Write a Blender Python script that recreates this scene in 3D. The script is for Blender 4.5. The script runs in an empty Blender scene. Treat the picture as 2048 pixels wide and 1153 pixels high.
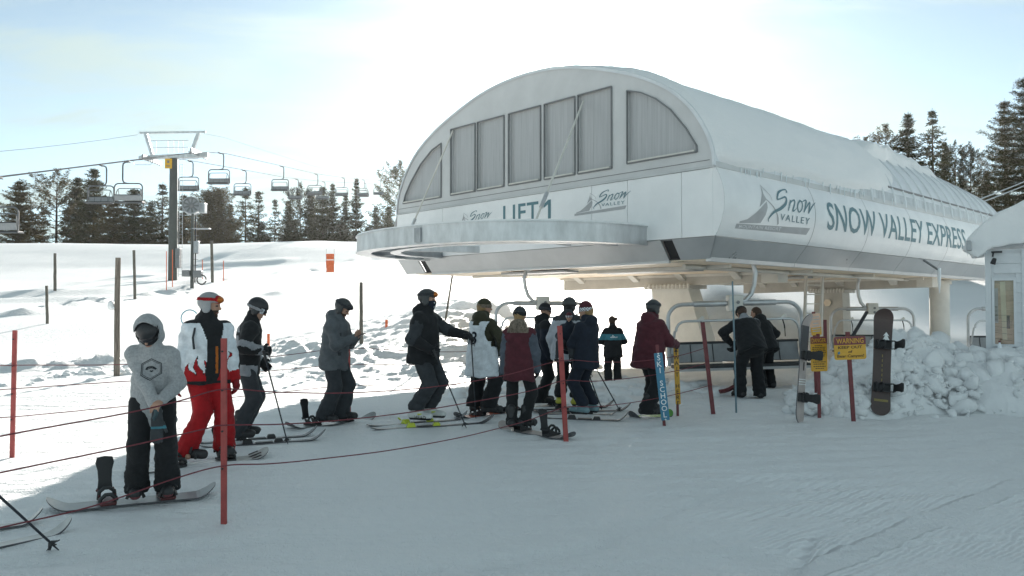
import bpy, bmesh, math, random
import numpy as np
from mathutils import Vector, Matrix, Quaternion
from mathutils.bvhtree import BVHTree
rnd = random.Random(7)
scn = bpy.context.scene
COL = scn.collection
rad = math.radians

# ------------------------------------------------------------ camera model
FPX = 1545.0; CXP = 1024.0; CYP = 576.5
PITCH = math.atan((612 - CYP) / FPX)
CAM = Vector((0, 0, 1.65))
_f = Vector((0, math.cos(PITCH), math.sin(PITCH)))
_u = Vector((0, -math.sin(PITCH), math.cos(PITCH)))
_r = Vector((1, 0, 0))
def ray(x, y): return _r * ((x - CXP) / FPX) + _f + _u * ((CYP - y) / FPX)
def G(x, y, z=0.0):
    d = ray(x, y); return CAM + d * ((z - CAM.z) / d.z)
def P(x, y, D):
    d = ray(x, y); return CAM + d * (D / d.y)

SUN_AZ = rad(4.1); SUN_EL = rad(17.6)
SUN_DIR = Vector((math.sin(SUN_AZ) * math.cos(SUN_EL), math.cos(SUN_AZ) * math.cos(SUN_EL), math.sin(SUN_EL)))

# ------------------------------------------------------------ objects
MW = {}
def mw(o): return MW.get(o.name, Matrix.Identity(4)) if o is not None else Matrix.Identity(4)
def tag(o, label=None, cat=None, group=None, kind=None):
    if label: o['label'] = label
    if cat: o['category'] = cat
    if group: o['group'] = group
    if kind: o['kind'] = kind
    return o
def thing(name, label, cat, loc=(0, 0, 0), rotz=0.0, group=None, rot=None):
    o = bpy.data.objects.new(name, None); COL.objects.link(o)
    o.empty_display_size = .1
    o.location = loc
    e = rot if rot is not None else (0, 0, rotz)
    o.rotation_euler = e
    from mathutils import Euler
    MW[o.name] = Matrix.Translation(Vector(loc)) @ Euler(e).to_matrix().to_4x4()
    return tag(o, label, cat, group)
def link_mesh(name, verts, faces, mats, parent=None, world=False, smooth=False, midx=None, bevel=0.0):
    """ONE mesh object; verts are local to the parent, or world when world=True."""
    me = bpy.data.meshes.new(name)
    if world and parent is not None:
        inv = mw(parent).inverted(); verts = [inv @ Vector(v) for v in verts]
    if isinstance(verts, np.ndarray): verts = verts.tolist()
    if isinstance(faces, np.ndarray): faces = faces.tolist()
    me.from_pydata([tuple(v) for v in verts], [], faces)
    if not isinstance(mats, (list, tuple)): mats = [mats]
    for m in mats: me.materials.append(m)
    if midx is not None: me.polygons.foreach_set('material_index', np.asarray(midx, dtype=np.int32))
    if smooth: me.polygons.foreach_set('use_smooth', np.ones(len(me.polygons), dtype=bool))
    me.update()
    o = bpy.data.objects.new(name, me); COL.objects.link(o)
    if parent is not None:
        o.parent = parent; MW[o.name] = mw(parent)
    if bevel:
        b = o.modifiers.new('bevel', 'BEVEL'); b.width = bevel; b.segments = 2; b.limit_method = 'ANGLE'; b.angle_limit = rad(40)
    return o
def children(o): return [c for c in bpy.data.objects if c.parent == o]
def dup(root, loc=None, rotz=None, label=None, scale=None, group=None, kids=None):
    c = root.copy(); COL.objects.link(c)
    if loc is not None: c.location = loc
    if rotz is not None: c.rotation_euler = (root.rotation_euler[0], root.rotation_euler[1], rotz)
    if scale is not None: c.scale = scale if hasattr(scale, '__len__') else (scale,) * 3
    if label: c['label'] = label
    if group: c['group'] = group
    for ch in list(root.children):
        d = ch.copy(); COL.objects.link(d); d.parent = c
        for g in ch.children:
            e = g.copy(); COL.objects.link(e); e.parent = d
    return c

class MB:
    def __init__(s): s.v = []; s.f = []; s.mi = []
    def add(s, v, f, m=0):
        o = len(s.v); s.v += [Vector(p) for p in v]; s.f += [[i + o for i in q] for q in f]; s.mi += [m] * len(f); return s
    def box(s, c, size, R=None, m=0, taper=1.0):
        hx, hy, hz = size[0] / 2, size[1] / 2, size[2] / 2
        p = [(-hx, -hy, -hz), (hx, -hy, -hz), (hx, hy, -hz), (-hx, hy, -hz)]
        p += [(x * taper, y * taper, hz) for x, y, _ in p]
        p = [Vector(q) for q in p]
        if R is not None: p = [R @ q for q in p]
        c = Vector(c)
        return s.add([q + c for q in p], [(0, 3, 2, 1), (4, 5, 6, 7), (0, 1, 5, 4), (1, 2, 6, 5), (2, 3, 7, 6), (3, 0, 4, 7)], m)
    def hull8(s, lo, hi, m=0):
        """two quads (same winding, lo -> hi) joined"""
        return s.add(list(lo) + list(hi), [(0, 3, 2, 1), (4, 5, 6, 7), (0, 1, 5, 4), (1, 2, 6, 5), (2, 3, 7, 6), (3, 0, 4, 7)], m)
    def bar(s, a, b, w, h, up=(0, 0, 1), m=0):
        a = Vector(a); b = Vector(b); d = b - a; L = d.length; d.normalize()
        up = Vector(up); x = d.cross(up)
        if x.length < 1e-4: x = d.cross(Vector((1, 0, 0)))
        x.normalize(); z = x.cross(d)
        R = Matrix((x, d, z)).transposed()
        return s.box((a + b) / 2, (w, L, h), R, m)
    def tube(s, pts, r, n=8, caps=True, m=0, closed=False):
        pts = [Vector(p) for p in pts]; N = len(pts)
        rr = r if hasattr(r, '__len__') else [r] * N
        t0 = (pts[1] - pts[0]).normalized()
        nrm = t0.orthogonal().normalized(); rings = []
        for i in range(N):
            if closed: t = (pts[(i + 1) % N] - pts[i - 1])
            else: t = pts[min(i + 1, N - 1)] - pts[max(i - 1, 0)]
            t.normalize()
            nrm = (nrm - t * nrm.dot(t))
            if nrm.length < 1e-6: nrm = t.orthogonal()
            nrm.normalize(); b = t.cross(nrm)
            rings.append([pts[i] + (nrm * math.cos(2 * math.pi * k / n) + b * math.sin(2 * math.pi * k / n)) * rr[i] for k in range(n)])
        v = [p for q in rings for p in q]; f = []
        for i in range(N if closed else N - 1):
            j = (i + 1) % N
            for k in range(n):
                f.append((i * n + k, i * n + (k + 1) % n, j * n + (k + 1) % n, j * n + k))
        if caps and not closed:
            f.append(tuple(range(n))[::-1]); f.append(tuple((N - 1) * n + k for k in range(n)))
        return s.add(v, f, m)
    def lathe(s, prof, c=(0, 0, 0), n=16, R=None, m=0):
        c = Vector(c); v = []; f = []
        for r, z in prof:
            for k in range(n):
                q = Vector((r * math.cos(2 * math.pi * k / n), r * math.sin(2 * math.pi * k / n), z))
                v.append((R @ q if R is not None else q) + c)
        for i in range(len(prof) - 1):
            for k in range(n): f.append((i * n + k, i * n + (k + 1) % n, (i + 1) * n + (k + 1) % n, (i + 1) * n + k))
        f.append(tuple(range(n))[::-1]); f.append(tuple((len(prof) - 1) * n + k for k in range(n)))
        return s.add(v, f, m)
    def prism(s, poly, off, m=0):
        """closed 3-D polygon extruded by the vector off"""
        poly = [Vector(p) for p in poly]; off = Vector(off); n = len(poly)
        f = [tuple(range(n))[::-1], tuple(range(n, 2 * n))]
        f += [(i, (i + 1) % n, n + (i + 1) % n, n + i) for i in range(n)]
        return s.add(poly + [p + off for p in poly], f, m)
    def grid(s, rows, m=0, flip=False):
        nr = len(rows); nc = len(rows[0]); f = []
        for i in range(nr - 1):
            for j in range(nc - 1):
                q = (i * nc + j, i * nc + j + 1, (i + 1) * nc + j + 1, (i + 1) * nc + j)
                f.append(q[::-1] if flip else q)
        return s.add([p for r_ in rows for p in r_], f, m)
    def build(s, name, mats, parent=None, world=False, smooth=False, bevel=0.0, fix=True):
        o = link_mesh(name, s.v, s.f, mats, parent, world, smooth, s.mi if isinstance(mats, (list, tuple)) else None, bevel)
        if fix:
            bm = bmesh.new(); bm.from_mesh(o.data); bmesh.ops.recalc_face_normals(bm, faces=bm.faces); bm.to_mesh(o.data); bm.free()
        if smooth:
            try: o.data.set_sharp_from_angle(angle=rad(42))
            except Exception: pass
        return o

# ------------------------------------------------------------ materials
_mats = {}
def mat(name, col, rough=.6, metal=0.0, var=.12, scale=6.0, bump=0.0, bscale=40.0, spec=.5, stretch=(1, 1, 1), sss=0.0, sheen=0.0, coords='Object', detail=4.0):
    if name in _mats: return _mats[name]
    m = bpy.data.materials.new(name); m.use_nodes = True; nt = m.node_tree; N = nt.nodes; L = nt.links
    b = N['Principled BSDF']; b.inputs['Roughness'].default_value = rough; b.inputs['Metallic'].default_value = metal
    b.inputs['Specular IOR Level'].default_value = spec
    if sheen: b.inputs['Sheen Weight'].default_value = sheen
    if sss:
        b.inputs['Subsurface Weight'].default_value = sss; b.inputs['Subsurface Radius'].default_value = (.05, .06, .07); b.inputs['Subsurface Scale'].default_value = 1.0
    tc = N.new('ShaderNodeTexCoord'); mp = N.new('ShaderNodeMapping'); mp.inputs['Scale'].default_value = stretch
    L.new(tc.outputs[coords], mp.inputs['Vector'])
    nz = N.new('ShaderNodeTexNoise'); nz.inputs['Scale'].default_value = scale; nz.inputs['Detail'].default_value = detail; nz.inputs['Roughness'].default_value = .62
    L.new(mp.outputs[0], nz.inputs['Vector'])
    mx = N.new('ShaderNodeMix'); mx.data_type = 'RGBA'
    c = Vector(col[:3])
    mx.inputs['A'].default_value = (*(c * (1 - var)), 1); mx.inputs['B'].default_value = (*(Vector([min(1, q) for q in c * (1 + var)])), 1)
    rp = N.new('ShaderNodeMapRange'); rp.inputs['From Min'].default_value = .3; rp.inputs['From Max'].default_value = .7
    L.new(nz.outputs['Fac'], rp.inputs['Value']); L.new(rp.outputs[0], mx.inputs['Factor']); L.new(mx.outputs['Result'], b.inputs['Base Color'])
    rr = N.new('ShaderNodeMapRange'); rr.inputs['To Min'].default_value = max(.02, rough - .08); rr.inputs['To Max'].default_value = min(1, rough + .08)
    L.new(nz.outputs['Fac'], rr.inputs['Value']); L.new(rr.outputs[0], b.inputs['Roughness'])
    if bump:
        n2 = N.new('ShaderNodeTexNoise'); n2.inputs['Scale'].default_value = bscale; n2.inputs['Detail'].default_value = 3
        L.new(mp.outputs[0], n2.inputs['Vector'])
        bp = N.new('ShaderNodeBump'); bp.inputs['Strength'].default_value = bump; bp.inputs['Distance'].default_value = .01
        L.new(n2.outputs['Fac'], bp.inputs['Height']); L.new(bp.outputs[0], b.inputs['Normal'])
    _mats[name] = m; return m
def fabric(name, col, rough=.85, var=.14): return mat(name, col, rough, 0, var + .06, 11, .7, 26, .25, sheen=.08)

# ------------------------------------------------------------ signed-distance modelling
def sd_cap(p, a, b, r1, r2):
    a = np.asarray(a, float); b = np.asarray(b, float); ab = b - a; L2 = max(ab @ ab, 1e-9)
    t = np.clip(((p - a) @ ab) / L2, 0, 1)
    return np.linalg.norm(p - a - t[..., None] * ab, axis=-1) - (r1 + (r2 - r1) * t)
def sd_ell(p, c, r, R=None):
    q = p - np.asarray(c, float)
    if R is not None: q = q @ np.array(R)          # columns of R are the local axes
    r = np.asarray(r, float)
    k0 = np.linalg.norm(q / r, axis=-1); k1 = np.linalg.norm(q / (r * r), axis=-1)
    return k0 * (k0 - 1) / np.maximum(k1, 1e-6)
def sd_box(p, c, h, R=None, rd=0.0):
    q = p - np.asarray(c, float)
    if R is not None: q = q @ np.array(R)
    d = np.abs(q) - (np.asarray(h, float) - rd)
    return np.linalg.norm(np.maximum(d, 0), axis=-1) + np.minimum(d.max(-1), 0) - rd
def smin(a, b, k):
    h = np.clip(.5 + .5 * (b - a) / k, 0, 1)
    return b * (1 - h) + a * h - k * h * (1 - h)
def fold(p, f, seed, amp):
    g = np.random.RandomState(seed); out = 0
    for i in range(4):
        k = g.randn(3); k /= np.linalg.norm(k); k2 = g.randn(3); k2 *= 9 / np.linalg.norm(k2); k3 = g.randn(3) * 5
        ff = f * (.6 + .35 * i)
        out = out + (1 - 2 * np.abs(np.sin(.5 * (p @ (k * ff) + 1.7 * np.sin(p @ k2 + g.rand() * 6) + 1.1 * np.sin(p @ k3 + g.rand() * 6) + g.rand() * 6)))) / (1 + .5 * i)
    return amp * out / 2.2
def surf_net(fun, lo, hi, h):
    lo = np.asarray(lo, float); n = np.maximum(np.ceil((np.asarray(hi) - lo) / h).astype(int) + 1, 3)
    ax = [lo[i] + h * np.arange(n[i]) for i in range(3)]
    Pt = np.stack(np.meshgrid(*ax, indexing='ij'), -1)
    F = fun(Pt)
    F[0], F[-1], F[:, 0], F[:, -1], F[:, :, 0], F[:, :, -1] = [np.maximum(x, 1e-3) for x in (F[0], F[-1], F[:, 0], F[:, -1], F[:, :, 0], F[:, :, -1])]
    S = F < 0
    nx, ny, nz = n - 1
    acc = np.zeros((nx, ny, nz, 3)); cnt = np.zeros((nx, ny, nz))
    offs = [(i, j, k) for i in (0, 1) for j in (0, 1) for k in (0, 1)]
    sl = lambda A, o: A[o[0]:o[0] + nx, o[1]:o[1] + ny, o[2]:o[2] + nz]
    for o in offs:
        for a in range(3):
            if o[a] == 0:
                q = list(o); q[a] = 1
                fa, fb = sl(F, o), sl(F, q); cr = (fa < 0) != (fb < 0)
                t = np.where(cr, fa / np.where(cr, fa - fb, 1), 0)
                pos = np.zeros((nx, ny, nz, 3)); pos[..., 0] += o[0]; pos[..., 1] += o[1]; pos[..., 2] += o[2]; pos[..., a] += t
                acc += pos * cr[..., None]; cnt += cr
    act = cnt > 0
    idx = -np.ones((nx, ny, nz), int); idx[act] = np.arange(act.sum())
    I = np.stack(np.nonzero(act), -1)
    V = lo + h * (I + acc[act] / cnt[act][:, None])
    Fc = []
    for a in range(3):
        b, c = (a + 1) % 3, (a + 2) % 3
        s0 = [slice(None)] * 3; s1 = [slice(None)] * 3
        s0[a] = slice(0, n[a] - 1); s1[a] = slice(1, n[a])
        A, B = S[tuple(s0)], S[tuple(s1)]
        e = np.stack(np.nonzero(A != B), -1)
        e = e[(e[:, b] > 0) & (e[:, b] < n[b] - 1) & (e[:, c] > 0) & (e[:, c] < n[c] - 1)]
        if not len(e): continue
        def at(db, dc):
            q = e.copy(); q[:, b] += db; q[:, c] += dc; return idx[q[:, 0], q[:, 1], q[:, 2]]
        Q = np.stack([at(-1, -1), at(0, -1), at(0, 0), at(-1, 0)], -1)
        ins = A[e[:, 0], e[:, 1], e[:, 2]]
        Q[~ins] = Q[~ins][:, ::-1]
        Fc.append(Q)
    return V, np.concatenate(Fc)
def sdf_obj(name, fun, lo, hi, h, mats, parent=None, world=False, pick=None, smooth=True):
    V, Fc = surf_net(fun, lo, hi, h)
    mi = None
    if pick is not None: mi = pick(V[Fc].mean(1))
    o = link_mesh(name, V, Fc, mats, parent, world, smooth, mi)
    return o
def fbm(x, y, seed=0, oct=4, f=1.0):
    """cheap value noise on arrays (vectorised, smooth)"""
    out = np.zeros(np.broadcast(x, y).shape); a = 1.0
    for o in range(oct):
        X = x * f + 17.3 * o + seed * 3.1; Y = y * f + 9.7 * o - seed * 1.7
        xi = np.floor(X); yi = np.floor(Y); fx = X - xi; fy = Y - yi
        fx = fx * fx * (3 - 2 * fx); fy = fy * fy * (3 - 2 * fy)
        def hsh(i, j):
            s = np.sin(i * 127.1 + j * 311.7 + seed * 74.7) * 43758.5453
            return s - np.floor(s)
        v = hsh(xi, yi) * (1 - fx) * (1 - fy) + hsh(xi + 1, yi) * fx * (1 - fy) + hsh(xi, yi + 1) * (1 - fx) * fy + hsh(xi + 1, yi + 1) * fx * fy
        out = out + a * (v * 2 - 1); a *= .5; f *= 2
    return out

# ------------------------------------------------------------ writing
def text_mesh(body, height, bold=0.0, spacing=1.0, italic=0.0):
    """2-D letter outlines as (verts, faces), centred, cap height = height"""
    cu = bpy.data.curves.new('t', 'FONT'); cu.body = body; cu.align_x = 'CENTER'; cu.align_y = 'CENTER'; cu.size = 1; cu.offset = bold; cu.shear = italic
    cu.space_character = spacing; cu.resolution_u = 3; cu.fill_mode = 'FRONT'
    o = bpy.data.objects.new('t', cu); COL.objects.link(o)
    bpy.context.view_layer.update()
    dg = bpy.context.evaluated_depsgraph_get()
    me = bpy.data.meshes.new_from_object(o.evaluated_get(dg))
    bm = bmesh.new(); bm.from_mesh(me); bmesh.ops.remove_doubles(bm, verts=bm.verts, dist=1e-5)
    v = [Vector((q.co.x, q.co.y)) for q in bm.verts]; bm.verts.index_update(); f = [[q.index for q in p.verts] for p in bm.faces]
    bm.free(); bpy.data.objects.remove(o); bpy.data.curves.remove(cu); bpy.data.meshes.remove(me)
    if not v: return [], []
    x0 = min(q.x for q in v); x1 = max(q.x for q in v); y0 = min(q.y for q in v); y1 = max(q.y for q in v)
    s = height / max(.45, (y1 - y0))
    return [((q.x - (x0 + x1) / 2) * s, (q.y - (y0 + y1) / 2) * s) for q in v], f
def stroke(pts, w):
    """2-D pen stroke polygon strip: pts list of (x, y), w list of widths (Catmull-Rom smoothed)"""
    p = [Vector(q) for q in pts]; n = len(p)
    ww = w if hasattr(w, '__len__') else [w] * n
    out = []; ws = []
    for i in range(n - 1):
        a = p[max(i - 1, 0)]; b = p[i]; c = p[i + 1]; d = p[min(i + 2, n - 1)]
        for k in range(6):
            t = k / 6
            out.append(.5 * ((2 * b) + (c - a) * t + (2 * a - 5 * b + 4 * c - d) * t * t + (3 * b - a - 3 * c + d) * t ** 3)); ws.append(ww[i] * (1 - t) + ww[i + 1] * t)
    out.append(p[-1]); ws.append(ww[-1])
    v = []; f = []
    for i, q in enumerate(out):
        t = out[min(i + 1, len(out) - 1)] - out[max(i - 1, 0)]
        if t.length < 1e-9: t = Vector((1, 0))
        t.normalize(); nn = Vector((-t.y, t.x)) * ws[i] / 2
        v += [(q.x + nn.x, q.y + nn.y), (q.x - nn.x, q.y - nn.y)]
        if i: f.append((2 * i - 2, 2 * i - 1, 2 * i + 1, 2 * i))
    return v, f
def decal(name, vf, fun, m, parent, world=False, cut=0.0):
    """flat 2-D art (verts, faces) laid onto a surface by fun(x, y) -> 3-D"""
    v, f = vf
    if cut:
        bm = bmesh.new(); bv = [bm.verts.new((x, y, 0)) for x, y in v]
        for q in f:
            try: bm.faces.new([bv[i] for i in q])
            except ValueError: pass
        for axis in (0, 1):
            c = [x[axis] for x in v]; k = math.ceil(min(c) / cut) * cut
            while k < max(c):
                no = [0, 0, 0]; no[axis] = 1; co = [0, 0, 0]; co[axis] = k
                bmesh.ops.bisect_plane(bm, geom=bm.verts[:] + bm.edges[:] + bm.faces[:], plane_co=co, plane_no=no); k += cut
        bm.verts.index_update(); v = [(q.co.x, q.co.y) for q in bm.verts]; f = [[q.index for q in p.verts] for p in bm.faces]; bm.free()
    return link_mesh(name, [fun(x, y) for x, y in v], f, m, parent, world)
def join_vf(*parts):
    V = []; Fq = []
    for v, f in parts:
        o = len(V); V += list(v); Fq += [[i + o for i in q] for q in f]
    return V, Fq
def xf(vf, dx=0, dy=0, s=1.0): return [(x * s + dx, y * s + dy) for x, y in vf[0]], vf[1]
# ------------------------------------------------------------ camera, sky, sun
cam_d = bpy.data.cameras.new('camera'); cam = bpy.data.objects.new('camera', cam_d); COL.objects.link(cam)
cam.location = CAM; cam.rotation_euler = (math.pi / 2 + PITCH, 0, 0)
cam_d.sensor_width = 36; cam_d.lens = 36 * FPX / 2048; cam_d.clip_end = 4000; cam_d.clip_start = .05
scn.camera = cam
w = bpy.data.worlds.new('World'); scn.world = w; w.use_nodes = True
nt = w.node_tree; N = nt.nodes; L = nt.links
bg = N['Background']; bg.inputs['Strength'].default_value = .085
sky = N.new('ShaderNodeTexSky'); sky.sky_type = 'NISHITA'; sky.sun_disc = False
sky.sun_elevation = SUN_EL; sky.sun_rotation = SUN_AZ; sky.altitude = 1900; sky.air_density = .75; sky.dust_density = .4; sky.ozone_density = 1.3
tc = N.new('ShaderNodeTexCoord')
def math_(op, a=None, b=None, c=None):
    n = N.new('ShaderNodeMath'); n.operation = op
    for i, x in enumerate((a, b, c)):
        if x is None: continue
        if isinstance(x, (int, float)): n.inputs[i].default_value = x
        else: L.new(x, n.inputs[i])
    return n.outputs[0]
def mixc(fac, a, b):
    n = N.new('ShaderNodeMix'); n.data_type = 'RGBA'
    for s, x in (('Factor', fac), ('A', a), ('B', b)):
        if isinstance(x, (int, float)): n.inputs[s].default_value = x
        elif isinstance(x, tuple): n.inputs[s].default_value = (*x, 1)
        else: L.new(x, n.inputs[s])
    return n.outputs['Result']
sep = N.new('ShaderNodeSeparateXYZ'); L.new(tc.outputs['Generated'], sep.inputs[0])
# a layer of thin streaky cirrus, laid out on a plane high above
zz = math_('MAXIMUM', math_('ADD', sep.outputs['Z'], .10), .02)
cmb = N.new('ShaderNodeCombineXYZ'); L.new(math_('DIVIDE', sep.outputs['X'], zz), cmb.inputs[0]); L.new(math_('DIVIDE', sep.outputs['Y'], zz), cmb.inputs[1])
mp = N.new('ShaderNodeMapping'); mp.inputs['Scale'].default_value = (.5, 1.15, 1); mp.inputs['Rotation'].default_value = (0, 0, rad(18)); mp.inputs['Location'].default_value = (3.1, 1.7, 0)
L.new(cmb.outputs[0], mp.inputs[0])
n1 = N.new('ShaderNodeTexNoise'); n1.inputs['Scale'].default_value = 1.5; n1.inputs['Detail'].default_value = 8; n1.inputs['Roughness'].default_value = .55; n1.inputs['Distortion'].default_value = .6
L.new(mp.outputs[0], n1.inputs['Vector'])
mr = N.new('ShaderNodeMapRange'); mr.interpolation_type = 'SMOOTHSTEP'; mr.inputs['From Min'].default_value = .42; mr.inputs['From Max'].default_value = .64
L.new(n1.outputs['Fac'], mr.inputs['Value'])
low = N.new('ShaderNodeMapRange'); low.interpolation_type = 'SMOOTHSTEP'; low.inputs['From Min'].default_value = .30; low.inputs['From Max'].default_value = .06
L.new(sep.outputs['Z'], low.inputs['Value'])
cl = math_('MINIMUM', math_('ADD', mr.outputs[0], math_('MULTIPLY', low.outputs[0], .35)), 1.0)
# bright aureole of the veiled sun
dt = N.new('ShaderNodeVectorMath'); dt.operation = 'DOT_PRODUCT'; L.new(tc.outputs['Generated'], dt.inputs[0]); dt.inputs[1].default_value = SUN_DIR
ang = math_('ARCCOSINE', math_('MINIMUM', dt.outputs['Value'], 1.0))
halo = math_('MULTIPLY', math_('POWER', 2.718, math_('MULTIPLY', ang, -6.5)), 3.2)
core = math_('MULTIPLY', math_('POWER', 2.718, math_('MULTIPLY', ang, -24.0)), 60.0)
hs = N.new('ShaderNodeHueSaturation'); hs.inputs['Saturation'].default_value = .54; hs.inputs['Value'].default_value = .56; L.new(sky.outputs[0], hs.inputs['Color']); skyc = hs.outputs[0]
fwd = math_('ADD', math_('MULTIPLY', math_('POWER', 2.718, math_('MULTIPLY', ang, -2.4)), 1.5), 2.1)
clc = N.new('ShaderNodeVectorMath'); clc.operation = 'SCALE'; clc.inputs[0].default_value = (.98, 1.0, 1.0); L.new(fwd, clc.inputs['Scale'])
cloudy = mixc(math_('MULTIPLY', cl, .85), skyc, clc.outputs[0])
ad = N.new('ShaderNodeVectorMath'); ad.operation = 'MULTIPLY_ADD'
glow = N.new('ShaderNodeCombineXYZ')
hv = math_('ADD', halo, core)
L.new(hv, glow.inputs[0]); L.new(math_('MULTIPLY', hv, .97), glow.inputs[1]); L.new(math_('MULTIPLY', hv, .92), glow.inputs[2])
L.new(glow.outputs[0], ad.inputs[0]); ad.inputs[1].default_value = (.55, .55, .55); L.new(cloudy, ad.inputs[2])
tn = N.new('ShaderNodeVectorMath'); tn.operation = 'MULTIPLY'; L.new(ad.outputs[0], tn.inputs[0]); tn.inputs[1].default_value = (.86, 1.02, .975)
L.new(tn.outputs[0], bg.inputs['Color'])
sl = bpy.data.lights.new('sun', 'SUN'); sl.energy = 3.4; sl.angle = rad(.53); sl.color = (1, .94, .86)
so = bpy.data.objects.new('sun', sl); COL.objects.link(so); so.rotation_euler = (-SUN_DIR).to_track_quat('-Z', 'Y').to_euler()
scn.view_settings.view_transform = 'Standard'; scn.view_settings.look = 'None'; scn.view_settings.gamma = 1; scn.view_settings.use_curve_mapping = False
scn.view_settings.exposure = 1.92
scn.cycles.max_bounces = 6; scn.cycles.diffuse_bounces = 4; scn.cycles.transparent_max_bounces = 8
scn.cycles.use_denoising = True
# ------------------------------------------------------------ ground: one snow sheet, hill included
def sstep(a, b, x):
    t = np.clip((x - a) / (b - a), 0, 1); return t * t * (3 - 2 * t)
PL = np.array([(-60, 0), (17, 0), (25, .28), (40, 1.55), (52, 2.4), (67, 3.75), (82, 6.0), (95, 8.7), (104, 10.3), (110, 10.8), (122, 10.6), (170, 7), (260, 3), (700, -6)])
PR = np.array([(-60, 0), (22, 0), (27, .35), (31, 1.5), (38, 4.2), (46, 7.4), (51, 8.8), (58, 9.6), (80, 10), (110, 9.5), (160, 8), (260, 4), (700, 0)])  # right-hand slope, made steep so it shades itself in place of unseen trees
def prof(PP, y):
    # smooth piecewise profile
    a = np.interp(y - 1.5, PP[:, 0], PP[:, 1]); b = np.interp(y, PP[:, 0], PP[:, 1]); c = np.interp(y + 1.5, PP[:, 0], PP[:, 1]); return (a + 2 * b + c) / 4
def seg_bump(x, y, pts, w, h):
    d = np.full(np.shape(x), 1e9)
    for (x0, y0), (x1, y1) in zip(pts[:-1], pts[1:]):
        dx, dy = x1 - x0, y1 - y0; t = np.clip(((x - x0) * dx + (y - y0) * dy) / (dx * dx + dy * dy), 0, 1)
        d = np.minimum(d, np.hypot(x - x0 - t * dx, y - y0 - t * dy))
    return h * np.exp(-(d / w) ** 2)
def ground_z(x, y):
    x = np.asarray(x, float); y = np.asarray(y, float)
    r = x / np.maximum(y, 4.0)
    wr = sstep(.10, .20, r) * (1 - sstep(.455, .55, r))
    z = prof(PL, y) * (1 - wr) + prof(PR, y) * wr
    far = sstep(15, 26, y)
    z = z + far * .10 * fbm(x, y, 3, 3, .12) + sstep(40, 90, y) * .35 * fbm(x, y, 5, 2, .03)
    # the ploughed bank behind the queue
    bx = np.array([-13, -9.5, -8.2, -6.6, -4.6, -2.8, -1.8, -.8, 0, .8, 2]); bh = np.array([0, .0, .2, .6, 1.0, 1.4, 1.65, 1.65, 1.2, .3, .0])
    hh = np.interp(x + .25 * fbm(x, y, 13, 2, .5), bx, bh)
    shp = np.clip((y - 17.4) / 8.2, 0, 1); shp = (.55 * shp + .45 * shp * shp * (3 - 2 * shp)) * (1 - sstep(25.6, 33, y))
    lump = np.abs(fbm(x, y, 11, 3, 1.3)) * .30 + np.abs(fbm(x, y, 12, 4, 3.1)) * .16
    z = z + shp * (hh * (.93 + .12 * lump) + sstep(.05, .5, hh) * .10 * (lump - .1)) + .04 * sstep(17, 18, y) * (1 - sstep(24, 27, y)) * sstep(.05, .3, hh) * fbm(x, y, 14, 3, 3.1)
    # ridge left by the groomer up the slope, and mounds added to make the shadow streaks
    z = z + seg_bump(x, y, [(-23, 36), (-22.8, 46), (-23.5, 60), (-20, 74), (-17, 86)], .9, .3) * (.5 + 1.1 * np.abs(fbm(x, y, 21, 3, .8)))
    sw = .6 + .5 * fbm(x, y, 22, 3, .12)
    z = z + sw * (seg_bump(x, y, [(-34, 46), (-28, 52), (-24, 62)], 1.5, .5) + seg_bump(x, y, [(-33, 42), (-25, 46)], 1.3, .3))
    z = z + sw * (seg_bump(x, y, [(-15.5, 51), (-12, 60)], .9, .4) + seg_bump(x, y, [(-33, 83), (-26, 86)], 1.5, .5) + seg_bump(x, y, [(-15, 88), (-11, 92)], 1.5, .5))
    # clods at the left edge of the run
    cl = seg_bump(x, y, [(-14.5, 19.5), (-12, 19.2), (-10.3, 20.2), (-8.6, 21.5)], .5, .15)
    z = z + cl * (.2 + 1.6 * np.abs(fbm(x, y, 31, 3, 2.6)))
    cl2 = seg_bump(x, y, [(-9.5, 22.5), (-6.5, 21.5), (-4, 20)], .8, .14)
    z = z + cl2 * (.2 + 1.4 * np.abs(fbm(x, y, 33, 3, 2.4)))
    # churned snow between the queue and the station
    m = sstep(14.5, 17, y) * (1 - sstep(24, 30, y)) * sstep(-3.5, -1.5, x) * (1 - sstep(8, 12, x))
    z = z + m * (.07 * fbm(x, y, 41, 4, 1.1) + .03)
    near = (1 - sstep(22, 32, y))
    z = z + near * (.012 * fbm(x, y, 51, 3, .35) + .008 * fbm(x, y, 52, 3, 1.9))
    # boot-churned patch in front of the pile
    m2 = sstep(8, 10.5, y) * (1 - sstep(14.5, 16, y)) * sstep(1.2, 2.4, x)
    z = z + m2 * .022 * fbm(x, y, 55, 4, 2.6)
    # ski and board tracks through the foreground
    for tr in (((-6, 4.4), (-1, 5.4), (4, 8.2), (7, 10.4)), ((-3, 3.6), (.5, 5.2), (3.2, 8.6), (4.0, 10.5)), ((-5, 6.0), (0, 7.4), (3, 8.0), (9, 8.6)), ((1.0, 3.5), (2.2, 5.6), (5.6, 8.6)), ((-4, 7.2), (.5, 8.6), (2.4, 10.8)), ((-1, 4.6), (4, 5.6), (8, 8.8)), ((-12, 12), (-6, 10.8), (-1, 11.6)), ((-13, 14.5), (-5, 13.4), (0, 13.2)), ((-12, 17), (-4, 15.2), (1, 14.6))):
        for o_ in (0, .16): z = z - near * seg_bump(x, y, [(a_ + o_ * .6, b_ + o_) for a_, b_ in tr], .045, .022) * (.6 + .6 * fbm(x, y, 57, 2, .6))
    # grooming corduroy running across the foreground
    cv = np.sin((y * .93 - x * .22 + .25 * fbm(x, y, 61, 2, .25)) * 2 * np.pi / .42)
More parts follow.
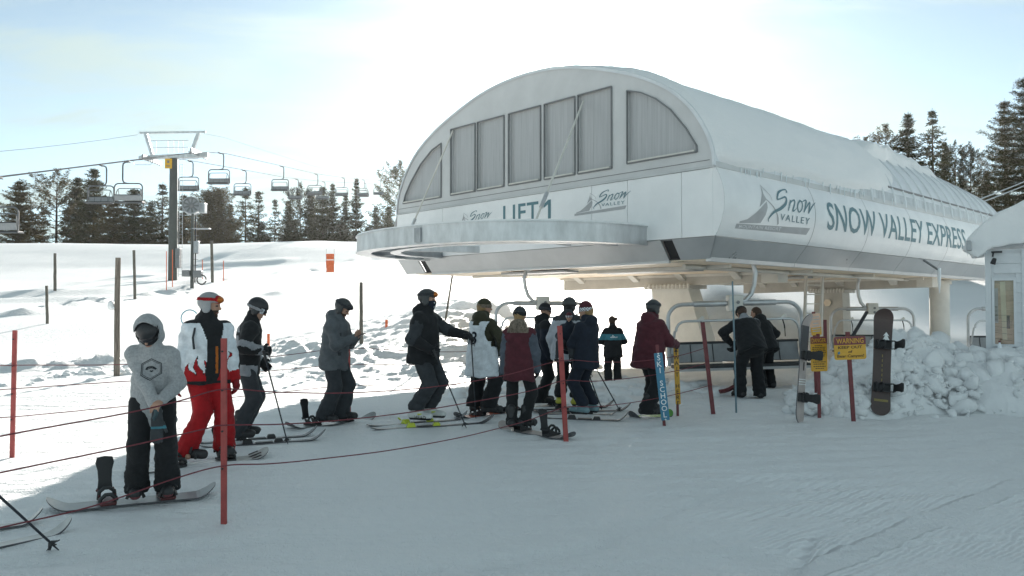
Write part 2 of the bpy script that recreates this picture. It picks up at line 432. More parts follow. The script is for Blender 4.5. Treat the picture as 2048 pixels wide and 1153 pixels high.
    z = z + near *   .012 * cv * (.4 + .6 * (fbm(x, y, 62, 2, .4) > -.1))
    cr = np.sin((y * .80 + x * .60) * 2 * np.pi / .16)
    z = z + .006 * cr * sstep(.9, 2.6, x) * (1 - sstep(6.6, 9, y)) * near
    return z
def gz(x, y): return float(ground_z(np.array([x]), np.array([y]))[0])
def nonuni(bands):
    out = [bands[0][0]]
    for a, b, st in bands:
        n = max(1, int(round((b - a) / st))); out += list(a + (b - a) * np.arange(1, n + 1) / n)
    return np.array(out)
GX = nonuni([(-420, -120, 20), (-120, -45, 3), (-45, -16, .6), (-16, -8, .16), (-8, 9, .07), (9, 16, .16), (16, 40, .7), (40, 120, 3), (120, 420, 20)])
GY = nonuni([(-60, 0, 4), (0, 4, .25), (4, 10, .034), (10, 18, .07), (18, 30, .14), (30, 56, .4), (56, 100, .9), (100, 180, 4), (180, 700, 26)])
GXX, GYY = np.meshgrid(GX, GY, indexing='ij')
GZ = ground_z(GXX, GYY)
nx_, ny_ = GXX.shape
gi = np.arange(nx_ * ny_).reshape(nx_, ny_)
gf = np.stack([gi[:-1, :-1], gi[1:, :-1], gi[1:, 1:], gi[:-1, 1:]], -1).reshape(-1, 4)
def snow_mat(name, bump=.5, groom=True, fine=1.0, sss=0.0):
    m = bpy.data.materials.new(name); m.use_nodes = True; nt = m.node_tree; N = nt.nodes; L = nt.links
    b = N['Principled BSDF']; b.inputs['Roughness'].default_value = .55; b.inputs['Specular IOR Level'].default_value = .5
    tc = N.new('ShaderNodeTexCoord')
    nz = N.new('ShaderNodeTexNoise'); nz.inputs['Scale'].default_value = .35; nz.inputs['Detail'].default_value = 6; L.new(tc.outputs['Object'], nz.inputs['Vector'])
    cr = N.new('ShaderNodeMix'); cr.data_type = 'RGBA'; cr.inputs['A'].default_value = (.84, .855, .865, 1); cr.inputs['B'].default_value = (.92, .92, .92, 1)
    L.new(nz.outputs['Fac'], cr.inputs['Factor']); L.new(cr.outputs['Result'], b.inputs['Base Color'])
    n1 = N.new('ShaderNodeTexNoise'); n1.inputs['Scale'].default_value = 9 * fine; n1.inputs['Detail'].default_value = 6; n1.inputs['Roughness'].default_value = .6; L.new(tc.outputs['Object'], n1.inputs['Vector'])
    n2 = N.new('ShaderNodeTexNoise'); n2.inputs['Scale'].default_value = 70 * fine; n2.inputs['Detail'].default_value = 3; L.new(tc.outputs['Object'], n2.inputs['Vector'])
    ad = N.new('ShaderNodeMath'); ad.operation = 'MULTIPLY_ADD'; L.new(n2.outputs['Fac'], ad.inputs[0]); ad.inputs[1].default_value = .35; L.new(n1.outputs['Fac'], ad.inputs[2])
    h = ad.outputs[0]
    if groom:
        mp = N.new('ShaderNodeMapping'); mp.inputs['Rotation'].default_value = (0, 0, rad(14)); mp.inputs['Scale'].default_value = (.16, 6.5, 1); L.new(tc.outputs['Object'], mp.inputs[0])
        st = N.new('ShaderNodeTexNoise'); st.inputs['Scale'].default_value = 1.0; st.inputs['Detail'].default_value = 5; st.inputs['Roughness'].default_value = .65; L.new(mp.outputs[0], st.inputs['Vector'])
        a2 = N.new('ShaderNodeMath'); a2.operation = 'MULTIPLY_ADD'; L.new(st.outputs['Fac'], a2.inputs[0]); a2.inputs[1].default_value = 1.2; L.new(h, a2.inputs[2]); h = a2.outputs[0]
    if groom:
        # fine groomer corduroy, lower right of the run
        def mth(op, a, b_=None):
            n = N.new('ShaderNodeMath'); n.operation = op
            for i, q in enumerate((a, b_)):
                if q is None: continue
                if isinstance(q, (int, float)): n.inputs[i].default_value = q
                else: L.new(q, n.inputs[i])
            return n.outputs[0]
        def ramp(v, a, b_):
            n = N.new('ShaderNodeMapRange'); n.interpolation_type = 'SMOOTHSTEP'; n.inputs['From Min'].default_value = a; n.inputs['From Max'].default_value = b_; L.new(v, n.inputs['Value']); return n.outputs[0]
        sp = N.new('ShaderNodeSeparateXYZ'); L.new(tc.outputs['Object'], sp.inputs[0])
        u_ = mth('ADD', mth('MULTIPLY', sp.outputs[0], -.636), mth('MULTIPLY', sp.outputs[1], .771))
        wv = mth('SINE', mth('MULTIPLY', u_, 2 * math.pi / .085))
        pn = N.new('ShaderNodeTexNoise'); pn.inputs['Scale'].default_value = .9; pn.inputs['Detail'].default_value = 3; pn.inputs['Distortion'].default_value = .8; L.new(tc.outputs['Object'], pn.inputs['Vector'])
        mk = mth('MULTIPLY', mth('MULTIPLY', ramp(sp.outputs[0], .8, 1.9), ramp(mth('MULTIPLY', sp.outputs[1], -1), -8.2, -6.8)), ramp(pn.outputs['Fac'], .34, .60))
        trk = mth('ABSOLUTE', mth('SUBTRACT', u_, 2.55)); mk = mth('MULTIPLY', mk, ramp(trk, .10, .14))
        h = mth('ADD', mth('MULTIPLY', h, mth('SUBTRACT', 1, mth('MULTIPLY', mk, .65))), mth('MULTIPLY', mth('MULTIPLY', wv, mk), .26))
    bp = N.new('ShaderNodeBump'); bp.inputs['Strength'].default_value = bump; bp.inputs['Distance'].default_value = .05
    L.new(h, bp.inputs['Height']); L.new(bp.outputs[0], b.inputs['Normal'])
    if sss:
        b.inputs['Subsurface Weight'].default_value = sss; b.inputs['Subsurface Radius'].default_value = (.6, .75, .9); b.inputs['Subsurface Scale'].default_value = .12
    return m
M_SNOW = snow_mat('snow', 1.0)
M_SNOWP = snow_mat('snow_loose', .5, False, 1.6)
ground = link_mesh('ground', np.stack([GXX, GYY, GZ], -1).reshape(-1, 3), gf, M_SNOW, smooth=True)
tag(ground, kind='structure')
def on_ground(px, py, D0=10.0):
    """where the pixel's ray meets the snow sheet"""
    d = ray(px, py); ts = np.geomspace(2, 400, 6000)
    X = CAM.x + d.x * ts; Y = CAM.y + d.y * ts; Z = CAM.z + d.z * ts
    hit = np.nonzero(Z < ground_z(X, Y))[0]
    i = hit[0] if len(hit) else -1
    return Vector((X[i], Y[i], gz(X[i], Y[i])))
# ------------------------------------------------------------ the lift station
C0 = Vector((3.683, 14.0, 0)); E1 = Vector((-.680, .733, 0)).normalized(); E2 = Vector((.733, .680, 0)).normalized()
def W(u, s, z): return C0 + E1 * u + E2 * s + Vector((0, 0, z))
def front_uz(px, py, s=0.0):
    d = ray(px, py); t = (s - (CAM - C0).dot(E2)) / d.dot(E2); p = CAM + d * t; return ((p - C0).dot(E1), p.z)
def side_sz(px, py, u=0.0):
    d = ray(px, py); t = (u - (CAM - C0).dot(E1)) / d.dot(E1); p = CAM + d * t; return ((p - C0).dot(E2), p.z)
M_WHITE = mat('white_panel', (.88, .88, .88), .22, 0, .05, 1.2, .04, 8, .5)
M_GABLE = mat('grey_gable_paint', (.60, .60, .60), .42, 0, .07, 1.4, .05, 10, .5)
M_PANE = mat('ribbed_translucent_pane', (.44, .44, .445), .3, 0, .12, 3, .25, 6, .6, stretch=(9, 9, .25))
M_DARKG = mat('dark_gasket', (.20, .205, .21), .5)
M_SKIRT = mat('grey_skirt_metal', (.50, .51, .52), .30, .55, .10, 1.0, .05, 5, .5)
M_SKIRTL = mat('pale_trim_lit_skirt_metal', (.55, .55, .55), .34, .35, .10, 1.0, .05, 5, .5)
M_SOFF = mat('plywood_soffit', (.82, .70, .55), .55, 0, .14, 1.5, .05, 8, .4, stretch=(.3, 3, 1))
M_STEEL = mat('beige_painted_steel', (.50, .475, .43), .5, 0, .10, 2.5, .06, 14)
M_STEEL2 = mat('pale_painted_steel', (.66, .645, .60), .5, 0, .08, 2.5, .06, 14)
M_GALV = mat('galvanised_steel', (.56, .57, .58), .36, .55, .22, 4, .12, 20, .5, stretch=(1, 1, .35))
M_GALVD = mat('dull_galvanised_steel', (.36, .375, .39), .45, .5, .15, 5, .1, 25)
M_ROOF = mat('ribbed_roof_sheet', (.70, .72, .74), .35, .2, .10, 1.5, .1, 6)
M_ICE = mat('ice', (.78, .83, .86), .12, 0, .05, 8, .3, 30, .6)
M_TEAL = mat('teal_letter', (.11, .215, .25), .4, 0, .08, 3)
M_LOGOG = mat('grey_logo', (.43, .43, .44), .45, 0, .1, 4)
M_LOGOP = mat('pale_logo_letter', (.78, .78, .78), .45)
M_BLACK = mat('black_rubber', (.02, .02, .022), .6)

st = thing('lift_station', 'large white and grey arched chairlift terminal raised on steel columns', 'lift station', tuple(W(5, 8, 0)))
ARC = [(0, 4.2), (.03, 4.5), (.19, 4.9), (.5, 5.36), (.97, 5.79), (1.6, 6.15), (2.15, 6.38), (2.8, 6.60), (3.57, 6.81), (4.3, 6.92), (5.05, 6.96)]
ARC = ARC + [(10.1 - u, z) for u, z in ARC[::-1][1:]]
def smooth_line(pts, k=3):
    out = []; n = len(pts); p = [Vector(q) for q in pts]
    for i in range(n - 1):
        a = p[max(i - 1, 0)]; b = p[i]; c = p[i + 1]; d = p[min(i + 2, n - 1)]
        for j in range(k):
            t = j / k; out.append(tuple(.5 * ((2 * b) + (c - a) * t + (2 * a - 5 * b + 4 * c - d) * t * t + (3 * b - a - 3 * c + d) * t ** 3)))
    out.append(tuple(p[-1])); return out
ARCS = smooth_line(ARC, 3)
wins = [[(9.8, 4.45), (8.1, 4.45), (8.1, 5.86), (8.5, 5.74), (9.0, 5.43), (9.45, 5.0), (9.7, 4.68)]]
for a, b in ((7.7, 6.74), (6.65, 5.68), (5.52, 4.46), (4.34, 3.42), (3.33, 2.4)):
    wins.append([(a, 4.46), (b, 4.46), (b, 6.15), (a, 6.15)])
wins.append([(2.0, 4.5), (.36, 4.5), (.37, 4.62), (.6, 4.98), (.95, 5.40), (1.3, 5.68), (1.65, 5.87), (2.0, 5.98)])
def plate_with_holes(name, outer, holes, s0, th, m, parent):
    bm = bmesh.new(); edges = []
    for loop in [outer] + holes:
        vs = [bm.verts.new(W(u, s0, z)) for u, z in loop]
        edges += [bm.edges.new((vs[i], vs[(i + 1) % len(vs)])) for i in range(len(vs))]
    bmesh.ops.triangle_fill(bm, use_beauty=True, use_dissolve=False, edges=edges)
    g = bmesh.ops.extrude_face_region(bm, geom=bm.faces[:])
    bmesh.ops.translate(bm, verts=[v for v in g['geom'] if isinstance(v, bmesh.types.BMVert)], vec=E2 * th)
    bmesh.ops.recalc_face_normals(bm, faces=bm.faces)
    bm.verts.index_update()
    o = link_mesh(name, [v.co.copy() for v in bm.verts], [[v.index for v in f.verts] for f in bm.faces], m, parent, True); bm.free(); return o
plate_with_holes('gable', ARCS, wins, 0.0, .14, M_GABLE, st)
for wv in wins:
    b = MB(); cu = sum(p[0] for p in wv) / len(wv); cz = sum(p[1] for p in wv) / len(wv)
    b.prism([W(u + (u - cu) * .01, .06, z + (z - cz) * .01) for u, z in wv], E2 * .02)
    pane = b.build('window', M_PANE, st, True)
    f = MB(); n = len(wv)
    for i in range(n):
        p, q = wv[i], wv[(i + 1) % n]
        f.bar(W(p[0], -.012, p[1]), W(q[0], -.012, q[1]), .024, .04, up=E2)
    f.build('frame', M_DARKG, pane, True)
    s_ = MB(); p, q = wv[0], wv[1]
    s_.bar(W(p[0] - .04, -.03, p[1] + .03), W(q[0] + .04, -.03, q[1] + .03), .03, .035, up=E2); s_.build('sill', M_STEEL2, pane, True)
# thin horizontal joints below the windows
j = MB()
j.bar(W(.1, -.004, 4.32), W(10.02, -.004, 4.32), .012, .008, up=E2); j.build('joint', M_DARKG, st, True)
b = MB(); b.prism([W(-.015, -.03, 4.17), W(10.11, -.03, 4.17), W(10.11, -.03, 4.215), W(-.015, -.03, 4.215)], E2 * .03); b.build('gable_trim', M_SKIRTL, st, True)
# white front fascia
ed = [.03, .71, 2.0, 2.95, 8.05, 9.2, 10.1]
for a, b_ in zip(ed[:-1], ed[1:]):
    q = MB(); q.prism([W(a + .006, -.008, 2.925), W(b_ - .006, -.008, 2.925), W(b_ - .006, -.008, 4.165), W(a + .006, -.008, 4.165)], E2 * .05)
    q.build('front_panel', M_WHITE, st, True, bevel=.004)
q = MB(); q.prism([W(.03, .06, 2.9), W(10.07, .06, 2.9), W(10.07, .06, 4.2), W(.03, .06, 4.2)], E2 * .03); q.build('backing_sheet', M_DARKG, st, True)
# barrel side fascia
LEN = 16.6
def barrel(t): return -.20 * math.sin(math.pi * t) ** .8      # t 0 bottom .. 1 top
def bulge_u(z): return barrel(min(1, max(0, (z - 2.92) / 1.28)))
sed = [0, 3.52, 6.2, 8.9, 11.6, 14.2, LEN]
for a, b_ in zip(sed[:-1], sed[1:]):
    q = MB(); rows = []
    for i in range(29):
        z = 2.925 + 1.25 * i / 28; u = bulge_u(z); rows.append([W(u, a + .008 + (b_ - a - .016) * k / 4, z) for k in range(5)])
    q.grid(rows); q.build('side_panel', M_WHITE, st, True, smooth=True)
q = MB(); q.grid([[W(bulge_u(2.925 + 1.25 * i / 14) + .02, s, 2.925 + 1.25 * i / 14) for s in (0.004, LEN - .004)] for i in range(15)]); q.build('seam_backing', M_DARKG, st, True, smooth=True)
q = MB(); q.prism([W(u, .002, z) for u, z in [(bulge_u(2.925 + 1.25 * i / 14), 2.925 + 1.25 * i / 14) for i in range(15)] + [(.1, 4.175), (.1, 2.925)]], E2 * .003); q.build('end_closure', M_WHITE, st, True)
q = MB(); q.grid([[W(10.1 - bulge_u(2.92 + 1.28 * i / 10), s, 2.92 + 1.28 * i / 10) for s in (0, 8, LEN)] for i in range(11)]); q.build('side_panel', M_WHITE, st, True, smooth=True)
q = MB(); q.prism([W(0, LEN, 2.5), W(10.1, LEN, 2.5), W(10.1, LEN, 4.3), W(0, LEN, 4.3)], E2 * .1); q.build('rear_panel', M_WHITE, st, True)
# skirts lean inward below the fascia
IN = .30; ZB = 2.53; ZT = 2.915
sk = [0.0, 3.52, 6.2, 8.9, 11.6, 14.2, LEN]
for a, b_ in zip(sk[:-1], sk[1:]):
    q = MB(); a0 = a + (IN if a == 0 else .006); b0 = b_ - .006
    lo = [W(IN, a0, ZB), W(IN, b0, ZB), W(IN + .05, b0, ZB), W(IN + .05, a0, ZB)]
    a1 = a + (.02 if a == 0 else .006)
    hi = [W(0, a1, ZT), W(0, b0, ZT), W(.05, b0, ZT), W(.05, a1, ZT)]
    q.hull8(lo, hi); q.build('side_skirt', M_SKIRT, st, True, bevel=.006)
    q = MB(); q.hull8([W(IN - .012, a0, ZB - .05), W(IN - .012, b0, ZB - .05), W(IN + .09, b0, ZB - .05), W(IN + .09, a0, ZB - .05)], [W(IN - .03, a0, ZB + .03), W(IN - .03, b0, ZB + .03), W(IN + .09, b0, ZB + .03), W(IN + .09, a0, ZB + .03)]); q.build('skirt_rim', M_SKIRTL, st, True, bevel=.004)
fe = [.3, 1.2, 8.95, 10.08]
for a, b_, m in ((.0, .95, M_SKIRT), (1.22, 8.9, M_SKIRTL), (9.2, 10.08, M_SKIRTL)):  # long front runs: same metal, its brighter lighting put into a paler colour
    ao = a + (IN if a == 0 else 0)
    q = MB(); q.hull8([W(ao, IN, ZB), W(b_, IN, ZB), W(b_, IN + .05, ZB), W(ao, IN + .05, ZB)], [W(a, .012, ZT), W(b_, .012, ZT), W(b_, .06, ZT), W(a, .06, ZT)]); q.build('front_skirt', m, st, True, bevel=.006)
for a, b_ in ((.955, 1.215), (8.905, 9.195)):
    q = MB(); q.hull8([W(a, IN + .08, ZB - .02), W(b_, IN + .08, ZB - .02), W(b_, IN + .3, ZB - .02), W(a, IN + .3, ZB - .02)], [W(a, .10, ZT), W(b_, .10, ZT), W(b_, .3, ZT), W(a, .3, ZT)]); q.build('slot', M_BLACK, st, True)
q = MB(); q.prism([W(1.22, IN - .01, ZB - .045), W(8.9, IN - .01, ZB - .045), W(8.9, IN - .01, ZB + .004), W(1.22, IN - .01, ZB + .004)], E2 * .08); q.build('skirt_rim', M_SKIRTL, st, True, bevel=.004)
# soffit boards
for k in range(8):
    a = IN + .06 + k * 1.98; q = MB(); q.box((0, 0, 0), (.1, .1, .1)); q = MB()
    q.prism([W(.42, a, ZB - .02), W(9.7, a, ZB - .02), W(9.7, a + 1.955, ZB - .02), W(.42, a + 1.955, ZB - .02)], (0, 0, .03)); q.build('soffit', M_SOFF, st, True)
q = MB(); q.prism([W(.35, IN, ZB + .02), W(9.75, IN, ZB + .02), W(9.75, LEN - .1, ZB + .02), W(.35, LEN - .1, ZB + .02)], (0, 0, .02)); q.build('soffit_backing', M_BLACK, st, True)
# trusses and walkway plates hung below the soffit
for a, b_ in (((4.6, .9), (6.8, 1.4)), ((2.2, 2.3), (4.8, 3.0)), ((2.6, 8.6), (4.4, 9.4))):
    q = MB(); q.prism([W(a[0], a[1], ZB - .09), W(b_[0], a[1], ZB - .09), W(b_[0], b_[1], ZB - .09), W(a[0], b_[1], ZB - .09)], (0, 0, .05)); q.build('walkway_plate', M_GALVD, st, True, bevel=.005)
for k in range(4):
    u0 = 1.0 + k * .02; q = MB(); q.bar(W(.9, 2.0 + 3.6 * k, ZB - .06), W(9.2, 2.0 + 3.6 * k, ZB - .06), .08, .07); q.build('soffit_rib', M_STEEL2, st, True)
q = MB()
q.tube([W(1.5 - .5 * 0, 1.2, ZB - .07), W(1.5, 15.8, ZB - .07)], .05, 8); q.build('guide_tube', M_STEEL2, st, True)
# T frames
def tframe(s, u0, u1, z0, z1, cu, cw, lean, cm, base_z):
    q = MB(); q.hull8([W(u0, s - .2, z0), W(u1, s - .2, z0 - .12), W(u1, s + .2, z0 - .12), W(u0, s + .2, z0)], [W(u0, s - .2, z1), W(u1, s - .2, z1), W(u1, s + .2, z1), W(u0, s + .2, z1)])
    bm_ = q.build('crossbeam', M_STEEL, st, True, bevel=.012)
    for uu in (u0 + .9, cu - .5, cu + 1.1, u1 - .9):
        g = MB(); g.prism([W(uu, s - .2, z1 - .05), W(uu + .02, s - .5, z1 - .0), W(uu, s - .2, z0 + .08)], E1 * .22); g.build('gusset', M_STEEL2, bm_, True)
    e = MB(); e.box(W(u0 + .1, s, (z0 + z1) / 2 + .1), (.46, .5, .5), Matrix((E1, E2, Vector((0, 0, 1)))).transposed()); e.build('end_plate', M_STEEL2, bm_, True, bevel=.01)
    for k in range(3):
        e = MB(); e.lathe([(.022, 0), (.022, .03)], W(u0 + .0 + .1 * k, s - .25, z0 + .38), 6, Matrix((E1, Vector((0, 0, 1)), -E2)).transposed()); e.build('bolt', M_GALVD, bm_, True)
    top = z0 - .08
    fl = MB(); fl.prism([W(cu - cw / 2 - .14, s - .42, top - .05), W(cu + cw / 2 + .14, s - .42, top - .05), W(cu + cw / 2 + .14, s + .42, top - .05), W(cu - cw / 2 - .14, s + .42, top - .05)], (0, 0, .04))
    fl.prism([W(cu - cw / 2 - .14, s - .42, top), W(cu + cw / 2 + .14, s - .42, top), W(cu + cw / 2 + .14, s + .42, top), W(cu - cw / 2 - .14, s + .42, top)], (0, 0, .04))
    fo = fl.build('flange', M_STEEL, st, True)
    bl = MB()
    for k in range(12):
        for e_ in (-.40, .40): bl.lathe([(.028, -.05), (.028, .09)], W(cu - cw / 2 - .08 + (cw + .16) * k / 11, s + e_, top - .01), 6)
    bl.build('bolts', M_STEEL2, fo, True)
    c = MB(); h = cw / 2
    c.hull8([W(cu - h + lean - .08, s - .32, base_z), W(cu + h + lean + .08, s - .32, base_z), W(cu + h + lean + .08, s + .32, base_z), W(cu - h + lean - .08, s + .32, base_z)],
            [W(cu - h, s - .28, top - .05), W(cu + h, s - .28, top - .05), W(cu + h, s + .28, top - .05), W(cu - h, s + .28, top - .05)])
    return c.build('column', cm, st, True, bevel=.015)
tframe(5.85, 1.9, 9.1, 2.25, 2.52, 5.0, 1.25, -.75, M_STEEL2, -.3)
tframe(13.4, .9, 7.2, 2.22, 2.52, 4.0, .95, 0, M_STEEL, -.3)
c = MB(); pc = P(1879, 600, 25.5); c.lathe([(.30, -.4), (.30, 2.5)], (pc.x, pc.y, 0), 24); c.lathe([(.36, 2.35), (.36, 2.45)], (pc.x, pc.y, 0), 24)
c.build('column', M_STEEL2, st, True, smooth=True)
# hexagonal plate on the rear column
hp = W(4.0, 13.4 - .33, 1.75); q = MB(); q.prism([hp + E1 * .13 * math.cos(k * math.pi / 3) + Vector((0, 0, .13 * math.sin(k * math.pi / 3))) for k in range(6)], -E2 * .015); q.build('hexagon_plate', M_SOFF, st, True)
# roof shell: ribbed sheet, rounded down toward its far end
def roof_pt(i_arc, s, off=0.0):
    u, z = ARCS[i_arc]; n = len(ARCS)
    a = ARCS[max(i_arc - 1, 0)]; b = ARCS[min(i_arc + 1, n - 1)]
    nx, nz = -(b[1] - a[1]), (b[0] - a[0]); l = math.hypot(nx, nz); nx /= l; nz /= l
    t = max(0, (s - 9.5) / 8.0); k = 1 - .20 * t ** 2.0
    return W(u + nx * off, s, 4.2 + (z + nz * off - 4.2) * k)
NA = len(ARCS)
svals = [-.03, .0, .2] + [.6 + .5 * k for k in range(11)]
rb = []; s = 6.2
while s < 17.1: rb += [(s, .02), (s + .58, .02), (s + .60, .05), (s + .65, .05), (s + .67, .02)]; s += .70
rows = [[roof_pt(i, s, .03) for i in range(NA)] for s in svals] + [[roof_pt(i, s, o) for i in range(NA)] for s, o in rb]
q = MB(); q.grid(rows); q.grid([[roof_pt(i, -.03, .03) for i in range(NA)], [roof_pt(i, -.03, -.03) for i in range(NA)]])
roof = q.build('roof', M_ROOF, st, True, smooth=True)
q = MB(); q.prism([roof_pt(i, 17.0, -.01) for i in range(NA)], E2 * .06); q.build('rear_gable', M_WHITE, st, True)
# eave strip and snow guard rail
q = MB(); q.bar(W(.02, .0, 4.23), W(.02, LEN, 4.23), .10, .11, up=(0, 0, 1)); q.build('eave_trim', M_SKIRTL, st, True, bevel=.01)
q = MB()
q.prism([W(-.02, 1.6, 4.28), W(.0, 1.6, 4.50), W(.05, 1.6, 4.50), W(.05, 1.6, 4.28)], E2 * 15.2); q.build('eave_flashing', M_GALV, st, True, bevel=.006)
q = MB(); q.tube([W(.05, 8.0, 4.66), W(.05, 16.6, 4.60)], .028, 6)
for k in range(8): q.bar(W(.05, 8.2 + 1.15 * k, 4.64), W(.16, 8.2 + 1.15 * k, 4.56), .05, .05)
q.build('snow_guard', M_DARKG, st, True)
# snow lying on the roof
def snow_patch(name, f_th, s0, s1, ns, i0, i1):
    S = np.linspace(s0, s1, ns); rows = []
    idx = np.linspace(i0, i1, (i1 - i0) * 2 + 1)
    for s in S:
        row = []
        for t in idx:
            i = int(min(math.floor(t), NA - 2)); fr = t - i; th = f_th(s, t)
            row.append(roof_pt(i, s, .03 + th) * (1 - fr) + roof_pt(i + 1, s, .03 + th) * fr)
        rows.append(row)
    q = MB(); q.grid(rows); return q.build(name, M_SNOWP, roof, True, smooth=True)
def clamp(x): x = min(1, max(0, x)); return x * x * (3 - 2 * x)
def th1(s, t):
    # t runs 0 (near eave) .. NA-1; the sheet thins out to a ragged edge
    n_ = float(fbm(np.array(s), np.array(t * .35), 71, 4, .8)); e = 8.6 + 1.0 * float(fbm(np.array(t * .3), np.array(1.0), 72, 3, .6)) - .10 * abs(t - 14)
    k = clamp((e + 1.2 - s) / 2.4); lo = .8 + .6 * float(fbm(np.array(s), np.array(2.0), 73, 4, 1.0)) + 1.4 * clamp((s - 4) / 4)
    kk = clamp((t - lo) / 2.2); front = clamp((s + .03) / .22)
    return (.115 + .035 * n_) * k * kk * front - .025
snow_patch('roof_snow', th1, -.03, 10.6, 130, 0, NA - 1)
def th2(s, t):
    n_ = float(fbm(np.array(s), np.array(t * .5), 75, 4, 1.3)); c_ = 13.0 + .6 * float(fbm(np.array(s), np.array(5.0), 76, 3, .5))
    k = clamp(1.15 - abs(t - c_) / 2.5); e = clamp((14.6 - s) / 1.2) * clamp((s - 7.8) / 1)
    return (.16 + .14 * n_) * k * e - .03
snow_patch('roof_snow', th2, 7.6, 15, 120, 9, 18)
# icicles along the eave
for k in range(34):
    s = .3 + 8.6 * rnd.random() ** .9; L_ = rnd.choice([.04, .06, .09, .13, .18]) if k % 9 else .42
    if 5.5 < s < 8.5 and k % 3 == 0: L_ *= 2.4
    q = MB(); p = W(-.03 - rnd.uniform(0, .03), s, 4.30 if s > 1.6 else 4.2); q.tube([p + Vector((0, 0, .05)), p - Vector((0, 0, L_ * .4)), p - Vector((rnd.uniform(-.01, .01), 0, L_))], [.014, .009, .002], 5)
    q.build('icicle', M_ICE, st, True, smooth=True)
# overflow pipe with a frozen drip
a = W(*[0, 0, 0]); s0, z0 = side_sz(1838, 515, .12); s1, z1 = side_sz(1878, 541, -.3)
q = MB(); q.tube([W(.12, s0, z0), W(-.3, s1, z1)], .03, 8); pp = q.build('drain_pipe', M_DARKG, st, True)
q = MB(); q.tube([W(-.3, s1, z1 + .06), W(-.3, s1, z1 - .25), W(-.3, s1 + .02, z1 - .62)], [.05, .045, .012], 7); q.build('icicle', M_ICE, pp, True, smooth=True)

# ---- guide ring that carries the chairs round in front
def ring_pt(t, z, inset=0.0):
    # superellipse loop in plan, t 0 (right anchor) .. 1 (left anchor)
    a = math.pi * t; ex = 2 / 2.35; ru, rs = 3.68 - inset, 3.42 - inset
    c_, s_ = math.cos(a), math.sin(a)
    return W(5.2 - ru * abs(c_) ** ex * (1 if c_ > 0 else -1), -rs * abs(s_) ** ex - .0, z)
NR = 56
def ringband(z0, z1, i0, i1, m, name, par):
    q = MB(); q.grid([[ring_pt(k / NR, z0, i0), ring_pt(k / NR, z1, i0), ring_pt(k / NR, z1, i1), ring_pt(k / NR, z0, i1), ring_pt(k / NR, z0, i0)] for k in range(NR + 1)])
    return q.build(name, m, par, True, smooth=True)
ring = ringband(2.86, 3.19, 0, .02, M_GALV, 'guide_ring', st)
ringband(2.835, 2.86, -.02, .30, M_GALV, 'bottom_flange', ring)
ringband(3.19, 3.21, -.025, .12, M_GALV, 'top_flange', ring)
ringband(3.205, 3.235, -.01, .10, M_SNOWP, 'frost', ring)
inner = ringband(2.88, 3.06, .80, .83, M_GALVD, 'inner_rail', ring)
ringband(2.865, 2.88, .72, .95, M_GALV, 'bottom_flange', ring)
for t in (.09, .27, .42, .56, .70, .84, .93):
    q = MB(); q.bar(ring_pt(t, 2.92, .02), ring_pt(t, 2.94, .82), .07, .10); q.build('spacer', M_GALVD, ring, True)
for t in (.45, .865):
    q = MB(); c_ = ring_pt(t, 3.02, -.012); d = (ring_pt(t + .01, 3.07) - ring_pt(t - .01, 3.07)).normalized()
    q.bar(c_ - d * .09, c_ + d * .09, .03, .28); q.build('joint_plate', M_GALVD, ring, True)
for t, uu in ((.30, 3.6), (.72, 6.6)):
    q = MB(); q.bar(W(uu, .05, 3.02), ring_pt(t, 3.02, .05), .10, .16); q.build('support_arm', M_GALV, st, True, bevel=.006)
def proj_x(p): q = p - CAM; return CXP + FPX * q.x / q.dot(_f)
for (px, py), t in (((907, 262), min([.55 + .01 * k for k in range(44)], key=lambda t: abs(proj_x(ring_pt(t, 3.22, .06)) - 806))), ((1168, 203), min([.03 + .01 * k for k in range(40)], key=lambda t: abs(proj_x(ring_pt(t, 3.22, .06)) - 1077)))):
    u, z = front_uz(px, py); q = MB(); q.tube([W(u, -.02, z), ring_pt(t, 3.22, .06)], .022, 8)
    r_ = q.build('stay_rod', M_STEEL2, st, True, smooth=True)
    A = W(u, -.02, z); B = ring_pt(t, 3.22, .06); D = (B - A).normalized(); q = MB(); q.tube([B - D * .75, B - D * .35], .04, 8); q.build('turnbuckle', M_GALV, r_, True, smooth=True)
# ladder under the station
q = MB(); l0, l1 = P(1607, 690, 20.5), P(1640, 690, 20.5)
for p in (l0, l1): q.bar((p.x, p.y, .2), (p.x + .12, p.y + .1, 2.5), .07, .05)
for k in range(9):
    z = .45 + .25 * k; o = Vector((.12, .1, 0)) * ((z - .2) / 2.3); q.tube([Vector((l0.x, l0.y, z)) + o, Vector((l1.x, l1.y, z)) + o], .014, 6)
q.build('ladder', M_STEEL2, st, True)
for px in (1597, 1628):
    q = MB(); p = P(px, 640, 20.2); q.tube([(p.x, p.y, .2), (p.x + .25, p.y, 2.5)], .016, 6); q.build('cable_conduit', M_STEEL, st, True)

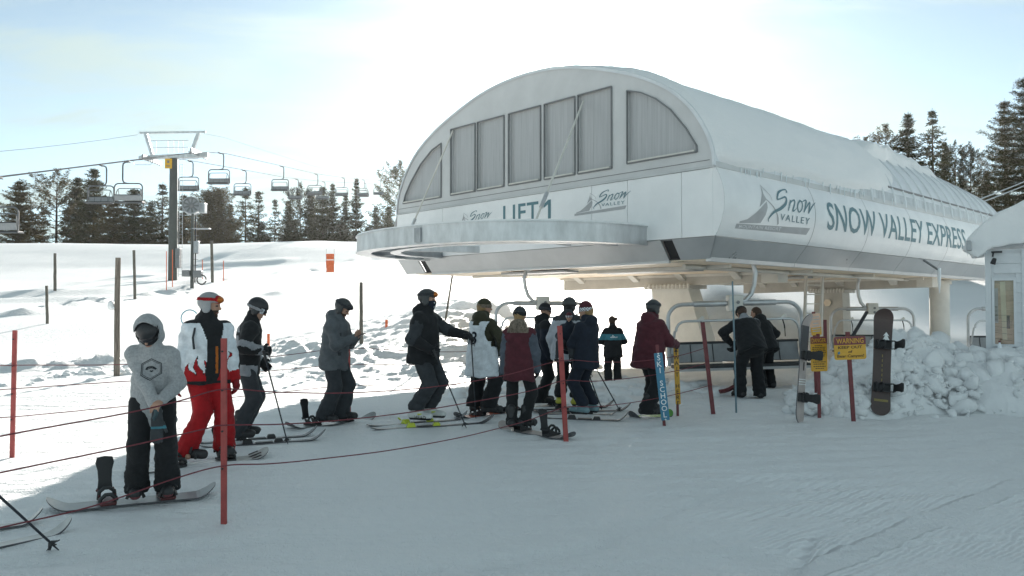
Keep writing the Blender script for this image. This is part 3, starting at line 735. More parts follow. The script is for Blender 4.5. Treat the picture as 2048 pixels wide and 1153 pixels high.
# ---- writing on the fascia
def side_fun(x, y): return W(bulge_u(y) - .005, x, y)
def front_fun(x, y): return W(x, -.014, y)
v, f = text_mesh('SNOW VALLEY EXPRESS', .61, .012, 1.02)
w_ = max(q[0] for q in v) - min(q[0] for q in v); sx = 8.95 / w_
decal('lettering', ([(8.56 + x * sx, 3.60 + y) for x, y in v], f), side_fun, M_TEAL, st, True, .12)
u0, u1 = 5.72, 4.12
v, f = text_mesh('LIFT', .42, .012, 1.08); w_ = max(q[0] for q in v) - min(q[0] for q in v)
decal('lettering', ([((u0 + u1) / 2 + .20 - x * 1.18 / w_, 3.79 + y) for x, y in v], f), front_fun, M_TEAL, st, True)
decal('lettering', ([(u1 + .02, 3.58), (u1 + .11, 3.58), (u1 + .11, 3.90), (u1 + .24, 3.83), (u1 + .24, 3.91), (u1 + .10, 4.0), (u1 + .02, 4.0)], [(0, 1, 2, 5, 6), (2, 3, 4, 5)]), front_fun, M_TEAL, st, True)
def zc(x, y): return side_sz(1480 + x / 9.606, 360 + y / 9.606, -.12)
def zw(w): return w / 9.606 * .0103
def art():
    sn = [([(862, 248), (884, 225), (872, 188), (800, 198), (715, 240), (672, 310), (655, 378), (725, 368), (815, 335), (836, 385), (800, 475), (705, 560), (590, 620), (520, 700), (490, 765), (508, 815)], [14, 28, 22, 26, 46, 44, 30, 24, 34, 46, 60, 62, 50, 36, 26, 8]),
          ([(915, 398), (885, 480), (848, 602)], [28, 40, 24]), ([(862, 530), (925, 425), (990, 400), (985, 465), (945, 570), (940, 612), (985, 585), (1020, 540)], [12, 22, 34, 36, 36, 26, 16, 8]),
          ([(1105, 402), (1050, 470), (1035, 560), (1058, 628), (1108, 580), (1138, 490), (1125, 425), (1085, 400)], [26, 36, 36, 26, 24, 30, 34, 24]),
          ([(1130, 435), (1200, 400), (1226, 410), (1195, 500), (1152, 632)], [10, 22, 34, 40, 26]), ([(1150, 630), (1225, 510), (1292, 440), (1262, 550), (1240, 655)], [18, 26, 34, 38, 24]), ([(1240, 655), (1310, 535), (1400, 442)], [22, 30, 10])]
    word = join_vf(*[stroke([zc(*p) for p in pts], [zw(k) for k in ws]) for pts, ws in sn])
    def poly(pts): return [zc(*p) for p in pts], [list(range(len(pts)))]
    mt = join_vf(poly([(-30, 800), (100, 762), (230, 650), (440, 425), (455, 540), (425, 680), (360, 835), (-30, 835)]), poly([(385, 105), (372, 260), (300, 530), (440, 385), (400, 280)]),
                 stroke([zc(385, 100), zc(420, 160), zc(520, 300), zc(550, 405)], [zw(14)] * 4), stroke([zc(430, 375), zc(560, 520), zc(650, 690), zc(690, 860)], [zw(20), zw(26), zw(40), zw(64)]))
    bar = poly([(-80, 842), (1308, 935), (1270, 1060), (-80, 932)])
    tv = text_mesh('VALLEY', 1.0, .0, 1.25); w2 = max(q[0] for q in tv[0]) - min(q[0] for q in tv[0])
    def lay(tv, w2, c, dx, hy): return [zc(c[0] + x / w2 * dx[0], c[1] + x / w2 * dx[1] - y * hy) for x, y in tv[0]], tv[1]
    val = lay(tv, w2, (988, 762), (560, 88), 122)
    t2 = text_mesh('MOUNTAIN RESORT', 1.0, .01, 1.1); w3 = max(q[0] for q in t2[0]) - min(q[0] for q in t2[0])
    mr_ = lay(t2, w3, (375, 921), (790, 54), 62)
    return word, mt, bar, val, mr_
word, mt_, bar_, val_, mr_ = art()
b_ = MB(); lg = decal('logo', mt_, side_fun, M_LOGOG, st, True, .15)
decal('banner', bar_, side_fun, M_LOGOG, lg, True, .15)
def side_fun2(x, y): return W(bulge_u(y) - .010, x, y)
decal('script', word, side_fun2, M_TEAL, lg, True, .12); decal('lettering', val_, side_fun2, M_TEAL, lg, True, .12); decal('lettering', mr_, side_fun2, M_LOGOP, lg, True, .12)
cs, cz = zc(640, 580)
for (px, py), sc in (((1199, 405), .50), ((941, 442), .50)):
    u, z = front_uz(px, py)
    def T(vf, o): return link_mesh, vf
    def ff(o): return lambda x, y: W(u - (x - cs) * sc, -.010 - o, z + (y - cz) * sc)
    lg = decal('logo', mt_, ff(.002), M_LOGOG, st, True); decal('banner', bar_, ff(.002), M_LOGOG, lg, True)
    decal('script', word, ff(.008), M_TEAL, lg, True); decal('lettering', val_, ff(.008), M_TEAL, lg, True)
# ------------------------------------------------------------ conifers
def leaf_mat(name, col):
    m = bpy.data.materials.new(name); m.use_nodes = True; nt = m.node_tree; N = nt.nodes; L = nt.links
    out = N['Material Output']; b = N['Principled BSDF']; b.inputs['Roughness'].default_value = .6; b.inputs['Specular IOR Level'].default_value = .12
    tc = N.new('ShaderNodeTexCoord'); nz = N.new('ShaderNodeTexNoise'); nz.inputs['Scale'].default_value = .9; nz.inputs['Detail'].default_value = 5; L.new(tc.outputs['Object'], nz.inputs['Vector'])
    oi = N.new('ShaderNodeObjectInfo')
    mx = N.new('ShaderNodeMix'); mx.data_type = 'RGBA'; c = Vector(col)
    mx.inputs['A'].default_value = (*(c * .6), 1); mx.inputs['B'].default_value = (c.x * 1.6, c.y * 1.35, c.z * 1.1, 1); L.new(nz.outputs['Fac'], mx.inputs['Factor'])
    hs = N.new('ShaderNodeHueSaturation'); L.new(mx.outputs['Result'], hs.inputs['Color'])
    v = N.new('ShaderNodeMapRange'); v.inputs['To Min'].default_value = .75; v.inputs['To Max'].default_value = 1.3; L.new(oi.outputs['Random'], v.inputs['Value']); L.new(v.outputs[0], hs.inputs['Value'])
    L.new(hs.outputs[0], b.inputs['Base Color'])
    t = N.new('ShaderNodeBsdfTranslucent'); L.new(hs.outputs[0], t.inputs['Color'])
    ms = N.new('ShaderNodeMixShader'); ms.inputs[0].default_value = .17; L.new(b.outputs[0], ms.inputs[1]); L.new(t.outputs[0], ms.inputs[2]); L.new(ms.outputs[0], out.inputs['Surface'])
    return m
M_LEAF = leaf_mat('conifer_needles', (.050, .056, .028))
M_LEAF2 = leaf_mat('brown_green_needles', (.072, .064, .030))
M_BARK = mat('conifer_bark', (.085, .06, .042), .9, 0, .3, 3, .6, 12, stretch=(3, 3, .6))
def conifer(seed, h, width, style):
    fine = style == 'big'; style = 'dense' if fine else style
    """returns trunk MB and crown MB, base at the origin"""
    g = random.Random(seed); tr = MB(); cr = MB()
    bend = [g.uniform(-.3, .3), g.uniform(-.3, .3)]
    axis = lambda t: Vector((bend[0] * math.sin(t * 2.2) * h * .02, bend[1] * math.sin(t * 2.7) * h * .02, t * h))
    tr.tube([axis(t) for t in (-.04, 0, .15, .35, .55, .75, .9, 1.0)], [h * .017, h * .015, h * .013, h * .0105, h * .008, h * .0048, h * .002, .01], 7)
    def clump(p, r, n, flat=.6, big=1.0):
        for _ in range(n * 3 if fine else n):
            a = g.uniform(0, 6.283); q = p + Vector((math.cos(a) * g.uniform(0, r), math.sin(a) * g.uniform(0, r), g.uniform(-r, r) * flat))
            s = g.uniform(.15, .33) * big * h / 22 * (.42 if fine else 1)
            d = Vector((g.uniform(-1, 1), g.uniform(-1, 1), g.uniform(-.5, .8))).normalized(); e = d.orthogonal().normalized()
            e.rotate(Quaternion(d, g.uniform(0, 6.28)))
            cr.add([q - e * s * .25, q + d * s * .9 - e * s * .16, q + d * s * 2.2, q + d * s * .8 + e * s * .28], [(0, 1, 2, 3)])
    z0 = {'fir': .04, 'pine': .22, 'open': .10, 'cedar': .02, 'dense': .03}[style]
    nwh = {'fir': 30, 'pine': 22, 'open': 26, 'cedar': 34, 'dense': 30}[style]
    for k in range(nwh):
        t = z0 + (1 - z0) * (max(0, k + g.uniform(-.3, .3)) / nwh) ** .92
        t = min(max(t, z0), .985); u = max(0, (t - z0) / (1 - z0))
        if style == 'cedar': prof_ = min(1, 3.2 * (1 - u) ** .75) * (.75 + .25 * math.sin(u * 9 + seed))
        elif style == 'pine': prof_ = (max(0, math.sin(math.pi * min(1, u * .86 + .2))) ** .7 + .02) * (1.0 if u < .8 else (1 - u) * 4 + .2)
        else: prof_ = (1 - u) ** (.75 if style == 'dense' else .9) * (1 - .35 * max(0, .18 - u) / .18)
        prof_ *= g.uniform(.65, 1.15)
        nb = {'fir': 7, 'pine': 5, 'open': 5, 'cedar': 7, 'dense': 8}[style]
        a0 = g.uniform(0, 6.28)
        for j in range(nb):
            if style in ('open', 'pine') and g.random() < .16: continue
            a = a0 + 6.283 * j / nb + g.uniform(-.35, .35); Lb = max(.25 * h / 22, width * .88 * prof_ * g.uniform(.7, 1.15))
            up = {'fir': -.12 + .35 * u, 'pine': .05 + .55 * u, 'open': -.42 + .6 * u, 'cedar': .9, 'dense': -.05 + .3 * u}[style] + g.uniform(-.12, .12)
            o = axis(t); d = Vector((math.cos(a), math.sin(a), up)); 
            tip = o + d * Lb + Vector((0, 0, (.10 if style != 'open' else .12) * Lb)); mid = o + d * Lb * .55 - Vector((0, 0, .03 * Lb))
            tr.tube([o, mid, tip], [h * .0028 * (1.2 - u) + .012, h * .0016 * (1.2 - u) + .008, .006], 4, caps=False)
            n = max(2, int(Lb / (h / 22) / (.32 if style in ('fir', 'dense', 'cedar') else .40)))
            for i in range(n):
                f = (i + .6) / n
                if style in ('pine',) and f < .4: continue
                if style == 'open' and f < .22: continue
                p = o.lerp(mid, f / .55) if f < .55 else mid.lerp(tip, (f - .55) / .45)
                r = (h / 22) * ({'fir': .38, 'pine': .55, 'open': .42, 'cedar': .38, 'dense': .46}[style]) * (1.15 - .5 * f)
                clump(p, r, {'fir': 12, 'pine': 17, 'open': 13, 'cedar': 11, 'dense': 13}[style], .45 if style != 'pine' else .75, 1.0 if style != 'cedar' else .9)
    clump(axis(.985), .18 * h / 22, 6, 1.4, .8)
    return tr, cr
def make_tree(seed, h, width, style, m=None):
    root = thing('conifer_tree', None, 'tree')
    tr, cr = conifer(seed, h, width, style)
    tr.build('trunk', M_BARK, root, smooth=True, fix=False); cr.build('crown', m or M_LEAF, root, fix=False)
    return root
protos = {}
for key, args in dict(fir=(11, 22, 8.5, 'fir'), fir2=(12, 22, 7.0, 'fir'), pine=(13, 22, 7.5, 'pine'), pine2=(14, 22, 8.5, 'pine'), open=(15, 22, 8.5, 'open'), open2=(16, 22, 6.5, 'open'), cedar=(17, 22, 6.0, 'cedar'), dense=(18, 22, 9.5, 'dense'), dense2=(19, 22, 8.0, 'dense'), big=(20, 22, 8.5, 'big'), big2=(21, 22, 9.5, 'big')).items():
    protos[key] = make_tree(*args, m=M_LEAF2 if key in ('pine', 'dense', 'cedar', 'big') else M_LEAF)
used = {}
def place_tree(key, px, ptop, D, label, group, fat=1.0, rz=None):
    p = P(px, 600, D); z = gz(p.x, p.y) - .2; top = P(px, ptop, D).z; sc = (top - z) / 22
    r = rz if rz is not None else rnd.uniform(0, 6.28)
    if key in used: o = dup(protos[key])
    else: o = protos[key]; used[key] = 1
    o.location = (p.x, p.y, z); o.rotation_euler = (0, 0, r); o.scale = (sc * fat, sc * fat, sc)
    o['label'] = label; o['group'] = group; o['category'] = 'tree'
GL = 'trees beyond the snowy crest'
for a in [('dense', 36, 362, 185, 'dense conical conifer at the left end of the tree line', 1.0), ('pine', 112, 337, 190, 'tall bushy pine, second from the left in the tree line', .95),
          ('open2', 84, 420, 200, 'short thin conifer low between the two leftmost large trees', 1.0),
          ('dense2', 152, 352, 192, 'bushy conifer standing just left of the twin hanging chairs', .75), ('dense2', 184, 334, 186, 'tall pine behind the far one of the two overlapping left chairs', .85),
          ('dense', 226, 398, 182, 'broad low conifer behind the near one of the two left chairs', 1.25), ('dense2', 266, 376, 184, 'broad brownish conifer just right of the two overlapping chairs', 1.25),
          ('fir', 300, 402, 190, 'bushy conifer left of the grey lift tower column', 1.0), ('open', 322, 364, 195, 'open drooping conifer directly behind the lift tower column', 1.1),
          ('fir', 366, 388, 194, 'dark conifer between lift tower and snow gun', 1.1), ('cedar', 415, 386, 186, 'narrow columnar conifer right of the snow gun, left of a matching pair', 1.15),
          ('cedar', 437, 380, 187, 'narrow columnar conifer right of the snow gun, taller of a matching pair', 1.1), ('fir2', 460, 408, 200, 'slender pointed conifer beside the columnar pair', .9),
          ('open', 489, 372, 196, 'wide drooping conifer behind the chair with the black seat bottom', 1.0), ('open2', 516, 380, 192, 'slim conifer with long bare side branches, mid tree line', 1.15),
          ('open2', 549, 396, 200, 'small pale slim conifer standing alone in the middle of the gap', .8), ('fir2', 576, 400, 198, 'thin conifer just left of the tall open pine mid tree line', 1.0),
          ('pine2', 600, 364, 194, 'tall open pine in the middle of the tree line', .62), ('fir2', 622, 384, 197, 'slim dark conifer right of the tall open pine', 1.1),
          ('dense2', 645, 371, 190, 'dense dark conifer behind the two far overlapping chairs', .75), ('fir2', 664, 366, 192, 'narrow conifer right of the dense dark one, far chairs before it', .75),
          ('fir2', 690, 388, 200, 'slender conifer left of the tall narrow one near the station', .8), ('fir2', 712, 355, 194, 'tall narrow conifer left of the two small spire trees', .62),
          ('fir2', 751, 414, 190, 'small spire shaped conifer, left of the two small ones by the station', 1.05), ('fir2', 777, 412, 192, 'small spire shaped conifer, right of the two small ones by the station', 1.05),
          ('pine2', 800, 320, 200, 'tall open pine partly hidden by the left edge of the station', .70),
          ('fir', 588, 438, 180, 'low bushy conifer in the undergrowth below the tall open pine', 1.6), ('fir', 680, 440, 182, 'low bushy conifer below the slender tree', 1.5), ('fir', 345, 425, 188, 'short conifer half hidden by the lift tower column', 1.2), ('fir', 522, 445, 192, 'low conifer at the foot of the slim bare branched tree', 1.3), ('fir', 735, 452, 192, 'lowest bushy conifer left of the small spire trees', 1.3)]:
    place_tree(a[0], a[1], a[2], a[3], a[4], GL, a[5] * 1.14)
GR = 'trees on the hill behind the station'
for a in [('pine', 1735, 274, 104, 'small conifer top, leftmost above the station roof', .9), ('pine', 1774, 248, 102, 'rounded bushy pine second from left above the roof', .95),
          ('fir', 1820, 224, 100, 'tall pointed fir third from left above the roof', 1.0), ('open', 1868, 216, 98, 'tallest tapering conifer above the station roof', 1.0),
          ('fir2', 1893, 284, 104, 'slim conifer just right of the tallest one above the roof', .9), ('pine2', 1914, 280, 106, 'loose slim pine above the rounded rear end of the roof', .7),
          ('pine2', 1944, 288, 104, 'loose pine right of the slim pines above the roof end', .7), ('fir2', 1976, 340, 96, 'low dark fir filling the gap left of the big trees', 1.1), ('fir2', 1925, 350, 96, 'low dark fir beneath the loose slim pines', 1.2), ('fir', 1845, 320, 97, 'low dark fir between the pointed fir and the tallest conifer', 1.1), ('fir2', 1795, 310, 98, 'low dark fir between the rounded pine and pointed fir', 1.0),
          ('big', 2016, 196, 72, 'big dense tree at the right edge, left one of the pair', .85), ('big2', 2058, 150, 64, 'biggest tree, cut off by the right edge of the picture', 1.0)]:
    place_tree(a[0], a[1], a[2], a[3], a[4], GR, a[5])
for k_, o_ in list(protos.items()):
    if k_ not in used:
        for c_ in list(o_.children): bpy.data.objects.remove(c_)
        bpy.data.objects.remove(o_)
# ------------------------------------------------------------ chairlift in the distance: tower, ropes, chairs
M_TOWER = mat('grey_green_tower_paint', (.085, .092, .085), .5, .2, .12, 1.5, .05, 10)
M_SEAT = mat('dark_chair_pad', (.035, .037, .04), .55, 0, .2, 6)
M_SEATG = mat('grey_chair_pad', (.30, .31, .32), .45, 0, .12, 5, .1, 30)
M_YEL = mat('yellow_sign_paint', (.72, .40, .03), .45, 0, .08, 4)
M_CHAIR_BACKLIT = mat('backlit_chair_tone', (.13, .135, .14), .6, 0, .15, 5)  # distant chair frames: their backlit darkness is put into this colour
M_TUBE = mat('pale_steel_tube', (.52, .53, .54), .35, .5, .12, 4)
M_CABLE = mat('dull_wire_rope', (.10, .10, .105), .85, 0, .1, 5, spec=.15)
RX, BX, TY = -27.4, -31.5, 67.0
TX = (RX + BX) / 2
def arc_pts(c, r, a0, a1, n, ax, ay): return [Vector(c) + Vector(ax) * r * math.cos(a0 + (a1 - a0) * k / n) + Vector(ay) * r * math.sin(a0 + (a1 - a0) * k / n) for k in range(n + 1)]
X_, Y_, Z_ = Vector((1, 0, 0)), Vector((0, 1, 0)), Vector((0, 0, 1))
def make_chair(label, cat_, W_=1.9, H_=1.25, drop=1.75, off=.42, r0=.32, tube=.03, group=None, pads=(None, None), detail=False):
    """chair hung from a rope clip at the origin; x across the seat, rider looks to -y"""
    M_A, M_B = pads[0] or M_SEATG, pads[1] or M_SEAT
    M_T = M_TUBE if detail else M_CHAIR_BACKLIT
    t = thing('lift_chair', label, cat_, (0, 0, 0), 0, group)
    q = MB(); q.tube([(0, .22, -.06), (0, -.22, -.06)], .05, 8); q.box((0, 0, -.03), (.12, .22, .10)); q.build('grip', M_T, t, bevel=.01)
    q = MB(); zb = -drop
    q.tube([Vector((0, 0, -.08)), Vector((off * .5, 0, -.09)), Vector((off * .9, 0, -.18)), Vector((off, 0, -.38)), Vector((off, 0, zb + r0)), Vector((off * .93, 0, zb + r0 * .62)), Vector((off * .78, 0, zb + r0 * .30)), Vector((off * .5, 0, zb + r0 * .08)), Vector((0, 0, zb))], tube * 1.15, 8)
    q.build('hanger', M_T, t, smooth=True)
    hw = W_ / 2; r = .30; q = MB()
    pts = [Vector((-hw, .0, zb - H_)), Vector((-hw, 0, zb - r))] + arc_pts((-hw + r, 0, zb - r), r, math.pi, math.pi / 2, 6, X_, Z_)[1:] + arc_pts((hw - r, 0, zb - r), r, math.pi / 2, 0, 6, X_, Z_) + [Vector((hw, 0, zb - H_))]
    q.tube(pts, tube, 8); fr = q.build('frame', M_T, t, smooth=True)
    if detail:
        q = MB()
        for sx in (-1, 1): q.tube([(sx * .18, 0, zb), (sx * (hw * .62), 0, zb)], tube * 1.45, 10); q.build('sleeve', M_T, fr, smooth=True); q = MB()
        q.box((0, -.02, zb + .0), (.30, .24, .34)); bx_ = q.build('clamp_box', M_STEEL2, t, bevel=.03)
        for dz in (-.1, .02): 
            q = MB(); q.lathe([(.035, 0), (.035, .02)], (.03, -.14, zb + dz), 10, Matrix((X_, Z_, -Y_)).transposed()); q.build('bolt', M_DARKG, bx_)
    zs = zb - H_
    q = MB(); q.box((0, -.24, zs - .02), (W_ - .06, .52, .09)); se = q.build('seat', M_B, t, bevel=.03)
    q = MB(); q.bar((-hw + .03, -.5, zs - .05), (hw - .03, -.5, zs - .05), .05, .05); q.bar((-hw + .03, .0, zs - .09), (hw - .03, .0, zs - .09), .05, .05)
    for sx in (-1, 1): q.bar((sx * (hw - .02), .02, zs - .07), (sx * (hw - .02), -.52, zs - .05), .05, .06)
    q.build('seat_rail', M_T, se)
    q = MB(); R_ = Matrix.Rotation(rad(-12), 3, 'X')
    n = 4 if not detail else 6
    q.box((0, .07, zs + .24), (W_ - .10, .045, .38), R_); bk = q.build('backrest', M_A, t, bevel=.015)
    q = MB(); q.bar((-hw + .03, .12, zs + .45), (hw - .03, .12, zs + .45), .06, .05); q.build('top_rail', M_B, bk, bevel=.01)
    q = MB()
    for k in range(1, n): q.box((-hw + W_ * k / n, .045, zs + .24), (.012, .04, .37), R_)
    q.build('seam', M_B, bk)
    zr = zb - .34; q = MB()
    pts = [Vector((-hw + .05, -.05, zs + .25)), Vector((-hw + .10, -.12, zr - .2))] + arc_pts((-hw + .32, -.14, zr - .2), .2, math.pi, math.pi / 2, 4, X_, Z_) + arc_pts((hw - .32, -.14, zr - .2), .2, math.pi / 2, 0, 4, X_, Z_) + [Vector((hw - .10, -.12, zr - .2)), Vector((hw - .05, -.05, zs + .25))]
    q.tube(pts, tube * .62, 6); rb_ = q.build('restraint_bar', M_T, t, smooth=True)
    if detail:
        for k in (-.28, .03, .33):
            q = MB(); x = k * W_; q.prism([(x - .08, -.15, zr - .015), (x + .06, -.15, zr + .10), (x + .10, -.15, zr + .07), (x + .07, -.15, zr - .02)], (0, .03, 0)); q.build('footrest_pad', M_STEEL2, rb_)
            q = MB(); q.tube([(x + .02, -.15, zr), (x + .05, -.16, zr - .12), (x + .06, -.16, zr - .2)], .014, 5); q.tube([(x + .06, -.16, zr - .2), (x + .065, -.16, zr - .36)], .010, 5); q.build('strap', M_BLACK, rb_)
    else:
        q = MB()
        for sx in (-.4, .4): q.tube([(sx * W_, -.14, zr - .02), (sx * W_ * .95, -.28, zs + .1)], tube * .5, 5)
        q.build('footrest', M_T, rb_)
    return t
# rope heights along depth
RZ = [(18, 4.6), (30, 6.4), (41.5, 8.6), (55, 12.0), (TY, 15.0), (72, 16.0), (91, 18.2), (107, 20.0), (124, 22.3), (140, 24.6), (165, 28.5), (200, 33)]
def rope_z(y, d=0): return float(np.interp(y, [a for a, _ in RZ], [b for _, b in RZ])) + d
def add_rope(name, pts, r, label, group, m=None, cat_='cable'):
    q = MB(); q.tube(pts, r, 6); o = q.build(name, m or M_CABLE, smooth=True); return tag(o, label, cat_, group)
ys = list(np.linspace(18, 200, 40))
add_rope('haul_rope', [(RX, y, rope_z(y) + .03) for y in ys], .032, 'right-hand haul rope of the distant chairlift, on the sheaves right of the tower', 'haul ropes')
add_rope('haul_rope', [(BX, y, rope_z(y) - .55 + .03) for y in ys], .032, 'left-hand haul rope of the distant chairlift, on the sheaves left of the tower', 'haul ropes')
add_rope('signal_cable', [(TX - 2.0 + .01 * (y - TY), y, rope_z(y) + 1.75 - .0012 * (y - 18) * (67 - y) * (1 if y < TY else -.15)) for y in ys if y <= TY] , .013, 'thin signal line running down left from the top bar of the tower', 'signal lines')
add_rope('signal_cable', [(TX + 1.7, y, rope_z(y) + 1.75 - .8 * math.sin(math.pi * (y - TY) / 133)) for y in ys if y >= TY], .013, 'thin signal line climbing right from the top bar of the tower', 'signal lines')
tw = thing('lift_tower', 'tall grey green chairlift tower with yellow sign and T shaped head', 'lift tower', (TX, TY, gz(TX, TY)))
tz = gz(TX, TY); HZ = rope_z(TY) - tz
q = MB(); q.lathe([(.38, -.6), (.38, .1), (.33, HZ - .55)], (0, 0, 0), 20); q.build('column', M_TOWER, tw, smooth=True)
q = MB(); q.hull8([(-3.0, -.18, HZ - .62), (3.0, -.18, HZ - .42), (3.0, .18, HZ - .42), (-3.0, .18, HZ - .62)], [(-3.0, -.18, HZ - .32), (3.0, -.18, HZ - .02), (3.0, .18, HZ - .02), (-3.0, .18, HZ - .32)]); ca = q.build('crossarm', M_GALV, tw, bevel=.02)
for x0, x1, z0 in ((-1.9, -2.5, HZ - .2), (1.5, 2.15, HZ - .1)):
    q = MB(); q.bar((x0, 0, z0), (x1, 0, HZ + 1.72), .28, .22, up=(0, 1, 0)); q.build('upright', M_GALV, tw, bevel=.01)
q = MB(); q.bar((-3.0, 0, HZ + 1.72), (2.75, 0, HZ + 1.80), .14, .16); q.build('top_bar', M_GALV, tw, bevel=.01)
q = MB()
for z in (.35, .95): q.tube([(-2.0, -.3, HZ + z), (1.4, -.3, HZ + z + .05)], .025, 5)
for x in (-1.4, -.4, .1, .5, .9): q.tube([(x, -.3, HZ - .1), (x, -.3, HZ + .97)], .022, 5)
q.build('railing', M_GALV, tw)
for x, dz in ((RX - TX, 0), (BX - TX, -.55)):
    q = MB(); q.bar((x, -1.7, HZ + dz - .28), (x, 1.7, HZ + dz - .16), .16, .14); sa = q.build('sheave_beam', M_GALV, tw, bevel=.01)
    for k in range(8):
        q = MB(); q.lathe([(.10, -.07), (.23, -.07), (.23, -.04), (.17, -.02), (.17, .02), (.23, .04), (.23, .07), (.10, .07)], (x + .16, -1.55 + .44 * k, HZ + dz - .12), 14, Matrix((Y_, Z_, X_)).transposed()); q.build('sheave', M_GALVD, sa, smooth=True)
    q = MB(); q.tube([(x - .9, -1.2, HZ + dz - .4), (x - .8, -1.2, HZ + dz - .75), (x + .6, -1.2, HZ + dz - .75), (x + .8, -1.2, HZ + dz - .3)], .03, 5); q.build('rope_catcher', M_GALV, sa)
q = MB(); q.box((-.28, -.42, HZ - 1.05), (.62, .04, .86)); sg = q.build('sign', M_YEL, tw, bevel=.01)
q = MB(); q.box((-.28, -.45, HZ - .9), (.2, .012, .22)); q.box((-.28, -.45, HZ - 1.22), (.34, .012, .05)); q.box((-.28, -.45, HZ - 1.32), (.28, .012, .04)); q.build('marking', M_DARKG, sg)
q = MB()
for sx in (.55, .85): q.tube([(sx, -.1, .3), (sx, -.1, HZ - 1)], .02, 5)
for k in range(34): q.tube([(.55, -.1, .5 + .29 * k), (.85, -.1, .5 + .29 * k)], .014, 4)
q.build('ladder', M_GALVD, tw)
q = MB(); q.box((.55, -.2, 1.9), (.40, .40, 1.7)); q.box((.62, -.45, 1.6), (.3, .15, .9)); q.build('control_cabinet', M_DARKG, tw, bevel=.03)
GC = 'chairs hanging from the distant ropes'
ch0 = make_chair('x', 'chairlift chair', 2.0, 1.28, 1.62, .42, .32, .048, GC)
def near_kids(o): return o
first = [True]
def put_chair(x, y, dz, flip, label):
    o = ch0 if first[0] else dup(ch0); first[0] = False
    o.location = (x, y, rope_z(y, dz)); o.rotation_euler = (0, 0, math.pi if flip else 0); o['label'] = label
put_chair(RX, 55, 0, True, 'empty chair, front one of the two overlapping chairs left of the tower')
put_chair(BX, 59, -.55, False, 'empty chair, rear one of the two overlapping chairs left of the tower')
put_chair(RX, 72, 0, False, 'empty chair hanging just right of the tower head, higher of two')
put_chair(BX, 75, -.55, False, 'empty chair with dark underside right beside the tower column')
put_chair(BX, 90, -.55, False, 'empty dark seated chair before the wide drooping conifer')
put_chair(RX, 91, 0, False, 'empty pale chair midway along the ropes, left of the tall open pine')
put_chair(BX, 112, -.55, False, 'empty dark seated chair low before the tall open pine')
put_chair(RX, 107, 0, False, 'empty chair before the dense dark conifer, the higher of two')
put_chair(BX, 128, -.55, False, 'empty chair before the dense dark conifer, the lower of two')
put_chair(RX, 124, 0, False, 'empty chair before the tall narrow conifer')
put_chair(RX, 141, 0, False, 'small distant chair right of the tall narrow conifer, right one of a close pair')
put_chair(BX, 164, -.55, False, 'small distant chair right of the tall narrow conifer, left one of a close pair')
put_chair(RX, 158, 0, False, 'smallest empty chair, beside the left edge of the station roof')
put_chair(RX, 41.2, 0, True, 'empty chair cut off by the left edge of the picture')
# ropes leaving the rear of the station, up the hill on the right
for k, (a, b, lab) in enumerate((((2048, 355), (1965, 392), 'upper of the two thin cables climbing right behind the station roof'), ((2048, 363), (1972, 397), 'lower of the two thin cables climbing right behind the station roof'), ((2048, 395), (1985, 425), 'heavier cable low behind the snowy hut roof'))):
    A = P(b[0] - 60, b[1] + 27, 27); B = P(a[0] + 120, a[1] - 53, 62); add_rope('station_cable', [A.lerp(B, t / 8) - Vector((0, 0, .25 * math.sin(math.pi * t / 8))) for t in range(9)], .028, lab, 'cables behind the station', M_GALVD)

# ---- chairs at the station
def station_chair(label, px, py_bar, D, rotz, W_, H_, hang, roll=0, detail=True, off=.45):
    t = make_chair(label, 'chairlift chair', W_, H_, hang, off, .6, .042, 'chairs at the loading station', detail=detail, pads=(M_SEATG, M_SEAT))
    p = P(px, py_bar, D); t.location = (p.x, p.y, p.z + hang); t.rotation_euler = (0, roll, rotz); return t
station_chair('empty six seat chair at the loading area behind the two staff in black', 1466, 607, 15.9, rad(3), 2.78, 1.25, 1.02, rad(-1.5), off=.46)
station_chair('pale chair on the far side, half hidden behind the queue', 1085, 607, 18.6, rad(14), 2.3, 1.2, .95, 0, off=-.46)
station_chair('chair beyond the snow heap, behind the upright dark snowboard', 1744, 618, 23, rad(-8), 2.35, 1.25, 1.08, 0, off=-.4)
station_chair('chair half hidden by the left wall of the hut', 2010, 618, 22, rad(-6), 2.0, 1.25, 1.5, 0)

# ---- snow gun on its pole
sgp = on_ground(384, 577); Dg = sgp.y; S_ = Dg / 1545
sg = thing('snow_gun', 'fan snow gun on a tall grey pole right of the lift tower', 'snow gun', tuple(sgp))
hz = (577 - 415) * S_
q = MB(); q.tube([(0, 0, -.3), (0, 0, hz - .3)], [.13, .09], 10); q.build('pole', M_TOWER, sg, smooth=True)
q = MB(); q.tube([(.22, -.05, .4), (.25, -.05, hz * .5), (.2, 0, hz - .6)], .05, 6); q.build('hose', M_BLACK, sg, smooth=True)
R_ = Matrix((X_, Z_, -Y_)).transposed(); R_ = Matrix.Rotation(rad(20), 3, 'Z') @ R_
q = MB(); q.lathe([(.52, -.75), (.60, -.5), (.56, .4), (.60, .6), (.55, .6), (.50, .3)], (-.1, 0, hz + .1), 24, R_); fb = q.build('fan_barrel', M_GALVD, sg, smooth=True)
q = MB(); q.lathe([(.14, .3), (.14, .45), (.05, .5)], (-.1, 0, hz + .1), 12, R_)
for k in range(9):
    a = 6.283 * k / 9; d1 = R_ @ Vector((math.cos(a), math.sin(a), .38)); c_ = Vector((-.1, 0, hz + .1)); c2 = c_ + R_ @ Vector((0, 0, .38)); q.bar(c2, c2 + (R_ @ Vector((math.cos(a), math.sin(a), 0))) * .5, .12, .02, up=R_ @ Vector((0, 0, 1)))
q.build('fan', M_DARKG, fb)
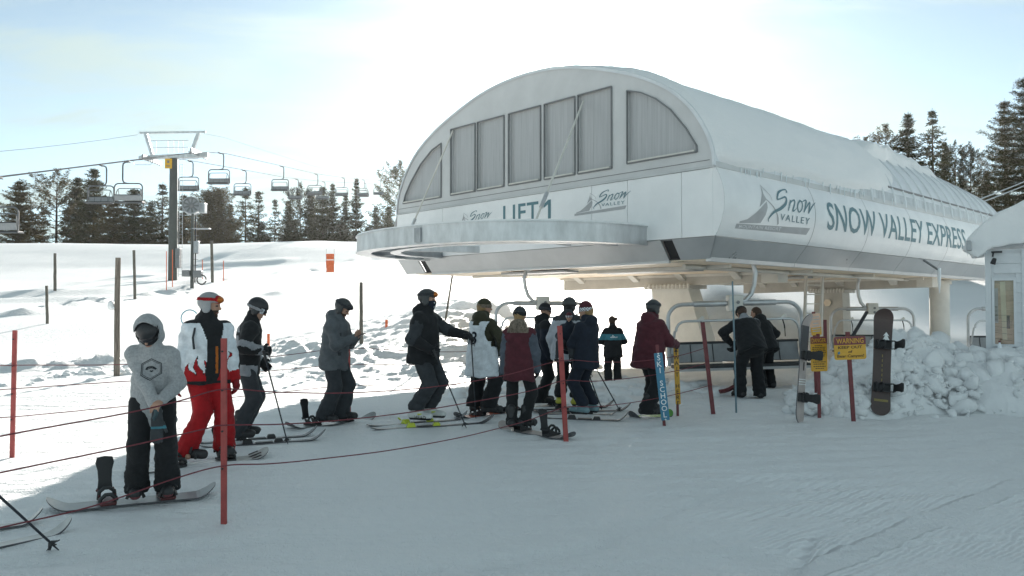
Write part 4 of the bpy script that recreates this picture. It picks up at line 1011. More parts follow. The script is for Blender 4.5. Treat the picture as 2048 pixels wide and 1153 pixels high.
q = MB(); q.bar((-.7, 0, hz - .25), (.55, 0, hz - .25), .08, .08); q.bar((-.62, 0, hz - .3), (-.62, 0, hz + .15), .06, .06); q.bar((.48, 0, hz - .3), (.48, 0, hz + .2), .06, .06); q.build('yoke', M_GALVD, sg)
q = MB(); q.box((.75, 0, hz - .05), (.36, .5, .7)); q.build('compressor', M_GALVD, sg, bevel=.03); q = MB(); q.box((.6, .1, hz - 1.5), (1.2, .5, .06)); q.build('platform', M_GALVD, sg, bevel=.01)
q = MB()
for k in range(10): q.bar((0, 0, 1.2 + k * .42), (.42, 0, 1.2 + k * .42), .03, .03)
q.build('step_rungs', M_DARKG, sg)
q = MB(); q.box((.34, -.1, 2.9), (.35, .3, .85)); q.build('control_box', M_GALVD, sg, bevel=.03)
q = MB(); q.box((-.35, -.1, 1.05), (.55, .4, .45)); q.box((.45, -.1, 1.0), (.6, .4, .5)); q.build('hydrant', M_DARKG, sg, bevel=.05)
q = MB(); q.tube(arc_pts((.75, -.2, .6), .33, 0, 6.0, 12, X_, Z_), .05, 6); q.build('coiled_hose', M_BLACK, sg, smooth=True)
# ------------------------------------------------------------ posts, ropes, signs
M_RED = mat('red_post_paint', (.36, .07, .065), .55, 0, .22, 7, .15, 40, .4)
M_REDD = mat('dark_red_post_paint', (.17, .045, .05), .55, 0, .18, 7, .15, 40, .4)
M_ROPE = mat('dark_red_rope', (.17, .035, .045), .8, 0, .2, 30)
M_WOOD = mat('weathered_grey_wood', (.19, .165, .14), .85, 0, .55, 5, .8, 14, .2, stretch=(6, 6, .5), detail=8)
M_POST = mat('grey_wooden_post', (.15, .14, .12), .85, 0, .35, 6, .5, 20, .2, stretch=(5, 5, .5))
M_ORANGE = mat('orange_fabric', (.72, .16, .06), .7, 0, .1, 6)
def post(name, label, cat_, px, py_base, py_top, wpx, m, group, px_top=None, D=None, square=True, taper=1.0, parts=True):
    b = on_ground(px, py_base) if D is None else P(px, py_base, D)
    top = P(px if px_top is None else px_top, py_top, b.y); w_ = wpx * b.y / 1545
    t = thing(name, label, cat_, tuple(b), 0, group)
    q = MB(); a = Vector((0, 0, -.12)) - (top - b) * .05; e = top - b
    if square: q.bar(a, e, w_, w_ * .55, up=(0, 1, 0))
    else:
        n = 7; q.tube([a.lerp(e, k / n) + Vector((rnd.uniform(-1, 1), rnd.uniform(-1, 1), 0)) * w_ * .04 for k in range(n + 1)], [w_ / 2 * (1.06 - .1 * k / n + rnd.uniform(-.03, .03)) for k in range(n + 1)], 10)
    q.build('shaft', m, t, smooth=not square, bevel=.004 if square else 0)
    return t, b, top
GRP = 'red posts of the queue line'
def red_post(label, px, yb, yt, wpx=10, pxt=None, m=None, holes=()):
    t, b, top = post('red_post', label, 'post', px, yb, yt, wpx, m or M_RED, GRP, pxt)
    for f in (.93, .72, .50, .30):
        p = (top - b) * f; q = MB(); q.lathe([(.008, 0), (.008, .012)], p + Vector((0, -.022 * wpx / 10 - .004, 0)), 8, Matrix((X_, Z_, -Y_)).transposed()); q.build('rope_hole', M_BLACK, t)
    return b, top
red_post('red metal post nearest the camera, before the man in red trousers', 448, 1048, 677, 11.5)
red_post('red metal post standing in sunlit snow at the far left', 24, 916, 661, 8.5, 30)
red_post('leaning red metal post before the navy clad pair holding a toddler', 1133, 883, 652, 10, 1119)
red_post('dark red leaning post between the wait here sign and the blue pole', 1428, 828, 645, 8, 1405, M_REDD)
red_post('thin red post half hidden behind the woman in maroon jacket', 1061, 806, 657, 6, 1056)
red_post('red post mostly hidden behind the legs of the man with the phone', 699, 832, 650, 6, 697)
# ropes strung through the posts: each a sagging polyline pinned at pixel sights on the line's own posts
def rope(label, pts, Ds, r=.0050, group='red ropes of the queue line'):
    out = [P(x, y, D) for (x, y), D in zip(pts, Ds)]
    fine = []
    n = len(out)
    for i in range(n - 1):
        a = out[max(i - 1, 0)]; b = out[i]; c = out[i + 1]; d = out[min(i + 2, n - 1)]
        for k in range(6):
            t = k / 6; fine.append(.5 * ((2 * b) + (c - a) * t + (2 * a - 5 * b + 4 * c - d) * t * t + (3 * b - a - 3 * c + d) * t ** 3))
    fine.append(out[-1]); q = MB(); q.tube(fine, r, 6); tag(q.build('queue_rope', M_ROPE, smooth=True), label, 'rope', group)
def depth_line(xs, anchors): return [float(np.interp(x, [a for a, _ in anchors], [b for _, b in anchors])) for x in xs]
AN = [(-900, 3.2), (448, 5.83), (1125, 9.38), (1415, 11.8)]
def inv_depth(xs):   # straight plan line between posts: depth is linear in 1/D against pixel x
    return [1 / float(np.interp(x, [a for a, _ in AN], [1 / b for _, b in AN])) for x in xs]
for lab, pts in (('top rope of the near queue line, crossing the hooded teenager', [(-160, 912), (0, 873), (252, 827), (360, 802), (448, 779), (560, 785), (700, 786), (860, 775), (1006, 752), (1121, 722), (1200, 724.5), (1277, 723), (1357, 712), (1412, 696)]),
                 ('middle rope of the near queue line, crossing the red trousers', [(-160, 985), (0, 946), (252, 894), (411, 858), (448, 851), (560, 849), (680, 841), (820, 825), (941, 805), (1057, 783), (1127, 762), (1190, 763), (1283, 754), (1363, 740), (1418, 725)]),
                 ('bottom rope of the near queue line, lowest to the snow', [(-160, 1095), (0, 1056), (185, 1013), (355, 956), (448, 932), (540, 928), (635, 919), (780, 901), (918, 876), (1006, 855), (1060, 840), (1131, 815), (1192, 814), (1274, 804), (1357, 788), (1424, 770)])):
    rope(lab, pts, inv_depth([p[0] for p in pts]))
AN = [(-300, 7.0), (28, 8.38), (699, 11.6), (1058, 13.2), (1420, 15.3)]
for lab, pts in (('top rope of the rear queue line, behind the queueing people', [(-120, 738), (28, 731), (226, 730), (430, 722), (560, 712), (697, 697), (832, 703), (940, 703), (1056, 690)]),
                 ('middle rope of the rear queue line, behind the queueing people', [(-120, 788), (28, 778), (252, 763), (400, 756), (520, 744), (645, 733), (697, 730), (830, 730), (940, 728), (1058, 722)]),
                 ('bottom rope of the rear queue line, behind the queueing people', [(-120, 842), (28, 834), (252, 813), (456, 796), (645, 776), (698, 772), (840, 772), (950, 768), (1060, 758)])):
    rope(lab, pts, inv_depth([p[0] for p in pts]), .0050)
# posts out on the slope
GP = 'grey marker posts on the slope'
post('wooden_post', 'tall weathered wooden post with a snow clump, left of the hooded teenager', 'post', 233, 752, 516, 11, M_WOOD, None, 236, square=False)
q = MB(); b_ = on_ground(233, 752); c_ = P(222, 612, b_.y)
tag(sdf_obj('snow_clump', lambda p: np.minimum(sd_ell(p, tuple(c_), (.09, .08, .12)), sd_ell(p, (c_.x + .05, c_.y, c_.z - .05), (.1, .08, .06))) - .012 * fbm(p[..., 0] * 9, p[..., 2] * 9, 3), (c_.x - .25, c_.y - .2, c_.z - .25), (c_.x + .25, c_.y + .2, c_.z + .25), .02, M_SNOWP), 'small snow clump stuck to the side of the weathered wooden post', 'snow clump')
for px, yb, yt, pxt, lab in ((110, 582, 507, 110, 'grey marker post on the upper slope at the far left'), (95, 648, 572, 93, 'grey marker post lower on the slope at the far left'), (270, 598, 501, 268, 'grey marker post between weathered post and lift tower'),
                             (425, 563, 482, 423, 'grey marker post right of the snow gun'), (723, 686, 565, 722, 'grey marker post behind the man looking at a phone')):
    post('marker_post', lab, 'post', px, yb, yt, 5.5 if px != 723 else 7, M_POST, GP, pxt, square=False)
post('marker_post', 'thin leaning marker pole right of the skier in the star bandana', 'post', 890, 640, 550, 4.0, M_POST, GP, 905, square=False)
# bamboo wands and the orange banner
for px, yb, yt, lab in ((333, 580, 503, 'thin bamboo wand left of the lift tower base'), (345, 575, 500, 'thin bamboo wand right of the lift tower base'), (405, 560, 520, 'thin bamboo wand left of a marker post by the snow gun'), (447, 560, 522, 'thin bamboo wand right of a marker post by the snow gun')):
    post('bamboo_wand', lab, 'wand', px, yb, yt, 1.6, M_ORANGE, 'bamboo wands on the slope', square=False)
for px, yb, yt, lab in ((537, 690, 668, 'small orange flag in the bank left of the phone man'), (773, 655, 640, 'small orange flag in the bank right of the grey marker post')):
    post('orange_flag', lab, 'flag', px, yb, yt, 5, M_ORANGE, 'orange flags in the bank')
bb = on_ground(660, 566); s_ = bb.y / 1545
bn = thing('orange_banner', 'orange fabric slalom banner on two thin poles up the slope', 'banner', tuple(bb))
for sx in (-1, 1):
    q = MB(); q.tube([(sx * 8 * s_, 0, -.1), (sx * 8 * s_, 0, 68 * s_)], .02, 6); q.build('pole', M_STEEL, bn)
q = MB(); nn = 6
for z0, z1, w0, w1 in ((21, 45, 7.2, 8.2), (46.5, 58, 8.2, 8.2)):
    rows = [[(s_ * (w0 + (w1 - w0) * i / nn) * (-1 + 2 * j / nn), .04 * math.sin(j * 1.1 + i), s_ * (z0 + (z1 - z0) * i / nn)) for j in range(nn + 1)] for i in range(nn + 1)]
    q.grid(rows); q.grid([[(x, y + .012, z) for x, y, z in r_] for r_ in rows], flip=True)
q.build('fabric', M_ORANGE, bn, smooth=True)
# ---- signs
M_SIGNY = mat('yellow_sign_board', (.66, .36, .035), .4, 0, .08, 5, .05, 20)
M_SIGNM = mat('maroon_sign_header', (.17, .035, .045), .4, 0, .1, 5)
M_SIGNB = mat('blue_sign_board', (.055, .21, .33), .4, 0, .08, 5)
M_SIGNP = mat('faded_peach_sign', (.70, .46, .33), .5, 0, .12, 8)
M_INK = mat('dark_sign_ink', (.03, .022, .02), .5)
M_WHT = mat('white_sign_letter', (.80, .82, .82), .45)
def sign_board(t, c, w_, h_, rot, m, r=.03, th=.012):
    """rounded board; returns (object, fun) where fun maps board coordinates to thing space"""
    R_ = Matrix.Rotation(rot[1], 3, 'Y') @ Matrix.Rotation(rot[0], 3, 'Z')
    pl = []
    for cx_, cy_, a0 in ((w_ / 2 - r, h_ / 2 - r, 0), (-w_ / 2 + r, h_ / 2 - r, 90), (-w_ / 2 + r, -h_ / 2 + r, 180), (w_ / 2 - r, -h_ / 2 + r, 270)):
        for k in range(5): a = rad(a0 + 22.5 * k); pl.append((cx_ + r * math.cos(a), cy_ + r * math.sin(a)))
    def fun(o): return lambda x, y: Vector(c) + R_ @ Vector((x, -o, y))
    f0 = fun(0.0); q = MB(); q.prism([f0(x, y) for x, y in pl], R_ @ Vector((0, th, 0))); return q.build('board', m, t), fun, pl
def fit(body, w_, h_, bold=.0, sp=1.0):
    v, f = text_mesh(body, h_, bold, sp); 
    if not v: return v, f
    ww = max(q[0] for q in v) - min(q[0] for q in v); k = w_ / ww; return [(x * k, y) for x, y in v], f
# WARNING sign
t, b, top = post('warning_sign', 'yellow and maroon warning sign on a leaning red post before the snow heap', 'sign', 1708, 843, 664, 8, M_REDD, None, 1695)
s_ = b.y / 1545; c = P(1697, 696, b.y) - b + Vector((0, -.05, 0))
bo, fun, pl = sign_board(t, c, 62 * s_, 46 * s_, (rad(-2), rad(-2.5)), M_SIGNY)
w_, h_ = 62 * s_, 46 * s_
q = [p for p in pl if p[1] > h_ * .14]; hd = [(-w_ / 2, h_ * .14)] + sorted([p for p in q if p[0] < 0], key=lambda p: (p[1], p[0])) + sorted([p for p in q if p[0] > 0], key=lambda p: (-p[1], p[0])) + [(w_ / 2, h_ * .14)]
decal('header', (hd, [list(range(len(hd)))]), fun(.004), M_SIGNM, bo)
decal('lettering', xf(fit('WARNING', w_ * .86, h_ * .22, .012), 0, h_ * .31), fun(.008), M_SIGNY, bo)
decal('lettering', xf(fit('KEEP OUT', w_ * .76, h_ * .12, .012), 0, h_ * .03), fun(.004), M_INK, bo)
decal('lettering', xf(fit('of', w_ * .13, h_ * .11, .012), 0, -h_ * .16), fun(.004), M_INK, bo)
decal('lettering', xf(fit('Bear Canyon!', w_ * .84, h_ * .16, .010), 0, -h_ * .36), fun(.004), M_INK, bo)
decal('sticker', ([(-.40 * w_, -.16 * h_), (-.33 * w_, -.13 * h_), (-.33 * w_, -.25 * h_), (-.40 * w_, -.27 * h_)], [(0, 1, 2, 3)]), fun(.006), M_SIGNB, bo)
# DANGER sign
t, b, top = post('danger_sign', 'tall yellow danger sign with maroon header beside the pale snowboard', 'sign', 1639, 836, 668, 6.5, M_REDD, None, 1636)
s_ = b.y / 1545; c = P(1635.5, 708, b.y) - b + Vector((0, -.045, 0)); w_, h_ = 33 * s_, 69 * s_
bo, fun, pl = sign_board(t, c, w_, h_, (rad(3), rad(-1.5)), M_SIGNY, .02)
q = [p for p in pl if p[1] > h_ * .3]; hd = [(-w_ / 2, h_ * .3)] + sorted([p for p in q if p[0] < 0], key=lambda p: (p[1], p[0])) + sorted([p for p in q if p[0] > 0], key=lambda p: (-p[1], p[0])) + [(w_ / 2, h_ * .3)]
decal('header', (hd, [list(range(len(hd)))]), fun(.004), M_SIGNM, bo)
decal('lettering', xf(fit('DANGER', w_ * .88, h_ * .12, .012), 0, h_ * .39), fun(.008), M_SIGNY, bo)
ln = MB(); parts = []
for k, (y, w2) in enumerate(((.24, .5), (.19, .8), (.14, .84), (.09, .80), (.04, .84), (-.01, .76), (-.06, .7), (-.17, .55), (-.23, .8), (-.29, .72), (-.36, .74), (-.42, .5))):
    x = -w2 / 2
    while x < w2 / 2 - .03:
        l_ = min(rnd.uniform(.05, .15), w2 / 2 - x); parts.append(([(x * w_, (y - .011) * h_), ((x + l_) * w_, (y - .011) * h_), ((x + l_) * w_, (y + .011) * h_), (x * w_, (y + .011) * h_)], [(0, 1, 2, 3)])); x += l_ + .03
decal('text_lines', join_vf(*parts), fun(.004), M_INK, bo)
# faded peach board on its own post behind
t, b, top = post('faded_sign', 'faded peach and yellow sign board above the danger sign', 'sign', 1634, 822, 624, 6, M_REDD, None, 1627)
s_ = b.y / 1545; c = P(1629, 649, b.y) - b + Vector((0, -.045, 0)); w_, h_ = 22 * s_, 43 * s_
bo, fun, pl = sign_board(t, c, w_, h_, (rad(2), rad(-5)), M_SIGNP, .015)
hd = [(-w_ / 2 + .01, -h_ * .5), (w_ / 2 - .01, -h_ * .5), (w_ / 2, -h_ * .15), (-w_ / 2, -h_ * .15)]
decal('yellow_panel', (hd, [(0, 1, 2, 3)]), fun(.004), M_SIGNY, bo)
parts = []
for y, w2 in ((.34, .7), (.22, .75), (.05, .5), (-.08, .6), (-.22, .8), (-.32, .7)): parts.append(([(-w2 / 2 * w_, (y - .02) * h_), (w2 / 2 * w_, (y - .02) * h_), (w2 / 2 * w_, (y + .02) * h_), (-w2 / 2 * w_, (y + .02) * h_)], [(0, 1, 2, 3)]))
decal('text_lines', join_vf(*parts), fun(.008), M_LOGOG, bo)
post('red_post', 'thin dark red post with a narrow pale board edge, right of the danger sign', 'post', 1652, 785, 640, 6, M_REDD, GRP, 1650)
# SKI SCHOOL sign
t, b, top = post('ski_school_sign', 'narrow upright blue sign reading SKI SCHOOL on a red post', 'sign', 1330, 852, 690, 6, M_REDD, None, 1314)
s_ = b.y / 1545; c = P(1322.5, 773, b.y) - b + Vector((0, -.045, 0)); w_, h_ = 16.5 * s_, 134 * s_
bo, fun, pl = sign_board(t, c, w_, h_, (rad(-4), rad(-6.2)), M_SIGNB, .006)
for k, chh in enumerate('SKI SCHOOL'):
    if chh != ' ': decal('letter', xf(text_mesh(chh, 10.5 * s_, .014), 0, h_ / 2 - (9.6 + k * 12.6) * s_), fun(.004), M_WHT, bo)
for y in (.49, -.49):
    q = MB(); q.lathe([(.012, 0), (.012, .008)], fun(.0)(0, y * h_), 8, Matrix((X_, Z_, -Y_)).transposed()); q.build('bolt', M_WHT, bo)
# WAIT HERE sign
t, b, top = post('wait_here_sign', 'narrow upright yellow sign reading WAIT HERE on a red post', 'sign', 1356, 833, 690, 5, M_REDD, None, 1351)
s_ = b.y / 1545; c = P(1353, 751, b.y) - b + Vector((0, -.04, 0)); w_, h_ = 10 * s_, 114 * s_
bo, fun, pl = sign_board(t, c, w_, h_, (rad(-3), rad(-2.2)), M_SIGNY, .004)
for k, chh in enumerate('^WAIT HERE'):
    y = h_ / 2 - (10 + k * 11.3) * s_
    if chh == '^': decal('arrow', ([(-.028, y), (.028, y), (0, y + .045), (-.008, y - .045), (.008, y - .045), (.008, y), (-.008, y)], [(0, 1, 2), (3, 4, 5, 6)]), fun(.004), M_INK, bo)
    elif chh != ' ': decal('letter', xf(text_mesh(chh, 8.0 * s_, .008), 0, y), fun(.004), M_INK, bo)
# thin steel blue pole
post('marker_pole', 'thin blue grey pole standing before the staff at the chair', 'pole', 1473, 826, 563, 3.6, mat('blue_grey_pole', (.13, .20, .24), .4, .3), None, 1465, square=False)
q = MB(); A, B = P(1700, 682, 12.6), P(1734, 624, 12.9); q.bar(A, B, .05, .035); tag(q.build('black_bar', M_BLACK, bevel=.006), 'black bar sticking up slanted out of the snow heap behind the warning sign', 'bar')

# ------------------------------------------------------------ snow heap of broken blocks
def heap_z(x, y): return 0
def heap():
    g = np.random.RandomState(4); V = []; Fq = []; off = 0
    cs = [(p, 0) for p in ()]
    hx = lambda px: float(np.interp(px, [1590, 1640, 1700, 1770, 1830, 1900, 1960, 2020, 2090, 2200], [.12, .35, .80, 1.18, 1.32, 1.02, .85, .95, .95, .8]))
    def top(X, Y):
        px = 1024 + 1545 * X / Y; h = hx(px) if px > 1575 else 0
        f = 11.55 + .25 * math.sin(X * 2.1); t = (Y - f) / 1.9
        if t < 0 or t > 2.2: return 0
        return h * math.sin(min(1, t) * math.pi / 2) ** .75 * (1 if t < 1.2 else max(0, 1 - (t - 1.2)))
    xs = np.arange(3.9, 11.6, .06); ys_ = np.arange(11.2, 16.2, .06)
    Z = np.array([[top(x, y) for y in ys_] for x in xs]); XX, YY = np.meshgrid(xs, ys_, indexing='ij')
    Z = Z * (.88 + .22 * np.abs(fbm(XX, YY, 81, 3, 1.6))) - .06 + .09 * fbm(XX, YY, 82, 4, 3.2) * (Z > .05)
    n0, n1 = Z.shape; idx = np.arange(n0 * n1).reshape(n0, n1)
    V.append(np.stack([XX, YY, Z + ground_z(XX, YY)], -1).reshape(-1, 3)); Fq.append(np.stack([idx[:-1, :-1], idx[1:, :-1], idx[1:, 1:], idx[:-1, 1:]], -1).reshape(-1, 4).tolist()); off = n0 * n1
    Fall = list(Fq[0])
    # broken blocks: convex chunks with slightly rounded faces
    cnt = 0
    while cnt < 1300:
        X = g.uniform(4.1, 10.6); Y = g.uniform(11.2, 14.2); h = top(X, Y)
        if h < .03 and g.rand() > .12: continue
        if h < .03 and (Y < 11.3 or 1024 + 1545 * X / Y < 1590): continue
        cnt += 1
        sz = g.choice([.045, .075, .11, .15, .20], p=[.36, .30, .20, .10, .04]) * (1 if h > .05 else .6)
        dims = sz * g.uniform(.6, 1.25, 3) * np.array([1.1, 1, .85])
        bm = bmesh.new(); pts = g.uniform(-1, 1, (11, 3)); pts = np.sign(pts) * np.abs(pts) ** .45 * dims
        for p in pts: bm.verts.new(p)
        r_ = bmesh.ops.convex_hull(bm, input=bm.verts[:]); bmesh.ops.delete(bm, geom=list({v for v in r_['geom_interior'] + r_['geom_unused'] if isinstance(v, bmesh.types.BMVert)}), context='VERTS')
        bmesh.ops.subdivide_edges(bm, edges=bm.edges[:], cuts=1, use_grid_fill=True)
        for _ in range(1): bmesh.ops.smooth_vert(bm, verts=bm.verts[:], factor=.40, use_axis_x=True, use_axis_y=True, use_axis_z=True)
        for v in bm.verts: v.co += Vector(g.uniform(-1, 1, 3)) * sz * .06
        from mathutils import Euler
        R = np.array(Euler(tuple(g.uniform(-.7, .7, 3) * np.array([1, 1, 4]))).to_matrix())
        bm.verts.index_update(); vv = np.array([v.co[:] for v in bm.verts]) @ R.T + np.array([X, Y, h * .84 + gz(X, Y) * .5 + g.uniform(-.02, .05) + dims[2] * .1])
        V.append(vv); Fall += [[v.index + off for v in f.verts] for f in bm.faces]; off += len(vv); bm.free()
    o = link_mesh('snow_heap', np.concatenate(V), Fall, M_SNOWP); o.data.polygons.foreach_set('use_smooth', np.ones(len(o.data.polygons), dtype=bool)); return o, top
heap_o, heap_top = heap()
tag(heap_o, 'big heap of broken snow blocks beside the hut', 'snow heap', kind='stuff')
# loose lumps of snow ploughed up by the loading area
def lumps(name, label, spots, seed, size):
    g = np.random.RandomState(seed); V = []; Fa = []; off = 0
    for (px, py, n, spread) in spots:
        c_ = on_ground(px, py)
        for _ in range(n):
            x = c_.x + g.randn() * spread; y = c_.y + g.randn() * spread * 1.2; s = size * g.uniform(.4, 1.3)
            bm = bmesh.new(); bmesh.ops.create_icosphere(bm, subdivisions=2, radius=1); ph = g.rand(3) * 9
            vv = np.array([v.co[:] for v in bm.verts]); vv = vv * (1 + .22 * np.sin(vv @ g.randn(3, 1) * 2.2 + ph[0]) + .14 * np.sin(vv @ g.randn(3, 1) * 4 + ph[1])); vv *= np.array([1.25, 1, .72]) * s
            bm.verts.index_update(); V.append(vv + np.array([x, y, gz(x, y) + s * .02])); Fa += [[v.index + off for v in f.verts] for f in bm.faces]; off += len(vv); bm.free()
    o = link_mesh(name, np.concatenate(V), Fa, M_SNOWP, smooth=True); return tag(o, label, 'snow lumps', kind='stuff')
lumps('snow_lumps', 'ploughed lumps of snow along the edge of the loading area', [(1100, 790, 10, .35), (1210, 770, 9, .35), (1245, 775, 9, .3), (1275, 785, 8, .3), (1320, 775, 7, .3), (1180, 800, 8, .4), (940, 790, 6, .4), (1380, 775, 8, .35), (1010, 770, 6, .3)], 5, .16)
lumps('snow_lumps', 'small broken snow lumps at the left edge of the run', [(70, 765, 8, .4), (120, 752, 10, .4), (170, 748, 12, .4), (220, 745, 8, .35), (280, 745, 6, .5)], 6, .085)
lumps('snow_lumps', 'small loose snow lumps at the foot of the bank', [(560, 755, 5, .8), (640, 745, 5, .9), (760, 745, 6, .9), (850, 742, 6, .8), (920, 735, 6, .6), (500, 745, 4, .6)], 8, .065)

# ------------------------------------------------------------ hut at the right edge
M_HUT = mat('white_hut_boards', (.68, .70, .72), .5, 0, .07, 2.5, .08, 10, .4)
M_CREAM = mat('cream_board', (.66, .60, .42), .6, 0, .1, 4); M_TAN = mat('tan_plywood', (.50, .37, .25), .6, 0, .25, 3, .2, 10, stretch=(1, 1, 6))
HD = 13.5; hl = P(1979, 700, HD); hut = thing('ticket_hut', 'small white boarded hut with a snow covered roof at the right edge', 'hut', (hl.x, hl.y, 0), rad(-33.5))
HZT = (612 - 500) * HD / 1545 + 1.65
wl = 3.2
wx0, wx1, wz0, wz1 = .075, .365, 1.65 - 76 * HD / 1545, 1.65 + 50 * HD / 1545
q = MB(); q.box((wx0 / 2, 1.2, HZT / 2), (wx0, 2.4, HZT)); q.build('wall', M_HUT, hut)
q = MB()
for k in range(15):
    z = .0 + k * .17
    if z + .17 > HZT: break
    for x0, x1 in (((wx0 + .001, wl),) if not (wz0 - .09 < z + .085 < wz1 + .09) else ((wx1 + .04, wl),)): q.hull8([(x0, -.012, z + .004), (x1, -.012, z + .004), (x1, .05, z + .004), (x0, .05, z + .004)], [(x0, .0, z + .17), (x1, .0, z + .17), (x1, .05, z + .17), (x0, .05, z + .17)])
q.build('front_boards', M_HUT, hut)
q = MB(); q.prism([(wx0, .03, wz1 + .03), (wl, .03, wz1 + .03), (wl, .03, HZT), (wx0, .03, HZT)], (0, .02, 0)); q.prism([(wx0, .03, 0), (wl, .03, 0), (wl, .03, wz0 - .02), (wx0, .03, wz0 - .02)], (0, .02, 0)); q.prism([(wx1 + .02, .03, wz0 - .02), (wl, .03, wz0 - .02), (wl, .03, wz1 + .03), (wx1 + .02, .03, wz1 + .03)], (0, .02, 0)); q.build('front_wall', M_HUT, hut)
q = MB(); q.box((-.005, -.006, HZT / 2), (.09, .05, HZT)); q.box((wx1 + .17, -.016, HZT / 2), (.10, .02, HZT)); q.build('corner_board', M_HUT, hut, bevel=.004)
q = MB()
for a_, b_2 in (((wx0 - .03, wz0 - .04), (wx1 + .04, wz0)), ((wx0 - .03, wz1), (wx1 + .04, wz1 + .05))): q.prism([(a_[0], -.035, a_[1]), (b_2[0], -.035, a_[1]), (b_2[0], -.035, b_2[1]), (a_[0], -.035, b_2[1])], (0, .09, 0))
for x in (wx0 - .03, wx1): q.prism([(x, -.034, wz0), (x + .04, -.034, wz0), (x + .04, -.034, wz1), (x, -.034, wz1)], (0, .09, 0))
wn = q.build('window', M_HUT, hut)
gm = bpy.data.materials.new('window_glass'); gm.use_nodes = True; n_ = gm.node_tree.nodes; l_ = gm.node_tree.links
tr_ = n_.new('ShaderNodeBsdfTransparent'); gl_ = n_.new('ShaderNodeBsdfGlossy'); gl_.inputs['Roughness'].default_value = .03; mx_ = n_.new('ShaderNodeMixShader'); fr_ = n_.new('ShaderNodeFresnel'); l_.new(fr_.outputs[0], mx_.inputs[0]); l_.new(tr_.outputs[0], mx_.inputs[1]); l_.new(gl_.outputs[0], mx_.inputs[2]); l_.new(mx_.outputs[0], n_['Material Output'].inputs['Surface'])
q = MB(); q.prism([(wx0, -.005, wz0), (wx1, -.005, wz0), (wx1, -.005, wz1), (wx0, -.005, wz1)], (0, .006, 0)); q.build('pane', gm, wn)
q = MB(); q.prism([(wx0 - .02, .05, wz0), (wx1 + .03, .05, wz0), (wx1 + .03, .05, wz1), (wx0 - .02, .05, wz1)], (0, .02, 0)); q.build('interior_board', M_TAN, wn)
q = MB(); q.prism([(.195, .035, wz0 + .07), (.265, .035, wz0 + .07), (.245, .035, wz1 - .02), (.165, .035, wz1 - .02)], (0, .012, 0)); q.build('cream_strip', M_CREAM, wn)
q = MB(); q.prism([(.06, .036, wz0 + .37), (.135, .036, wz0 + .36), (.135, .036, wz1 - .13), (.06, .036, wz1 - .14)], (0, .008, 0)); no_ = q.build('notice', M_LOGOG, wn)
q = MB()
for k in range(12): q.box((.097, .033, wz0 + .40 + k * .023), (.06, .004, .009))
q.build('text_lines', M_INK, wn)
q = MB(); q.box((.28, .04, wz0 + .38), (.05, .012, .22)); q.build('dark_jacket', M_INK, wn, bevel=.004)
for k in range(5):
    q = MB(); q.tube([(.06, .03, wz0 + .10 + .1 * k), (.33, .03, wz0 + .06 + .11 * k)], .003, 4); q.build('cord', M_INK, wn)
# roof: fascia plus a thick rounded pillow of snow
q = MB(); q.prism([(.08, -.13, HZT + .02), (wl, -.13, HZT + .25), (wl, -.13, HZT + .40), (.08, -.13, HZT + .17)], (0, .05, 0)); q.build('fascia', M_GALVD, hut)
q = MB(); q.prism([(-.28, -.12, HZT + .02), (wl, -.12, HZT + .30), (wl, -.12, HZT + .36), (-.28, -.12, HZT + .08)], (0, 2.8, 0)); rf = q.build('roof', M_HUT, hut)
q = MB(); q.box((-.27, .0, HZT + .06), (.07, .9, .17)); q.build('gutter_end', M_GALVD, rf, bevel=.01)
def hutsnow(p):
    x, y, z = p[..., 0], p[..., 1], p[..., 2]
    base = HZT + .05 + .088 * x
    dome = HZT + .05 + 1.0 * np.sqrt(np.clip((x + .36) / 1.35, 0, 1)) ** 1.25 + .05 * np.clip(x - 1, 0, 5)
    d = np.maximum(z - dome, base - .0 - z - .16 * np.exp(-((x + .15) / .14) ** 2) * (y < .2))
    d = np.maximum(d, np.maximum(-.20 - y + .02 * np.sin(x * 9) + .10 * np.clip((dome - z), -.3, .0), y - 2.7))
    return smin(np.maximum(d, -.36 - x), np.full_like(d, 9), .01) * .6 + .018 * fbm(x * 3, y * 3 + z * 2, 7, 3)
sdf_obj('roof_snow', hutsnow, (-.5, -.4, HZT - .2), (3.3, 2.9, HZT + 1.4), .035, M_SNOWP, rf)
q = MB(); q.box((.13, -.10, HZT - .05), (.16, .05, .03)); q.tube([(.08, -.1, HZT - .05), (.07, -.13, HZT - .13)], .014, 6); fl = q.build('floodlight', M_BLACK, hut)
q = MB(); q.box((.085, -.16, HZT - .21), (.085, .07, .11), Matrix.Rotation(rad(18), 3, 'Y'), taper=.7); q.build('lamp_head', M_BLACK, fl, bevel=.012)
for k in range(9):
    q = MB(); x = -.30 + .035 * k; L_ = rnd.uniform(.03, .12); q.tube([(x, -.17, HZT + .0), (x, -.17, HZT - L_)], [.012, .002], 5); q.build('icicle', M_ICE, hut)
# bottle on the snow by the hut
bp = P(1992, 706, 13.1); bp.z = max(bp.z, heap_top(bp.x, bp.y) - .02); bt = thing('glass_bottle', 'small clear bottle with a dark cap standing against the hut wall', 'bottle', (bp.x, bp.y - .1, bp.z))
q = MB(); q.lathe([(.034, 0), (.036, .02), (.036, .085), (.016, .14), (.014, .16)], (0, 0, 0), 12); q.build('body', M_ICE, bt, smooth=True)
q = MB(); q.lathe([(.017, .155), (.017, .185)], (0, 0, 0), 10); q.build('cap', M_REDD, bt)
